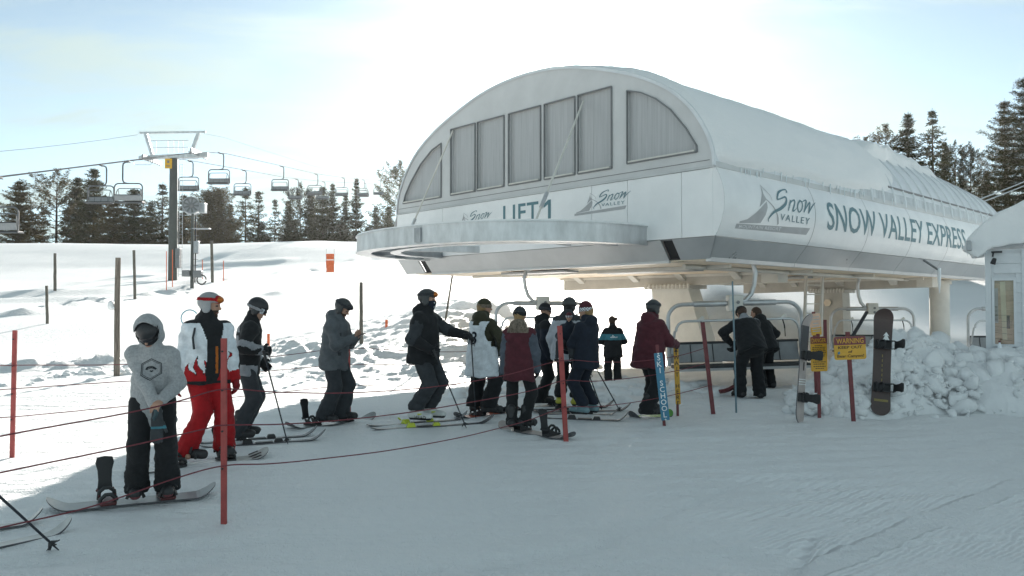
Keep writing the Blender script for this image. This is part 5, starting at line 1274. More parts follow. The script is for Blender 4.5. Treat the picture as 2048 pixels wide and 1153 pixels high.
# ------------------------------------------------------------ snowboards, skis, poles
def gear_mat(name, c1, c2=None, scale=3, rough=.35):
    return mat(name, c1, rough, 0, .25, scale, .03, 30, .5)
M_BASE = mat('board_base_edge', (.10, .10, .11), .4, .2)
M_BIND = mat('black_binding_plastic', (.022, .022, .024), .45, 0, .15, 20)
M_BINDR = mat('dark_red_binding_plastic', (.10, .02, .022), .45, 0, .15, 20)
def frame_from(a, b, up=Z_):
    a, b = Vector(a), Vector(b); x = (b - a).normalized(); y = Vector(up).cross(x).normalized(); z = x.cross(y)
    return Matrix((x, y, z)).transposed()
def plank(L_, w_, th, tip0, tip1, sidecut=.12, pw=.5, n=40, camber=0.0):
    """board along x centred at 0, z up; tip0/tip1 = lift of tail / nose. returns outline rows"""
    rows = []
    for i in range(n + 1):
        t = math.sin(math.pi / 2 * (-1 + 2 * i / n)); x = t * L_ / 2; e = abs(t)
        end = 1.0 if e < .82 else math.sqrt(max(0, 1 - ((e - .82) / .18) ** 2.2)) ** (pw * 2)
        wd = w_ / 2 * (1 - sidecut * (1 - min(1, e / .8) ** 2)) * max(end, .04)
        lift = (tip1 if t > 0 else tip0) * max(0, (e - .74) / .26) ** 1.8 + camber * (1 - e * e)
        rows.append((x, wd, lift))
    return rows
def plank_mb(rows, th, m_top=0, m_edge=1):
    q = MB(); top = [[(x, w * k, z + th) for k in (-1, -.5, 0, .5, 1)] for x, w, z in rows]; bot = [[(x, w * k, z) for k in (-1, -.5, 0, .5, 1)] for x, w, z in rows]
    q.grid(top, m_top, True); q.grid(bot, m_edge)
    for s_ in (0, 4): q.grid([[t[s_], b[s_]] for t, b in zip(top, bot)], m_edge)
    for e in (0, -1): q.grid([top[e], bot[e]], m_edge)
    return q
def binding(parent, x, m=M_BIND, yaw=0.0, highback=True, tilt=0.0, z0=.014, flip=1):
    R_ = Matrix.Rotation(yaw, 3, 'Z'); c = Vector((x, 0, z0))
    def T(p): return c + R_ @ Vector(p)
    q = MB(); q.box(T((0, 0, .012)), (.12, .25, .022), R_); bo = q.build('binding', m, parent, bevel=.006)
    q = MB()
    for s_ in (-1, 1): q.hull8([T((s_ * .055 - .006, -.12, .02)), T((s_ * .055 + .006, -.12, .02)), T((s_ * .055 + .006, .08, .02)), T((s_ * .055 - .006, .08, .02))], [T((s_ * .06 - .006, -.13 * flip, .10)), T((s_ * .06 + .006, -.13 * flip, .10)), T((s_ * .06 + .006, -.03, .06)), T((s_ * .06 - .006, -.03, .06))])
    q.tube([T((-.06, -.13 * flip, .08)), T((-.05, -.16 * flip, .09)), T((.05, -.16 * flip, .09)), T((.06, -.13 * flip, .08))], .012, 6); q.build('heel_cup', m, bo)
    if highback:
        q = MB(); y = -.15 * flip; lean = -.05 * flip + tilt
        prof_ = [(.058, .08), (.05, .16), (.055, .24), (.07, .30), (.06, .345), (.0, .355)]
        pl = [(x_, z_) for x_, z_ in prof_] + [(-x_, z_) for x_, z_ in prof_[::-1][1:]]
        lo = [T((x_, y + lean * (z_ - .08) / .28, z_)) for x_, z_ in pl]; q.prism(lo, R_ @ Vector((0, .016 * flip, 0))); q.build('highback', M_BIND, bo, bevel=.004)
    for yy, zz, r in ((.02, .09, .075), (.09 * flip, .055, .06)):
        q = MB(); q.tube([T((-.06, yy, .03)), T((-.055, yy, zz)), T((-.02, yy, zz + .03)), T((.02, yy, zz + .03)), T((.055, yy, zz)), T((.06, yy, .03))], .016, 6); q.build('strap', M_BIND, bo, smooth=True)
    return bo
def snowboard(label, a, b, w_=.27, m=None, bind=(), group='snowboards on the snow', lift=(.09, .09), bm=M_BIND, yaw=.15, roll=0.0, name='snowboard', deco=None, up=Z_, hb=(True, True), flip=1):
    a, b = Vector(a), Vector(b); R_ = frame_from(a, b, up) @ Matrix.Rotation(roll, 3, 'X')
    t = thing(name, label, 'snowboard' if 'board' in name else 'ski', tuple((a + b) / 2), 0, group, rot=tuple(R_.to_euler()))
    L_ = (b - a).length
    q = plank_mb(plank(L_, w_, .012, lift[0], lift[1]), .012); q.build('deck' if 'board' in name else 'ski_body', [m or M_BASE, M_BASE], t, smooth=False)
    for k, x in enumerate(bind): binding(t, x * L_, bm, yaw, hb[k], flip=flip)
    if deco: deco(t, L_)
    return t
M_SKI = {}
def ski(label, a, b, m, w_=.095, lift=(.03, .12), bind=0.0, bcol=M_BIND, group='skis'):
    a, b = Vector(a), Vector(b); R_ = frame_from(a, b)
    t = thing('ski', label, 'ski', tuple((a + b) / 2), 0, group, rot=tuple(R_.to_euler())); L_ = (b - a).length
    q = plank_mb(plank(L_, w_, .014, lift[0], lift[1], .18, .5, 40), .014); q.build('ski_body', [m, M_BASE], t)
    if bind is not None:
        x = bind * L_
        q = MB(); q.box((x + .17, 0, .035), (.11, .07, .045), taper=.7); q.build('toe_piece', bcol, t, bevel=.008)
        q = MB(); q.box((x - .19, 0, .04), (.13, .07, .06), taper=.7); q.bar((x - .26, 0, .06), (x - .30, 0, .10), .05, .02); q.build('heel_piece', bcol, t, bevel=.008)
        q = MB(); q.bar((x - .1, .0, .02), (x + .1, .0, .02), .075, .012); q.build('brake_plate', M_BIND, t)
    return t
def ski_pole(label, top, tip, group='ski poles', m=None, basket=True):
    top, tip = Vector(top), Vector(tip); t = thing('ski_pole', label, 'ski pole', tuple(tip), 0, group); d = (top - tip); L_ = d.length; d.normalize()
    q = MB(); q.tube([(0, 0, 0), d * .06, d * (L_ - .12)], [.003, .008, .010], 8); q.build('shaft', m or M_INKY, t, smooth=True)
    q = MB(); q.tube([d * (L_ - .13), d * (L_ - .10), d * (L_ - .05), d * L_], [.014, .018, .016, .020], 8); gr = q.build('grip', M_BIND, t, smooth=True)
    q = MB(); e = d.orthogonal().normalized(); q.tube([d * (L_ - .02), d * (L_ - .05) + e * .05, d * (L_ - .16) + e * .06, d * (L_ - .14) + e * .02], .005, 5); q.build('strap', M_BIND, gr)
    if basket:
        q = MB(); R_ = frame_from((0, 0, 0), d, X_ if abs(d.x) < .9 else Y_); R2 = Matrix((R_.col[1], R_.col[2], R_.col[0])).transposed()
        q.lathe([(.012, .055), (.030, .06), (.030, .066), (.012, .085)], (0, 0, 0), 10, R2)
        for k in range(6): a_ = k * math.pi / 3; v_ = R2 @ Vector((math.cos(a_), math.sin(a_), 0)); q.bar(d * .06 + v_ * .02, d * .052 + v_ * .048, .016, .006)
        q.build('basket', M_BIND, t)
    return t
M_INKY = mat('dark_pole_shaft', (.035, .04, .05), .35, .5)
M_DECK_G = gear_mat('grey_patterned_topsheet', (.22, .235, .24), scale=7)
M_DECK_W = gear_mat('pale_topsheet', (.50, .49, .47), scale=6)
M_DECK_D = gear_mat('dark_topsheet', (.045, .045, .05), scale=5)
M_DECK_T = gear_mat('teal_red_topsheet', (.08, .17, .19), scale=4)
M_DECK_R = gear_mat('orange_red_topsheet', (.45, .07, .03), scale=4)
M_DECK_P = gear_mat('pinkish_grey_topsheet', (.42, .36, .34), scale=4)
M_DECK_B = gear_mat('dark_brown_topsheet', (.055, .032, .028), scale=2.5)
M_LIME = mat('lime_plastic', (.55, .62, .04), .4); M_GREEN = mat('bright_green_board', (.10, .42, .03), .4)
def gp(px, py, dz=.0): p = on_ground(px, py); return Vector((p.x, p.y, p.z - .002 + dz))
def deco_tail(t, L_):
    q = MB(); 
    for k in range(5): q.box((L_ * (.36 + .02 * k), -.08 + .04 * k, .030 + .003 * k), (.10, .012, .003))
def deco_nose_black(t, L_):
    for k in range(4):
        q = MB(); x = L_ * (.395 + .012 * (k % 2)); y = -.075 + .05 * k; z = .014 + .02 * (k % 2) + .012
        q.bar((x - .05, y, z - .016), (x + .05, y, z + .012), .018, .008); q.build('black_bar_print', M_INK, t)
snowboard('grey patterned snowboard with teal nose under the hooded teenager', gp(92, 1021), gp(431, 988), .27, M_DECK_G, (-.16, .19), bm=M_BINDR, flip=-1)
snowboard('dark edged snowboard with striped pale nose under the man in red trousers', gp(252, 947), gp(535, 913), .27, M_DECK_W, (-.17, .18), hb=(False, True), deco=deco_nose_black, flip=-1)
snowboard('black snowboard with pale nose under the man with the phone', gp(573, 859), gp(748, 838), .26, M_DECK_G, (-.22, .15), hb=(True, False), flip=-1)
snowboard('red edged snowboard under the man in the white 13 bib', gp(912, 838), gp(1030, 822), .26, M_DECK_R, (-.15, .18), hb=(False, False))
snowboard('pale snowboard with one open black binding beside the woman in maroon', gp(1003, 856), gp(1146, 880), .25, M_DECK_P, (-.18, .22), hb=(False, True))
snowboard('black snowboard under the man in the dark jacket behind the red post', gp(1028, 822), gp(1112, 812), .24, M_DECK_D, (), group='snowboards on the snow')
snowboard('bright green snowboard tip behind the blue ski school sign', gp(1262, 836), gp(1340, 832), .26, M_GREEN, (), group='snowboards on the snow')
ski('black ski with pale tip, nearer of the pair under the skier in black and grey', gp(398, 897), gp(651, 879), M_DECK_D)
ski('black ski with pale tip, farther of the pair under the skier in black and grey', gp(385, 889), gp(634, 871), M_DECK_D)
ski('lime striped ski, nearer of the pair under the skier in white boots', gp(741, 862), gp(988, 846), M_DECK_D, bind=-.08, bcol=M_LIME)
ski('lime striped ski, farther of the pair under the skier in white boots', gp(733, 855), gp(935, 839), M_DECK_D, bind=.0, bcol=M_LIME)
ski('dark ski, nearer of the pair under the woman in teal boots', gp(1085, 838), gp(1256, 843), M_DECK_D, .085)
ski('dark ski, farther of the pair under the woman in teal boots', gp(1075, 829), gp(1240, 831), M_DECK_D, .085)
ski('dark ski, nearer of the pair under the helmeted person in pale grey', gp(1062, 826), gp(1262, 822), M_DECK_D, .085)
ski('dark ski, farther of the pair under the helmeted person in pale grey', gp(1050, 822), gp(1228, 815), M_DECK_D, .085)
ski('pale topped ski tip at the bottom left corner, nearer one of two', gp(-260, 1150), gp(143, 1062), M_DECK_W, .13, (.02, .10), None)
ski('pale topped ski tip at the bottom left corner, farther one of two', gp(-300, 1095), gp(85, 1045), M_DECK_W, .12, (.02, .10), None)
pt = gp(118, 1101); ski_pole('dark ski pole slanting into the frame at the bottom left', (pt.x - .78, pt.y - .45, 1.08), pt)
pt = gp(576, 889); ski_pole('ski pole planted by the skier in black and grey', P(527, 702, 8.95), pt)
pt = gp(933, 857); ski_pole('ski pole planted in front of the skier in the star bandana', P(867, 700, 10.35), pt)
pt = gp(952, 838); ski_pole('ski pole hanging from the outstretched hand behind the 13 bib', P(942, 672, 11.3), pt)
pt = gp(1241, 824); ski_pole('longer ski pole leaning right of the woman in navy', P(1184, 722, 11.6), pt)
pt = gp(1204, 819); ski_pole('shorter ski pole leaning right of the woman in navy', P(1176, 745, 11.8), pt)
# two snowboards stood upright in the snow
def upright(label, base, top, w_, m, facing, bind, group, yawb=math.pi / 2, extra=None, edge=None, lift=(.03, .10), flip=1):
    base, top = Vector(base), Vector(top)
    t = thing('snowboard', label, 'snowboard', tuple((base + top) / 2), 0, group, rot=tuple(frame_from(base, top, facing).to_euler())); L_ = (top - base).length
    q = plank_mb(plank(L_, w_, .014, lift[0], lift[1], .10), .014); q.build('deck', [m, edge or M_BASE], t)
    for x in bind: binding(t, x * L_, M_BIND, 0, True, flip=flip, tilt=.03)
    if extra: extra(t, L_)
    return t
D1 = 10.95
def ex1(t, L_):
    q = MB(); q.box((L_ * .02, -.02, .017), (.12, .035, .004)); q.build('black_print', M_INK, t)
    for k in range(3):
        q = MB(); q.box((-L_ * (.10 + .022 * k), 0, .0165), (.012, .24, .003)); q.build('stripe', M_WHT, t)
    q = MB(); q.prism([(L_ * .16, -.128, .0155), (L_ * .40, -.128, .0155), (L_ * .40, .128, .0155), (L_ * .16, .128, .0155)], (0, 0, .002)); q.build('black_panel', M_DECK_D, t)
upright('pale snowboard with black tip standing edge-on beside the danger sign', P(1597, 842, D1) - Vector((0, 0, .04)), P(1611, 628, D1 + .1), .27, M_DECK_P, (.74, -.67, 0), (.12, -.26), 'snowboards stood in the snow', extra=ex1, lift=(.02, .08), flip=-1)
def ex2(t, L_):
    q = MB(); q.prism([(L_ * .22 + x, -.045 + y, .0155) for x, y in ((.10, 0), (.04, .045), (.05, .015), (-.02, .05), (-.015, .012), (-.07, .012), (-.07, -.012), (-.015, -.012), (-.02, -.05), (.05, -.015), (.04, -.045))], (0, 0, .003)); q.build('pine_sticker', M_WHT, t)
    q = MB(); q.box((-L_ * .36, 0, .0165), (.035, .20, .003)); q.build('gold_script', M_GOLD, t)
    q = MB()
    for k in range(6): q.box((L_ * (-.17 + .045 * k), 0, .0165), (.04, .014, .003))
    q.build('gold_mark', M_GOLD, t)
M_GOLD = mat('dull_gold_print', (.22, .17, .05), .5)
D2 = 11.35
upright('dark brown pointed snowboard standing upright against the snow heap', P(1760, 829, D2) - Vector((0, 0, .02)), P(1767, 619, D2 + .25), .285, M_DECK_B, (-.04, -1, .1), (.16, -.24), 'snowboards stood in the snow', extra=ex2, lift=(.01, .06))
# dark red snow shovel by the staff
b_ = P(1440, 790, 14.0); e_ = P(1478, 772, 14.1); sh = thing('snow_shovel', 'dark red snow shovel held low by the bending staff member', 'shovel', tuple(b_))
q = MB(); R_ = [[Vector((x, y * .5, .02 + .16 * (x / .36) ** 2 + .05 * abs(y / .2) ** 2)) for y in (-.2, -.1, 0, .1, .2)] for x in (0, .09, .18, .27, .36)]; q.grid(R_); q.grid([[p + Vector((0, 0, .012)) for p in r] for r in R_], flip=True); q.build('blade', M_REDD, sh, smooth=True)
q = MB(); q.tube([(.33, 0, .16), (.42, 0, .38), (.50, .1, 1.0)], .018, 8); q.build('handle', M_REDD, sh)
# ------------------------------------------------------------ people
M_SKIN = mat('skin', (.42, .24, .17), .55, 0, .10, 20, sss=.0); M_LIP = mat('lip_skin', (.28, .11, .09), .5); M_EYE = mat('eye_dark', (.03, .02, .02), .3)
M_LENS_O = mat('orange_mirror_lens', (.55, .16, .03), .08, .6, .3, 5); M_LENS_D = mat('dark_mirror_lens', (.03, .03, .035), .08, .3)
def ik(a, c, l1, l2, pole):
    a, c, pole = Vector(a), Vector(c), Vector(pole); d = c - a; L_ = min(d.length, (l1 + l2) * .999); d.normalize(); c = a + d * L_
    x = (l1 * l1 - l2 * l2 + L_ * L_) / (2 * L_); h = math.sqrt(max(0, l1 * l1 - x * x)); n = pole - d * pole.dot(d)
    n = n.normalized() if n.length > 1e-5 else d.orthogonal().normalized(); return a + d * x + n * h, c
def A3(v): return np.array(v[:], float)
class Fig:
    def __init__(s, label, px, py, H, face, lean=3, feet=None, hands=None, head=(0, 8), girth=1.0, hip=.92, elbow=None, loc=None, side=0, group='people in the lift queue', lift=.035, hipy=0.0):
        s.k = H / 1.75; g = s.g = girth
        b = on_ground(px, py) if loc is None else Vector(loc); s.loc = Vector((b.x, b.y, b.z + (lift if loc is None else 0)))
        s.label = label; s.group = group; s.face = rad(face)
        s.M = Matrix.Translation(s.loc) @ Matrix.Rotation(s.face, 4, 'Z') @ Matrix.Scale(s.k, 4)
        hz = hip; s.hipc = Vector((0, hipy, hz)); ta = rad(lean); sa = rad(side)
        s.up = Vector((math.sin(sa), math.sin(ta), math.cos(ta))).normalized(); s.fw = Vector((0, math.cos(ta), -math.sin(ta)))
        s.neck = s.hipc + s.up * .545; sc = s.neck - s.up * .085
        s.sh = [sc + X_ * (-.165 * (1 + (g - 1) * .4)), sc + X_ * (.165 * (1 + (g - 1) * .4))]
        feet = feet or [(-.12, 0, 0, 8), (.12, 0, 0, -8)]; s.feet = feet
        s.hips = [s.hipc + X_ * -.095, s.hipc + X_ * .095]; s.ank = []; s.knee = []
        for i in (0, 1):
            f = feet[i]; an = Vector((f[0], f[1] - .03, f[2] + .09)); yaw = rad(f[3])
            k, an2 = ik(s.hips[i], an, .422, .422, Vector((-math.sin(yaw) * 1.0, math.cos(yaw), .0))); s.knee.append(k); s.ank.append(an)
        hands = hands or [(-.27, .06, .78), (.27, .06, .78)]; s.elb = []; s.wr = []; s.hd = []
        for i in (0, 1):
            sg = -1 if i == 0 else 1; h = Vector(hands[i]); pole = Vector(elbow[i]) if elbow else Vector((sg * .55, -.8, -.25))
            e, w = ik(s.sh[i], h, .29, .26, pole); s.elb.append(e); s.wr.append(w); s.hd.append((w - e).normalized())
        yaw, pit = rad(head[0]), rad(head[1])
        s.Rh = Matrix.Rotation(yaw, 3, 'Z') @ Matrix.Rotation(-pit, 3, 'X'); s.hc = s.neck + s.up * .06 + s.Rh @ Vector((0, .025, .115))
        s.Rn = np.array(s.Rh); s.root = None; s.hands_closed = hands
    def hp(s, p): return (p - A3(s.hc)) @ s.Rn          # into head space
    def torso(s, p, r0, r1, zlo=-.10, zhi=.42, wx=1.33):
        q = p - A3(s.hipc); up = A3(s.up); fw = A3(s.fw); x = q[..., 0] - q @ up * up[0]; zz = q @ up; yy = q @ fw
        Q = np.stack([x / wx, yy, zz], -1); return sd_cap(Q, (0, -.005, zlo), (0, -.01, zhi), r0, r1), zz
    def add(s, name, fun, lo, hi, h, m, pick=None, parent='root'):
        V, F_ = surf_net(fun, lo, hi, h); mi = pick(V[F_].mean(1)) if pick is not None else None
        o = link_mesh(name, V * s.k, F_, m, s.root if parent == 'root' else parent, False, True, mi); return o
    def bb(s, pts, r): P_ = np.array([A3(p) for p in pts]); return P_.min(0) - r, P_.max(0) + r
    def hand_fun(s, i, r=1.0, curl=45, palm=None):
        sg = -1 if i == 0 else 1; d = s.hd[i]; w = s.wr[i]
        pn = Vector(palm) if palm else Vector((-sg, .1, -.1)); pn = (pn - d * pn.dot(d)).normalized(); sd = pn.cross(d) * (1 if i == 1 else -1)
        prims = [(w - d * .02, w + d * .07, .030 * r, .034 * r, None)]
        fl = []
        for j, (off, L_) in enumerate(((-.034, .075), (-.011, .085), (.012, .08), (.033, .062))):
            b = w + d * .085 + sd * off * r; dd = d.copy(); c = rad(curl)
            for k in range(3):
                ax = dd; nd = (dd * math.cos(c * .5) + pn * math.sin(c * .5)).normalized(); pn2 = nd
                e = b + nd * (L_ * (.42 - .05 * k)); fl.append((b, e, (.0115 - .001 * k) * r, (.0105 - .001 * k) * r)); b = e; dd = nd
        tb = w + d * .02 - sd * .03 * r; t1 = tb + (d * .6 - sd * .8 + pn * .3).normalized() * .045; t2 = t1 + (d * .9 - sd * .1 + pn * .5).normalized() * .035
        fl += [(tb, t1, .015 * r, .013 * r), (t1, t2, .013 * r, .010 * r)]
        a, b_ = A3(w - d * .02), A3(w + d * .075); sda, pna, da = A3(sd), A3(pn), A3(d)
        def f(p):
            q = p - A3(w + d * .035); Q = np.stack([q @ sda / 1.45, q @ pna, q @ da], -1)
            o = sd_cap(Q, (0, 0, -.06), (0, 0, .045), .024 * r, .029 * r)
            for x in fl: o = smin(o, sd_cap(p, A3(x[0]), A3(x[1]), x[2], x[3]), .008)
            return o
        return f, (w + d * .07)
    def body(s, bare=(False, False), curl=(45, 45), palm=(None, None), beard=None):
        ns = A3(s.neck); up = A3(s.up)
        def f(p):
            d, zz = s.torso(p, .105 * s.g, .115 * s.g, -.02, .40)
            for i in (0, 1):
                d = smin(d, sd_cap(p, A3(s.hips[i]), A3(s.knee[i]), .08, .055), .04); d = smin(d, sd_cap(p, A3(s.knee[i]), A3(s.ank[i]), .052, .036), .02)
                d = smin(d, sd_cap(p, A3(s.sh[i]), A3(s.elb[i]), .052, .040), .04); d = smin(d, sd_cap(p, A3(s.elb[i]), A3(s.wr[i]), .038, .027), .02)
                d = smin(d, sd_cap(p, A3(s.ank[i]) + [0, 0, -.05], A3(s.ank[i]) + [0, .10, -.06], .03, .03), .02)
                d = smin(d, sd_cap(p, A3(s.wr[i]), A3(s.wr[i] + s.hd[i] * .07), .027, .026), .02)
            d = smin(d, sd_cap(p, A3(s.neck - s.up * .03), A3(s.hc) + [0, -.01, -.05], .056, .052), .03)
            q = s.hp(p); hd = sd_ell(q, (0, -.012, .02), (.075, .095, .098)); hd = smin(hd, sd_ell(q, (0, .025, -.05), (.056, .062, .066)), .03)
            hd = smin(hd, sd_cap(q, (0, .078, .005), (0, .104, -.028), .010, .015), .012); hd = smin(hd, sd_cap(q, (-.03, .074, .022), (.03, .074, .022), .013, .013), .012)
            hd = smin(hd, sd_ell(q, (0, .082, -.072), (.022, .010, .008)), .008); hd = smin(hd, sd_ell(q, (0, .07, -.105), (.02, .018, .016)), .012)
            for e in (-1, 1):
                hd = smin(hd, sd_ell(q, (e * .077, -.005, -.01), (.010, .020, .030)), .006); hd = np.maximum(hd, -sd_ell(q, (e * .031, .094, .000), (.014, .012, .009)))
                hd = np.minimum(hd, sd_ell(q, (e * .031, .079, .000), (.013, .012, .011)))
            return smin(d, hd, .02)
        def f2(p):
            return f(p)
        lo, hi = s.bb([s.hc] + s.ank + s.elb + s.wr + s.hips + s.sh, .17); lo[2] -= .02
        V, F_ = surf_net(f, lo, hi, .0155)
        # finer head replaces the coarse one
        ch = A3(s.hc); sel = np.linalg.norm(V[F_].mean(1) - ch, axis=1) < .13
        F1 = F_[~sel]; Vh, Fh = surf_net(f, ch - .19, ch + .19, .0075); keep = np.linalg.norm(Vh[Fh].mean(1) - ch, axis=1) < .145
        Vs = [V, Vh]; Fs = [F1, Fh[keep] + len(V)]; off = len(V) + len(Vh)
        for i in (0, 1):
            if bare[i]:
                hf, c = s.hand_fun(i, 1.0, curl[i], palm[i]); c = A3(c); v_, f_ = surf_net(hf, c - .15, c + .15, .006); Vs.append(v_); Fs.append(f_ + off); off += len(v_)
        V = np.concatenate(Vs); F_ = np.concatenate(Fs); ctr = V[F_].mean(1); q = s.hp(ctr); mi = np.zeros(len(F_), int)
        for e in (-1, 1): mi[(np.abs(q[:, 0] - e * .031) < .012) & (np.abs(q[:, 2]) < .007) & (q[:, 1] > .07)] = 2
        mi[(np.abs(q[:, 0]) < .024) & (np.abs(q[:, 2] + .072) < .008) & (q[:, 1] > .07)] = 1
        if beard is not None: mi[(q[:, 2] < -.045) & (q[:, 2] > -.14) & (q[:, 1] > .0) & (np.linalg.norm(q, axis=1) < .16) & (mi != 1)] = 3
        o = link_mesh('person', V * s.k, F_, [M_SKIN, M_LIP, M_EYE, beard or M_SKIN], None, False, True, mi)
        o.location = s.loc; o.rotation_euler = (0, 0, s.face); MW[o.name] = Matrix.Translation(s.loc) @ Matrix.Rotation(s.face, 4, 'Z'); tag(o, s.label, 'person', s.group); s.root = o; return o
    def trousers(s, m, w=1.0, flare=1.0, seed=1, top=.12, amp=.010, cuff=.0, pick=None, h=.017):
        def f(p):
            d, zz = s.torso(p, .135 * s.g * w ** .5, .12 * s.g, -.03, .12); d = np.maximum(d, zz - top)
            for i in (0, 1):
                l = smin(sd_cap(p, A3(s.hips[i]), A3(s.knee[i]), .102 * w * s.g ** .6, .083 * w), sd_cap(p, A3(s.knee[i]), A3(s.ank[i]) + [0, -.0, -.02 + cuff], .084 * w, .080 * w * flare), .03)
                d = smin(d, l, .025)
            lz = np.clip((.75 - p[..., 2]) / .6, 0, 1)
            return d + fold(p * np.array([1, 1, 1.7]), 42, seed, amp * 1.0) * (.45 + lz) + fold(p * np.array([1, 1, 2.2]), 85, seed + 50, .003)
        lo, hi = s.bb(s.hips + s.knee + s.ank, .19); hi[2] = max(hi[2], s.hipc.z + top + .03); lo[2] = min(a.z for a in s.ank) - .03 + cuff
        lo[1] -= .05; hi[1] += .05
        ff = lambda p: np.maximum(f(p), (min(a.z for a in s.ank) - .065 + cuff) - p[..., 2])
        lo[2] -= .08
        return s.add('trousers', ff, lo, hi, h, m, pick)
    def jacket(s, m, hem=-.14, w=1.0, seed=2, hood=0.0, collar=.075, amp=.007, pick=None, sleeves=True, name='jacket', sl=1.0, h=.015, cuff=.02, hood_up=False, extra=0.0):
        def f(p):
            d, zz = s.torso(p, (.150 + .14 * max(0, -hem - .02)) * s.g * w + extra, .142 * s.g * w + extra, hem + .02, .40); d = smin(d, sd_cap(p, A3(s.sh[0]), A3(s.sh[1]), .070 * w + extra, .070 * w + extra), .07); d = smin(d, sd_cap(p, A3(s.neck), A3((s.sh[0] + s.sh[1]) / 2), .085, .11 * w), .05)
            d = np.maximum(d, hem - zz + .012 * np.sin(p[..., 0] * 22 + seed))
            if collar: d = smin(d, sd_cap(p, A3(s.neck - s.up * .03), A3(s.neck + s.up * collar + s.fw * .012), .088, .080), .03)
            if hood: d = smin(d, sd_ell(p, A3(s.neck - s.fw * .085 + s.up * .02), (.125 * hood, .085 * hood, .10 * hood)), .035)
            if sleeves:
                for i in (0, 1):
                    e2 = s.wr[i] + s.hd[i] * cuff
                    sv = smin(sd_cap(p, A3(s.sh[i]), A3(s.elb[i]), .078 * w * sl, .068 * w * sl), sd_cap(p, A3(s.elb[i]), A3(e2), .070 * w * sl, .052 * w * sl), .025); sv = sv + fold(p, 55, seed + i, .006)
                    d = smin(d, sv, .012 + .045 * np.exp(-(np.linalg.norm(p - A3(s.sh[i]), axis=-1) / .13) ** 2))
            return d + fold(p * np.array([1, 1, 1.5]), 36, seed, amp * 1.3) + fold(p * np.array([1, 1, 2.0]), 80, seed + 50, .0028)
        lo, hi = s.bb(s.sh + s.elb + s.wr + [s.neck, s.hipc + s.up * hem], .2); hi[2] += .05; lo[1] -= .1; hi[1] += .1
        if not sleeves: lo[0], hi[0] = -.36, .36
        return s.add(name, f, lo, hi, h, m, pick)
    def glove(s, i, m, curl=45, r=1.28, palm=None, gaunt=.05):
        hf, c = s.hand_fun(i, r, curl, palm); w, d = s.wr[i], s.hd[i]
        f = lambda p: smin(hf(p), sd_cap(p, A3(w - d * gaunt), A3(w + d * .02), .048, .040), .015) + .0015 * np.sin(p[..., 0] * 140) * np.sin(p[..., 2] * 140)
        c = A3(c); return s.add('glove', f, c - .19, c + .19, .0085, m)
    def boots(s, m, ski=False, h=.012, m2=None, sole=None):
        for i in (0, 1):
            yaw = rad(s.feet[i][3]); fw = np.array([-math.sin(yaw), math.cos(yaw), 0]); a = A3(s.ank[i]); a0 = a.copy(); g0 = a[2] - .088
            heel = np.array([a[0], a[1], g0]) - fw * .06; toe = heel + fw * .245
            def f(p):
                d = sd_cap(p, heel + [0, 0, .055], toe + [0, 0, .045], .062, .052)
                sh = sd_cap(p, a + fw * .01, a + [0, 0, .18 if not ski else .20] + fw * (.05 if ski else .02), .064, .060)
                d = smin(d, sh, .03); d = np.maximum(d, g0 + .0 - p[..., 2])
                t = p[..., 2] - g0; d = np.maximum(d, -.0 - t)
                if ski: d = d + .003 * np.sign(np.sin(p[..., 2] * 95))
                else: d = d + fold(p, 45, 5 + i, .003)
                return d
            lo = np.minimum(heel, toe) - .11; hi = np.maximum(heel, toe) + .12; hi[2] = a[2] + .36
            mats_ = [m, m2 or m, sole or M_BLACK]
            bo = s.add('boot', f, lo, hi, h, mats_, pick=lambda c: np.where(c[:, 2] < g0 + .028, 2, np.where((c[:, 2] > g0 + .20) & (not ski), 1, 0)))
            if ski:
                for k in range(3):
                    q = MB(); c_ = Vector(a + fw * (.085 - .02 * k) + [0, 0, -.01 + .075 * k]) * s.k; sd = Vector((-fw[1], fw[0], 0)) * s.k
                    q.tube([c_ - sd * .07 - Vector(fw) * .03, c_ - sd * .04 + Vector(fw) * .012, c_ + sd * .04 + Vector(fw) * .012, c_ + sd * .07 - Vector(fw) * .03], .011, 5); q.build('buckle', m2 or M_STEEL2, bo, smooth=True)
            else:
                for k in range(2):
                    q = MB(); c_ = Vector(a + fw * (.085 + .06 * (1 - k)) + [0, 0, -.03 + .06 * k]) * s.k; sd = Vector((-fw[1], fw[0], 0)) * s.k
                    q.tube([c_ - sd * .075 - Vector((0, 0, .05)), c_ - sd * .04 + Vector((0, 0, .015)), c_ + sd * .04 + Vector((0, 0, .015)), c_ + sd * .075 - Vector((0, 0, .05))], .014, 5); q.build('strap', M_BIND, bo, smooth=True)
    def hpart(s, name, f, m, r=.2, h=.009, parent='root', pick=None):
        c = A3(s.hc); return s.add(name, lambda p: f(s.hp(p)), c - r, c + r, h, m, None if pick is None else (lambda ctr: pick(s.hp(ctr))), parent)
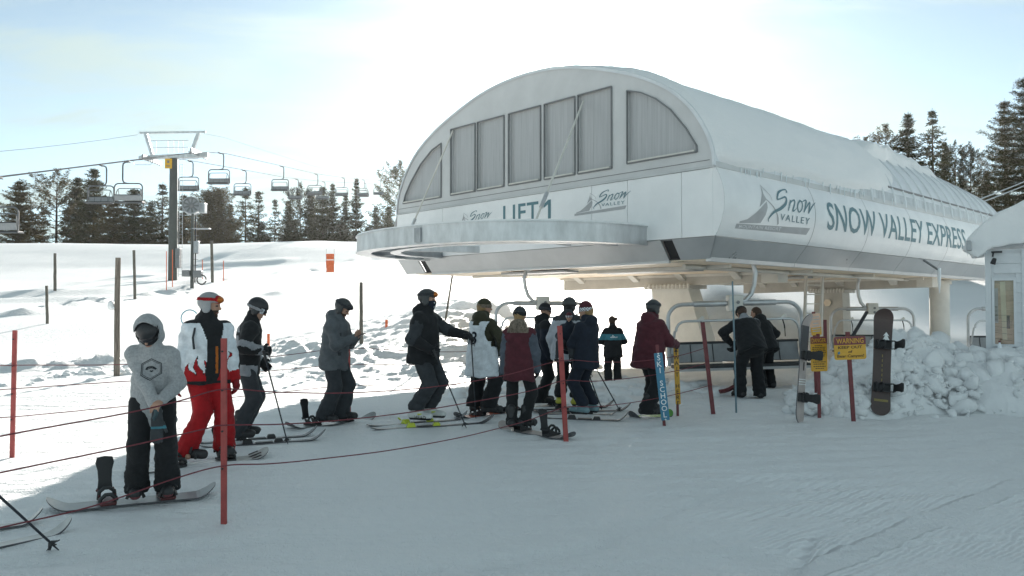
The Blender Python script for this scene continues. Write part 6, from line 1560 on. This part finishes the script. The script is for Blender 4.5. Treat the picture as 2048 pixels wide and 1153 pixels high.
    def helmet(s, m, goggles=None, lens=None, on_face=False, strap=None, vents=True, m2=None, brim=False):
        def f(q):
            d = sd_ell(q, (0, -.018, .035), (.104, .128, .112)); d = np.maximum(d, -np.maximum(q[..., 2] - .025, -(q[..., 1] - .045)) * 0 - 9)
            cut = np.minimum(q[..., 1] - .035, .035 - q[..., 2]); d = np.maximum(d, cut)             # face opening
            d = np.maximum(d, -.075 - q[..., 2]); d = np.maximum(d, np.minimum(-q[..., 2] - .02, .0 + np.abs(q[..., 0]) * 0 + (q[..., 1] + .105) * -1))
            d = np.maximum(d, -sd_ell(q, (0, -.01, .015), (.082, .102, .095)))
            for e in (-1, 1): d = smin(d, sd_ell(q, (e * .086, -.012, -.038), (.020, .045, .05)), .015)
            if brim: d = smin(d, sd_ell(q, (0, .095, .052), (.075, .030, .010)), .012)
            if vents:
                for e in (-1, 0, 1): d = np.maximum(d, -sd_ell(q, (e * .045, .03, .142 - abs(e) * .012), (.009, .045, .012)))
            return d
        hl_ = s.hpart('helmet', f, [m, m2 or m], .21, .009, pick=lambda q: ((q[:, 2] < -.01)).astype(int))
        if goggles is not None:
            y0, z0 = (0, .005) if on_face else (.012, .068)
            def fs(q):
                k = sd_ell(q, (0, -.018, .035), (.110, .134, .118)); return np.maximum(np.maximum(np.abs(k) - .004, np.abs(q[..., 2] - z0 + .10 * np.clip(-q[..., 1], -.05, .2) * .3) - .019), q[..., 1] - .075)
            gs = s.hpart('goggles', fs, strap or goggles, .22, .008, hl_)
            def fl(q):
                yc = .088 if on_face else .108
                k = sd_ell(q, (0, -.01, z0), (.096, yc + .030, .062)); return np.maximum(np.maximum(k, .038 + y0 - q[..., 1] if on_face else .065 - q[..., 1]), np.abs(q[..., 2] - z0) - .047)
            s.hpart('frame', fl, goggles, .22, .008, gs)
            def fn(q):
                yc = .088 if on_face else .108
                k = sd_ell(q, (0, -.01, z0), (.094, yc + .036, .060)); return np.maximum(np.maximum(np.maximum(k, .075 + y0 - q[..., 1]), np.abs(q[..., 2] - z0) - .038), np.abs(q[..., 0]) - .084)
            s.hpart('lens', fn, lens or M_LENS_D, .22, .008, gs)
        return hl_
    def beanie(s, m, m2=None, low=.01, tall=.0, pom=False, pick=None):
        def f(q):
            d = sd_ell(q, (0, -.018, .035), (.094, .114, .110 + tall)); d = np.maximum(d, low - q[..., 2] - .25 * np.clip(q[..., 1], -.2, .2) * -1 * .4)
            b = np.maximum(sd_ell(q, (0, -.018, .035), (.100, .120, .119)), np.abs(q[..., 2] - low - .022 + .10 * -q[..., 1] * -1 * 0) - .026)
            d = np.minimum(d, b); return d + .002 * np.sin(np.arctan2(q[..., 0], q[..., 1]) * 44)
        return s.hpart('beanie', f, [m, m2 or m], .2, .0085, pick=pick or (lambda q: (q[:, 2] < low + .048).astype(int)))
    def hair(s, m, back=.10, down=-.10, bun=False, width=.085):
        def f(q):
            d = sd_ell(q, (0, -.027, .027), (.086, .104, .102)); d = np.maximum(d, np.minimum(q[..., 1] - .02 - .0 * q[..., 2], .055 - q[..., 2]))
            d = smin(d, sd_cap(q, (0, -.07, .0), (0, -.085, down), width * .8, width * .55), .03)
            if bun: d = smin(d, sd_ell(q, (.075, -.10, .035), (.045, .045, .042)), .01)
            d = np.maximum(d, -sd_ell(q, (0, .02, -.02), (.068, .085, .11)))
            return d + .003 * np.sin(q[..., 0] * 120 + 8 * np.sin(q[..., 2] * 20))
        return s.hpart('hair', f, m, .26, .009)
    def wpt(s, v): return s.M @ Vector(v)
def proj_decal(name, vf, target, origin, dirv, upv, m, scale=1.0, lift=.004, cut=.03):
    """lay flat art on a garment by casting it along dirv (all in the figure's local space)"""
    me = target.data; bvh = BVHTree.FromPolygons([v.co.copy() for v in me.vertices], [tuple(p.vertices) for p in me.polygons])
    d = Vector(dirv).normalized(); u = (Vector(upv) - d * Vector(upv).dot(d)).normalized(); r = d.cross(u)
    def fun(x, y):
        o = Vector(origin) - d * .5 + r * (x * scale) + u * (y * scale); h = bvh.ray_cast(o, d)
        return (h[0] - d * lift) if h[0] is not None else o + d * .45
    return decal(name, vf, fun, m, target, False, cut)
F_BLACK = fabric('black_ski_fabric', (.018, .019, .021)); F_DARK = fabric('charcoal_ski_fabric', (.042, .046, .052)); F_GREY = fabric('grey_ski_fabric', (.105, .115, .125))
F_HEATHER = mat('heather_grey_fleece', (.36, .37, .38), .9, 0, .2, 60, .4, 120, .2, sheen=.2); F_NAVY = fabric('navy_ski_fabric', (.016, .021, .033)); F_MAROON = fabric('maroon_ski_fabric', (.085, .022, .030))
F_OLIVE = fabric('olive_fleece', (.048, .046, .028)); F_RED = fabric('red_ski_fabric', (.36, .012, .016)); F_WHITE = fabric('white_ski_fabric', (.70, .74, .78)); F_LGREY = fabric('light_grey_ski_fabric', (.27, .28, .30))
F_PGREY = fabric('pale_grey_ski_fabric', (.44, .46, .50)); F_TEAL = fabric('teal_ski_fabric', (.06, .20, .25)); F_SLATE = fabric('slate_puffy_fabric', (.085, .10, .125)); F_ORANGE = fabric('orange_ski_fabric', (.42, .12, .02))
F_CAMO = mat('mottled_fleece', (.16, .13, .10), .9, 0, .6, 40, .6, 60); F_BROWN = fabric('dark_brown_ski_fabric', (.045, .032, .028)); M_HGREY = mat('matt_grey_helmet', (.30, .31, .32), .45); M_HBLK = mat('matt_black_helmet', (.022, .023, .026), .4); M_HDG = mat('matt_dark_grey_helmet', (.045, .048, .05), .45)
M_HAIRB = mat('blond_hair', (.28, .18, .08), .6, 0, .3, 60, .4, 80); M_HAIRD = mat('dark_brown_hair', (.05, .025, .014), .6, 0, .3, 60, .4, 80); M_BEARD = mat('dark_beard', (.055, .033, .022), .85, 0, .3, 80)
M_BOOTW = mat('white_ski_boot', (.66, .67, .66), .35); M_BOOTT = mat('teal_grey_ski_boot', (.16, .26, .29), .4); M_BOOTY = mat('yellow_ski_boot', (.50, .48, .06), .4); M_BOOTK = mat('black_boot', (.025, .025, .027), .5, 0, .2, 20)
F_GLOVE = fabric('dark_grey_glove', (.05, .055, .06)); F_TGLOVE = fabric('teal_grey_glove', (.055, .085, .095)); F_REDG = fabric('red_glove', (.24, .015, .02))

# 1 hooded teenager
p = Fig('person in a grey hooded sweatshirt and black trousers, head bent over their gloves', 303, 1004, 1.53, -166, 7, feet=[(.135, .02, .03, 8), (-.135, .0, .03, 12)][::-1], hands=[(-.13, .26, .965), (-.09, .29, .885)], head=(-6, 46), girth=.90, elbow=[(-.55, -.55, -.4), (.45, -.55, -.4)], hip=.915)
p.body(bare=(True, False), curl=(70, 45), palm=((.3, .2, -1), None)); p.trousers(F_BLACK, 1.18, 1.15, 3, amp=.013)
jk = p.jacket(F_HEATHER, -.20, .98, 5, 0, .05, .008, sl=.92, cuff=.0)
def hoodf(q):
    d = sd_ell(q, (0, -.03, .03), (.126, .143, .146)); d = smin(d, sd_ell(q, (0, -.05, -.10), (.12, .12, .08)), .06); d = np.maximum(d, -sd_ell(q, (0, -.0, .03), (.112, .140, .130))); op = sd_ell(q, (0, .14, .07), (.118, .16, .165)); return np.maximum(d, -op) + .003 * np.sin(q[..., 2] * 30 + q[..., 0] * 14)
p.hpart('hood', hoodf, F_HEATHER, .24, .010, jk); p.helmet(M_HBLK, M_BIND, M_LENS_D, True, brim=False, vents=False)
p.hpart('face_mask', lambda q: np.maximum(np.maximum(sd_ell(q, (0, .012, -.03), (.082, .090, .095)), q[..., 2] - .0), -.075 - q[..., 2]), F_BLACK, .2, .01)
p.glove(1, F_TGLOVE, 60, 1.25, (.2, .3, -1)); p.boots(M_BOOTK, sole=M_REDD)
hexv = [(math.cos(rad(90 + 60 * k)) * 1.0, math.sin(rad(90 + 60 * k))) for k in range(7)]
art_ = join_vf(*[([(hexv[k][0] * a_, hexv[k][1] * a_), (hexv[k + 1][0] * a_, hexv[k + 1][1] * a_), (hexv[k + 1][0] * b2, hexv[k + 1][1] * b2), (hexv[k][0] * b2, hexv[k][1] * b2)], [(0, 1, 2, 3)]) for k in range(6) for a_, b2 in ((1.0, .93), (.86, .82))],
    stroke([(-.42, -.08), (-.35, .12), (-.1, .2), (.15, .18), (.4, -.05)], [.2, .16, .12, .14, .2]), stroke([(-.12, -.16), (.0, -.24), (.12, -.16)], [.1, .14, .1]), stroke([(-.3, -.02), (.0, .1), (.3, -.04)], [.05, .08, .05]))
k_ = p.k; proj_decal('chest_print', art_, jk, p.wpt((0, 0, 0)) * 0 + Vector((-.02, .2, 1.24)) * k_, (0, -1, 0.12), (0, 0, 1), F_DARK, .100 * k_)
# the spare glove he holds
gl = Fig('x', 303, 1004, 1.60, -166, hands=[(-.07, .235, .99), (-.085, .27, .925)])
gpos = p.wpt((-.10, .32, .73)); gt = thing('glove', 'spare dark grey glove hanging from the hands of the hooded teenager', 'glove', tuple(gpos), p.face)
def glf(q):
    d = smin(sd_box(q, (0, 0, .0), (.045, .022, .07), None, .02), sd_box(q, (.0, 0, .09), (.040, .022, .05), None, .02), .02)
    for j, o in enumerate((-.034, -.012, .012, .034)): d = smin(d, sd_cap(q, (o, 0, -.05), (o * 1.15, .01, -.13 - .012 * (1 - abs(j - 1.5))), .015, .012), .01)
    return smin(d, sd_cap(q, (-.045, .0, .02), (-.075, .01, -.05), .016, .012), .01)
sdf_obj('palm', glf, (-.12, -.06, -.18), (.12, .06, .17), .009, [F_GLOVE, F_TEAL], gt, pick=lambda c: (np.abs(c[:, 2] + .01) < .010).astype(int))

# 2 man in flame jacket and red trousers
p = Fig('person in red trousers and white jacket with red flames, grey helmet and orange goggles', 412, 924, 1.73, -150, 2, feet=[(.20, .08, .03, 50), (-.19, .0, .03, 10)][::-1], hands=[(.30, .02, .80), (-.29, .05, .80)][::-1], head=(58, 5), girth=1.14, hip=.92)
p.feet = p.feet
p.body(beard=M_BEARD); p.trousers(F_RED, 1.10, 1.06, 7, amp=.016)
def flame(c):
    q = c - A3(p.hipc); ang = np.arctan2(c[:, 0], c[:, 1]); z = q[:, 2]
    tooth = np.abs(((ang * 2.5 + .30 * np.sin(z * 24 + ang * 3)) % 1.0) - .5) * 2; hgt = .03 + .24 * (1 - tooth) ** 1.3 * (.5 + .5 * np.sin(ang * 5.1 + 1) ** 2)
    rest = np.abs(c[:, 0]) < .26
    mi = np.where(z < hgt - .05, 1, 0); outl = (z >= hgt - .05) & (z < hgt - .030); mi[outl] = 2
    arm = np.minimum.reduce([sd_cap(c, A3(p.elb[i]), A3(p.wr[i] + p.hd[i] * .03), .075, .06) for i in (0, 1)]) < .012
    low = np.minimum.reduce([np.linalg.norm(c - A3(p.wr[i]), axis=1) for i in (0, 1)])
    mi[arm] = 0; mi[arm & (low < .11)] = 1
    op = np.abs(c[:, 0] + .03 + .02 * np.sin(z * 6)) < (.075 - .05 * np.clip((.0 - z) / .2, 0, 1) + .05 * np.clip((z - .35) / .2, 0, 1)); mi[op & (c[:, 1] > .05) & ~arm] = 2
    ora = (np.abs(c[:, 0] + .075) < .012) & (c[:, 1] > .06) & (z > .0) & (z < .28) & ~arm; mi[ora] = 3
    mi[(z > .53)] = 2; mi[(z < -.078) & ~arm] = 2
    return mi
jk = p.jacket([F_WHITE, F_RED, F_BLACK, F_ORANGE], -.10, 1.06, 9, .9, .09, .008, pick=flame, h=.0095, cuff=-.02)
p.helmet(M_HGREY, F_RED, M_LENS_O, False, F_RED)
for i in (0, 1): p.glove(i, F_REDG, 50, 1.35)
p.boots(M_BOOTK)
q = MB()
for o_ in (0, .012): q.tube([Vector((.14 - .0 * o_, .13, 1.40)) * p.k, Vector((.165, .165, 1.30)) * p.k, Vector((.155, .175 + o_, 1.18)) * p.k], .011, 6)
q.build('backpack_strap', F_DARK, p.root, smooth=True)
q = MB(); q.tube([Vector(v) * p.k for v in [(.17 + .085 * math.cos(rad(a_)), -.05, 1.50 + .09 * math.sin(rad(a_))) for a_ in range(-70, 160, 18)]], .006, 6); q.build('drinking_tube', mat('blue_tube', (.10, .40, .55), .3), p.root, smooth=True)

# 3 skier in black and grey
p = Fig('person in a black and light grey jacket and black helmet, leaning on a pole', 483, 889, 1.71, -72, 6, feet=[(-.12, .02, .06, 2), (.12, -.04, .06, -2)], hands=[(-.22, .22, .95), (.20, .24, 1.12)], head=(-8, 26), elbow=[(-.5, -.8, -.2), (.6, -.7, -.4)], hip=.925, hipy=.05)
p.body()
p.trousers(F_DARK, 1.06, 1.05, 11, amp=.011)
def pk3(c):
    q = c - A3(p.hipc); z = q @ A3(p.up); mi = np.zeros(len(c), int); arm = np.minimum.reduce([np.minimum(sd_cap(c, A3(p.elb[i]), A3(p.wr[i]), .08, .07), sd_cap(c, A3(p.sh[i]), A3(p.elb[i]), .08, .08)) for i in (0, 1)]) < .015
    mi[(c[:, 1] < -.055 + .02 * np.sin(z * 7)) & (z < .36) & ~arm] = 1
    mi[(c[:, 1] < -.03) & (z > .40) & (z < .53) & (np.abs(c[:, 0]) > .07)] = 1
    fore = np.minimum.reduce([sd_cap(c, A3(p.elb[i] * .9 + p.sh[i] * .1), A3(p.elb[i] * .2 + p.wr[i] * .8), .085, .065) for i in (0, 1)]) < .004; mi[fore & arm] = 1
    mi[(z < .02) & (np.abs(c[:, 0]) > .13) & (c[:, 1] > -.02) & ~arm] = 1
    return mi
p.jacket([F_BLACK, F_LGREY], -.10, 1.03, 13, 0, .085, .006, pick=pk3, h=.010)
p.helmet(M_HBLK, F_WHITE, M_LENS_D, True, F_LGREY)
for i in (0, 1): p.glove(i, F_BLACK, 85 if i else 45, 1.35)
p.boots(M_BOOTK, True, m2=M_HDG)

# 4 man with phone
p = Fig('person in a grey jacket and dark grey trousers looking down at a phone', 668, 850, 1.73, -103, 5, feet=[(-.14, .08, .03, 10), (.13, -.06, .03, -12)], hands=[(-.055, .30, 1.20), (.05, .30, 1.19)], head=(0, 30), elbow=[(-.7, -.5, -.7), (.7, -.5, -.7)], girth=1.08)
p.body(bare=(True, True), curl=(62, 62), palm=((.4, -.1, 1), (-.4, -.1, 1)), beard=M_BEARD); p.trousers(F_DARK, 1.12, 1.15, 15, amp=.012)
jk = p.jacket(F_GREY, -.16, 1.06, 17, 1.0, .085, .008)
q = MB()
for x, z in ((.13, .98), (.11, 1.25)): q.box(Vector((x, .155, z)) * p.k, (.11, .02, .05)); q.build('pocket_flap', F_DARK, jk, bevel=.005); q = MB()
p.helmet(M_HDG, M_BIND, M_LENS_D, False, F_DARK); p.boots(M_BOOTK)
ph = p.wpt((0, .405, 1.235)); pt_ = thing('phone', 'dark phone held by the man in the grey jacket', 'phone', tuple(ph), p.face)
q = MB(); q.box((0, 0, 0), (.072, .145, .009), Matrix.Rotation(rad(25), 3, 'X')); q.build('case', M_BIND, pt_, bevel=.004)
q = MB(); q.box((0, -.0025, .0055), (.064, .132, .002), Matrix.Rotation(rad(25), 3, 'X')); q.build('screen', M_LENS_D, pt_)

# 5 skier with star bandana
p = Fig('person in dark clothes, star patterned bandana and orange goggles, reaching out one arm', 850, 852, 1.83, -112, 3, feet=[(-.13, .03, .06, 4), (.13, -.03, .06, 0)], hands=[(-.16, .50, 1.17), (.20, .17, .99)], head=(12, 2), elbow=[(-.5, -.3, -.8), (.6, -.7, -.3)], girth=1.12, hip=.915, hipy=-.02)
p.body(); p.trousers(F_DARK, 1.12, 1.08, 19, amp=.012, cuff=.10)
p.jacket([F_BLACK, F_DARK], -.13, 1.08, 21, 1.0, .085, .008, pick=lambda c: ((np.minimum.reduce([sd_cap(c, A3(p.sh[i]), A3(p.elb[i]), .08, .08) for i in (0, 1)]) < .012) & (c[:, 2] < 1.36)).astype(int))
p.helmet(M_HDG, M_BIND, M_LENS_O, False, F_DARK)
bd = p.hpart('bandana', lambda q: np.maximum(np.maximum(smin(sd_ell(q, (0, .022, -.045), (.072, .085, .075)), sd_cap(q, (0, .05, -.06), (0, .045, -.15), .05, .035), .03), q[..., 2] + .012), -q[..., 1] - .02), F_NAVY, .22, .008)
for x, z in ((-.03, -.05), (.012, -.06), (.04, -.04), (-.012, -.09), (.028, -.095), (-.045, -.085), (.0, -.125)):
    sv = [(math.cos(rad(90 + 36 * k)) * (1 if k % 2 == 0 else .42), math.sin(rad(90 + 36 * k)) * (1 if k % 2 == 0 else .42)) for k in range(10)]
    o = (p.hc + p.Rh @ Vector((x, .1, z))) * p.k; proj_decal('star', (sv + [(0, 0)], [(k, (k + 1) % 10, 10) for k in range(10)]), bd, o, -(p.Rh @ Vector((x * 6, 1, 0))), (0, 0, 1), M_WHT, .0125, .003, 0)
p.glove(0, F_BLACK, 55, 1.35, (.3, 0, -1)); p.glove(1, F_BLACK, 90, 1.35); p.boots(M_BOOTW, True, m2=M_LIME)
M_INK2 = F_DARK
for o_ in p.root.children:
    if o_.name.startswith('boot'):
        yaw = 0; 
bt_ = [o_ for o_ in p.root.children if o_.name.startswith('boot')][1]
proj_decal('lettering', text_mesh('HEAD', .045, .004), bt_, Vector((.13, .03, .10)) * p.k, (-1, 0, 0), (0, 0, 1), M_INK, p.k, .004, 0)

# 6 man with white bib
p = Fig('person seen from behind in a white sleeveless bib numbered 13 over an olive hoodie', 965, 832, 1.69, -42, 2, feet=[(-.15, .0, .03, 30), (.14, .02, .03, -30)], hands=[(-.28, .02, .84), (.23, .17, .98)], head=(-25, 2), elbow=[(-.6, -.6, -.2), (.95, -.35, -.2)], girth=1.05)
p.body(); p.trousers(F_BLACK, 1.30, 1.15, 23, amp=.013, cuff=.05)
p.jacket(F_OLIVE, -.06, 1.0, 25, 1.05, .075, .007)
bib = p.jacket(F_WHITE, -.34, 1.05, 27, 0, 0, .006, sleeves=False, name='bib', extra=.014, h=.010, pick=None)
me = bib.data; bm = bmesh.new(); bm.from_mesh(me)
kill = []
for f_ in bm.faces:
    c = f_.calc_center_median() / p.k; z = (c - p.hipc).dot(p.up); ax = abs(c.x)
    if z > .505 or (z > .20 and ax > .215 - .05 * math.sin(max(0, min(1, (z - .2) / .3)) * math.pi)) or (z > .44 and ax < .07 - .0 and c.y < 0) or ax > .245 and z > .12: kill.append(f_)
bmesh.ops.delete(bm, geom=kill, context='FACES'); bm.to_mesh(me); bm.free()
proj_decal('lettering', text_mesh('13', .20, .016), bib, Vector((-.045, -.2, 1.17)) * p.k, (0, 1, 0), (0, 0, 1), F_NAVY, p.k, .006, .03)
p.beanie(F_OLIVE, F_CAMO, .0, .005); p.glove(0, F_BLACK, 40, 1.3); p.glove(1, F_OLIVE, 60, 1.2); p.boots(M_BOOTK); p.hair(M_HAIRB, down=-.07)

# 7 woman in maroon
p = Fig('person seen from behind in maroon jacket with grey puffy sleeves and beanie', 1038, 863, 1.58, -14, 2, feet=[(-.10, -.02, .03, 12), (.07, .05, .03, -40)], hands=[(-.25, .05, .82), (.24, .12, .86)], head=(-12, 4), girth=.98)
p.body(); p.trousers(F_BLACK, 1.0, .98, 29, amp=.009)
def pk7(c):
    q = c - A3(p.hipc); z = q @ A3(p.up)
    arm = np.minimum.reduce([np.minimum(sd_cap(c, A3(p.elb[i]), A3(p.wr[i]), .08, .07), sd_cap(c, A3(p.sh[i] + (p.elb[i] - p.sh[i]) * .12), A3(p.elb[i]), .08, .08)) for i in (0, 1)]) < .014
    mi = np.zeros(len(c), int); mi[arm] = 1; mi[(z > .47) & (c[:, 1] < -.02) & (np.abs(c[:, 0]) < .16)] = 2; mi[z > .55] = 2; return mi
p.jacket([F_MAROON, F_SLATE, F_CAMO], -.22, 1.0, 31, 1.05, .06, .006, pick=pk7, h=.010, sl=1.05)
p.hair(M_HAIRB, down=-.13, width=.075); p.beanie(F_DARK, F_BLACK, .0, .0); p.glove(0, F_BLACK, 45, 1.25); p.glove(1, F_BLACK, 45, 1.25); p.boots(M_BOOTK)

# 8 man in dark navy behind the post
p = Fig('person in a long dark navy jacket with dark cap and sunglasses, facing right', 1085, 813, 1.64, -78, 2, feet=[(-.12, .05, .03, 8), (.12, -.05, .03, -8)], hands=[(-.2, .2, .95), (.24, .05, .86)], head=(-6, 8), girth=1.02)
p.body(); p.trousers(F_BLACK, 1.08, 1.1, 33); p.jacket([F_NAVY, F_BLACK], -.20, 1.05, 35, .9, .08, .007, pick=lambda c: (c[:, 2] > 1.32).astype(int)); p.beanie(F_BLACK, F_DARK, .015, .0)
p.hpart('sunglasses', lambda q: np.maximum(np.abs(sd_ell(q, (0, -.01, .0), (.082, .106, .1))) - .004, np.abs(q[..., 2]) - np.where(q[..., 1] > .06, .019, .006)), M_LENS_D, .2, .007)
p.glove(0, F_BLACK, 45, 1.3); p.glove(1, F_BLACK, 45, 1.3); p.boots(M_BOOTK)

# 9 person in pale grey, mostly hidden
p = Fig('person in a pale grey jacket, dark helmet and yellow ski boots, behind the toddler', 1137, 822, 1.72, -20, 2, feet=[(-.13, .0, .06, 6), (.13, .0, .06, -6)], hands=[(-.26, .1, .88), (.26, .12, .90)], head=(-20, 4), girth=1.12)
p.body(); p.trousers(F_BLACK, 1.08, 1.08, 37, cuff=.1); p.jacket([F_PGREY, F_DARK], -.16, 1.12, 39, .9, .08, .007, pick=lambda c: (c[:, 2] > 1.40).astype(int), sl=1.08); p.helmet(M_HDG, M_BIND, M_LENS_D, True)
p.glove(0, F_BLACK, 50, 1.3); p.glove(1, F_BLACK, 50, 1.3); p.boots(M_BOOTY, True, m2=M_LIME)

# 10 woman in navy with toddler
p = Fig('person in navy ski clothes and a patterned maroon beanie, carrying a toddler', 1172, 839, 1.64, 48, -2, feet=[(-.13, .0, .06, 6), (.13, .0, .06, -6)], hands=[(-.02, .30, 1.10), (.06, .32, 1.02)], head=(20, 4), elbow=[(-.8, -.3, -.7), (.8, -.3, -.7)], girth=1.04)
p.body(); p.trousers(F_NAVY, 1.06, 1.1, 41, cuff=.10, amp=.010); p.jacket(F_NAVY, -.17, 1.04, 43, .95, .07, .007); p.hair(M_HAIRB, down=-.08)
p.beanie(F_MAROON, F_WHITE, .0, .02, pick=lambda q: ((q[:, 2] < .055) & (np.sin(np.arctan2(q[:, 0], q[:, 1]) * 16) * np.sin(q[:, 2] * 160) > -.1)).astype(int))
p.glove(0, F_NAVY, 55, 1.25, (.3, -.4, 1)); p.glove(1, F_NAVY, 55, 1.25, (-.3, -.4, 1)); p.boots(M_BOOTT, True, m2=M_BOOTT)
cw = p.wpt((0, .30, 1.10)); tl = Vector((cw.x - .02, cw.y - .02, 0)); kT = .92 / 1.75
hb = 1.02
p2 = Fig('toddler in dark jacket and red patterned hat, held by the woman in navy', 0, 0, .92, 160, 0, feet=[(-.2, .38, .44, 10), (.2, .38, .44, -10)], hands=[(-.22, .28, 1.05), (.22, .28, 1.08)], head=(10, 4), girth=1.2, loc=(tl.x, tl.y, cw.z - .92 * kT + .02), hip=.92)
p2.hc = p2.hc + Vector((0, 0, .02)); p2.body(); p2.trousers(F_DARK, 1.15, 1.1, 45, amp=.008); p2.jacket([F_NAVY, F_MAROON], -.08, 1.12, 47, .8, .07, .006, pick=lambda c: (c[:, 2] < .98).astype(int)); p2.beanie(F_MAROON, F_WHITE, .01, .01, pick=lambda q: ((q[:, 2] < .06) & (np.sin(np.arctan2(q[:, 0], q[:, 1]) * 12) > .2)).astype(int))
for i in (0, 1): p2.glove(i, F_MAROON, 50, 1.4)
p2.boots(M_BOOTK, True, m2=M_BOOTW)

# 11 lift worker with a bun
GS = 'lift staff'
wl_ = P(1226, 772, 16.1); p = Fig('person in black jacket with a teal band across the back, hair in a bun', 0, 0, 1.46, 4, 3, hands=[(-.13, .24, 1.05), (.13, .24, 1.05)], elbow=[(-.9, -.4, -.5), (.9, -.4, -.5)], head=(15, 12), loc=(wl_.x, wl_.y, gz(wl_.x, wl_.y) - .06), group=GS)
p.body(); p.trousers(F_BLACK, 1.1, 1.1, 49); jk = p.jacket([F_BLACK, F_TEAL], -.18, 1.05, 51, .7, .07, .006, pick=lambda c: ((c[:, 2] > 1.17) & (c[:, 2] < 1.31)).astype(int))
proj_decal('lettering', join_vf(*[stroke([(-.9 + .3 * k, -.1), (-.78 + .3 * k, .25 if k % 2 else .1), (-.66 + .3 * k, -.1)], .10) for k in range(6)], stroke([(-.5, .1), (-.3, .55), (-.1, .1)], .12)), jk, Vector((0, -.2, 1.23)) * p.k, (0, 1, 0), (0, 0, 1), M_WHT, .10 * p.k, .006, 0)
p.hair(M_HAIRD, down=-.04, bun=True); p.glove(0, F_BLACK, 50, 1.3); p.glove(1, F_BLACK, 50, 1.3); p.boots(M_BOOTK)

# 12 man in maroon jacket
p = Fig('person in a maroon jacket and dark helmet right behind the blue ski school sign', 1298, 834, 1.69, -58, 7, feet=[(-.13, .16, .03, 10), (.15, -.16, .03, -30)], hands=[(-.20, .30, 1.0), (.12, .44, 1.06)], head=(8, 6), elbow=[(-.7, -.6, -.5), (.6, -.5, -.6)], girth=1.16, hip=.90)
p.body(); p.trousers(F_BLACK, 1.2, 1.15, 53, amp=.013); p.jacket(F_MAROON, -.20, 1.10, 55, 1.0, .08, .009); p.helmet(M_HDG, M_BIND, M_LENS_D, False, F_DARK); p.glove(0, F_BROWN, 50, 1.3); p.glove(1, F_BROWN, 50, 1.3); p.boots(M_BOOTK)

# 13, 14 staff by the chair
p = Fig('person in black bending forward with a dark cap, holding a shovel by the chair', 1499, 795, 1.78, 6, 33, feet=[(-.17, .04, 0, 10), (.16, -.04, 0, -10)], hands=[(-.26, .30, .98), (-.10, .42, .85)], elbow=[(-.9, -.3, .0), (.9, -.3, -.3)], head=(0, 48), girth=1.12, hip=.90, hipy=-.1, group=GS, lift=.0)
p.body(); p.trousers(F_BLACK, 1.18, 1.15, 57); p.jacket([F_BLACK, F_LGREY], -.12, 1.08, 59, .0, .07, .007, pick=lambda c: (((c - A3(p.hipc)) @ A3(p.up) > .50) & (c[:, 1] < A3(p.neck)[1] + .02)).astype(int))
p.hair(M_HAIRD, down=-.03); p.beanie(F_BLACK, F_BLACK, .02, -.005); p.glove(0, F_BLACK, 80, 1.3); p.glove(1, F_BLACK, 80, 1.3); p.boots(M_BOOTK)
p = Fig('person in black with dark brown hair beyond the bending staff member', 1532, 776, 1.66, 22, 24, hands=[(-.24, .30, .95), (.22, .22, .98)], head=(30, 14), girth=1.1, group=GS, lift=0)
p.body(); p.trousers(F_BLACK, 1.12, 1.12, 61); p.jacket(F_BLACK, -.16, 1.10, 63, 1.0, .08, .007); p.hair(M_HAIRD, down=-.12); p.glove(0, F_BLACK, 50, 1.3); p.glove(1, F_BLACK, 50, 1.3); p.boots(M_BOOTK)
# ------------------------------------------------------------ thin volume added to lift the dark tones as lens glare does
VEIL = .00007
if VEIL:
    q = MB(); q.box((0, 175, 22), (760, 470, 100)); 
    hm = bpy.data.materials.new('veil'); hm.use_nodes = True; hn = hm.node_tree.nodes; hn.remove(hn['Principled BSDF'])
    pv = hn.new('ShaderNodeVolumePrincipled'); pv.inputs['Density'].default_value = VEIL; pv.inputs['Anisotropy'].default_value = .7; pv.inputs['Color'].default_value = (.95, .97, 1, 1)
    hm.node_tree.links.new(pv.outputs[0], hn['Material Output'].inputs['Volume'])
    hz_ = q.build('veil', hm); tag(hz_, kind='stuff'); hz_['label'] = 'thin added glare haze over the slope'
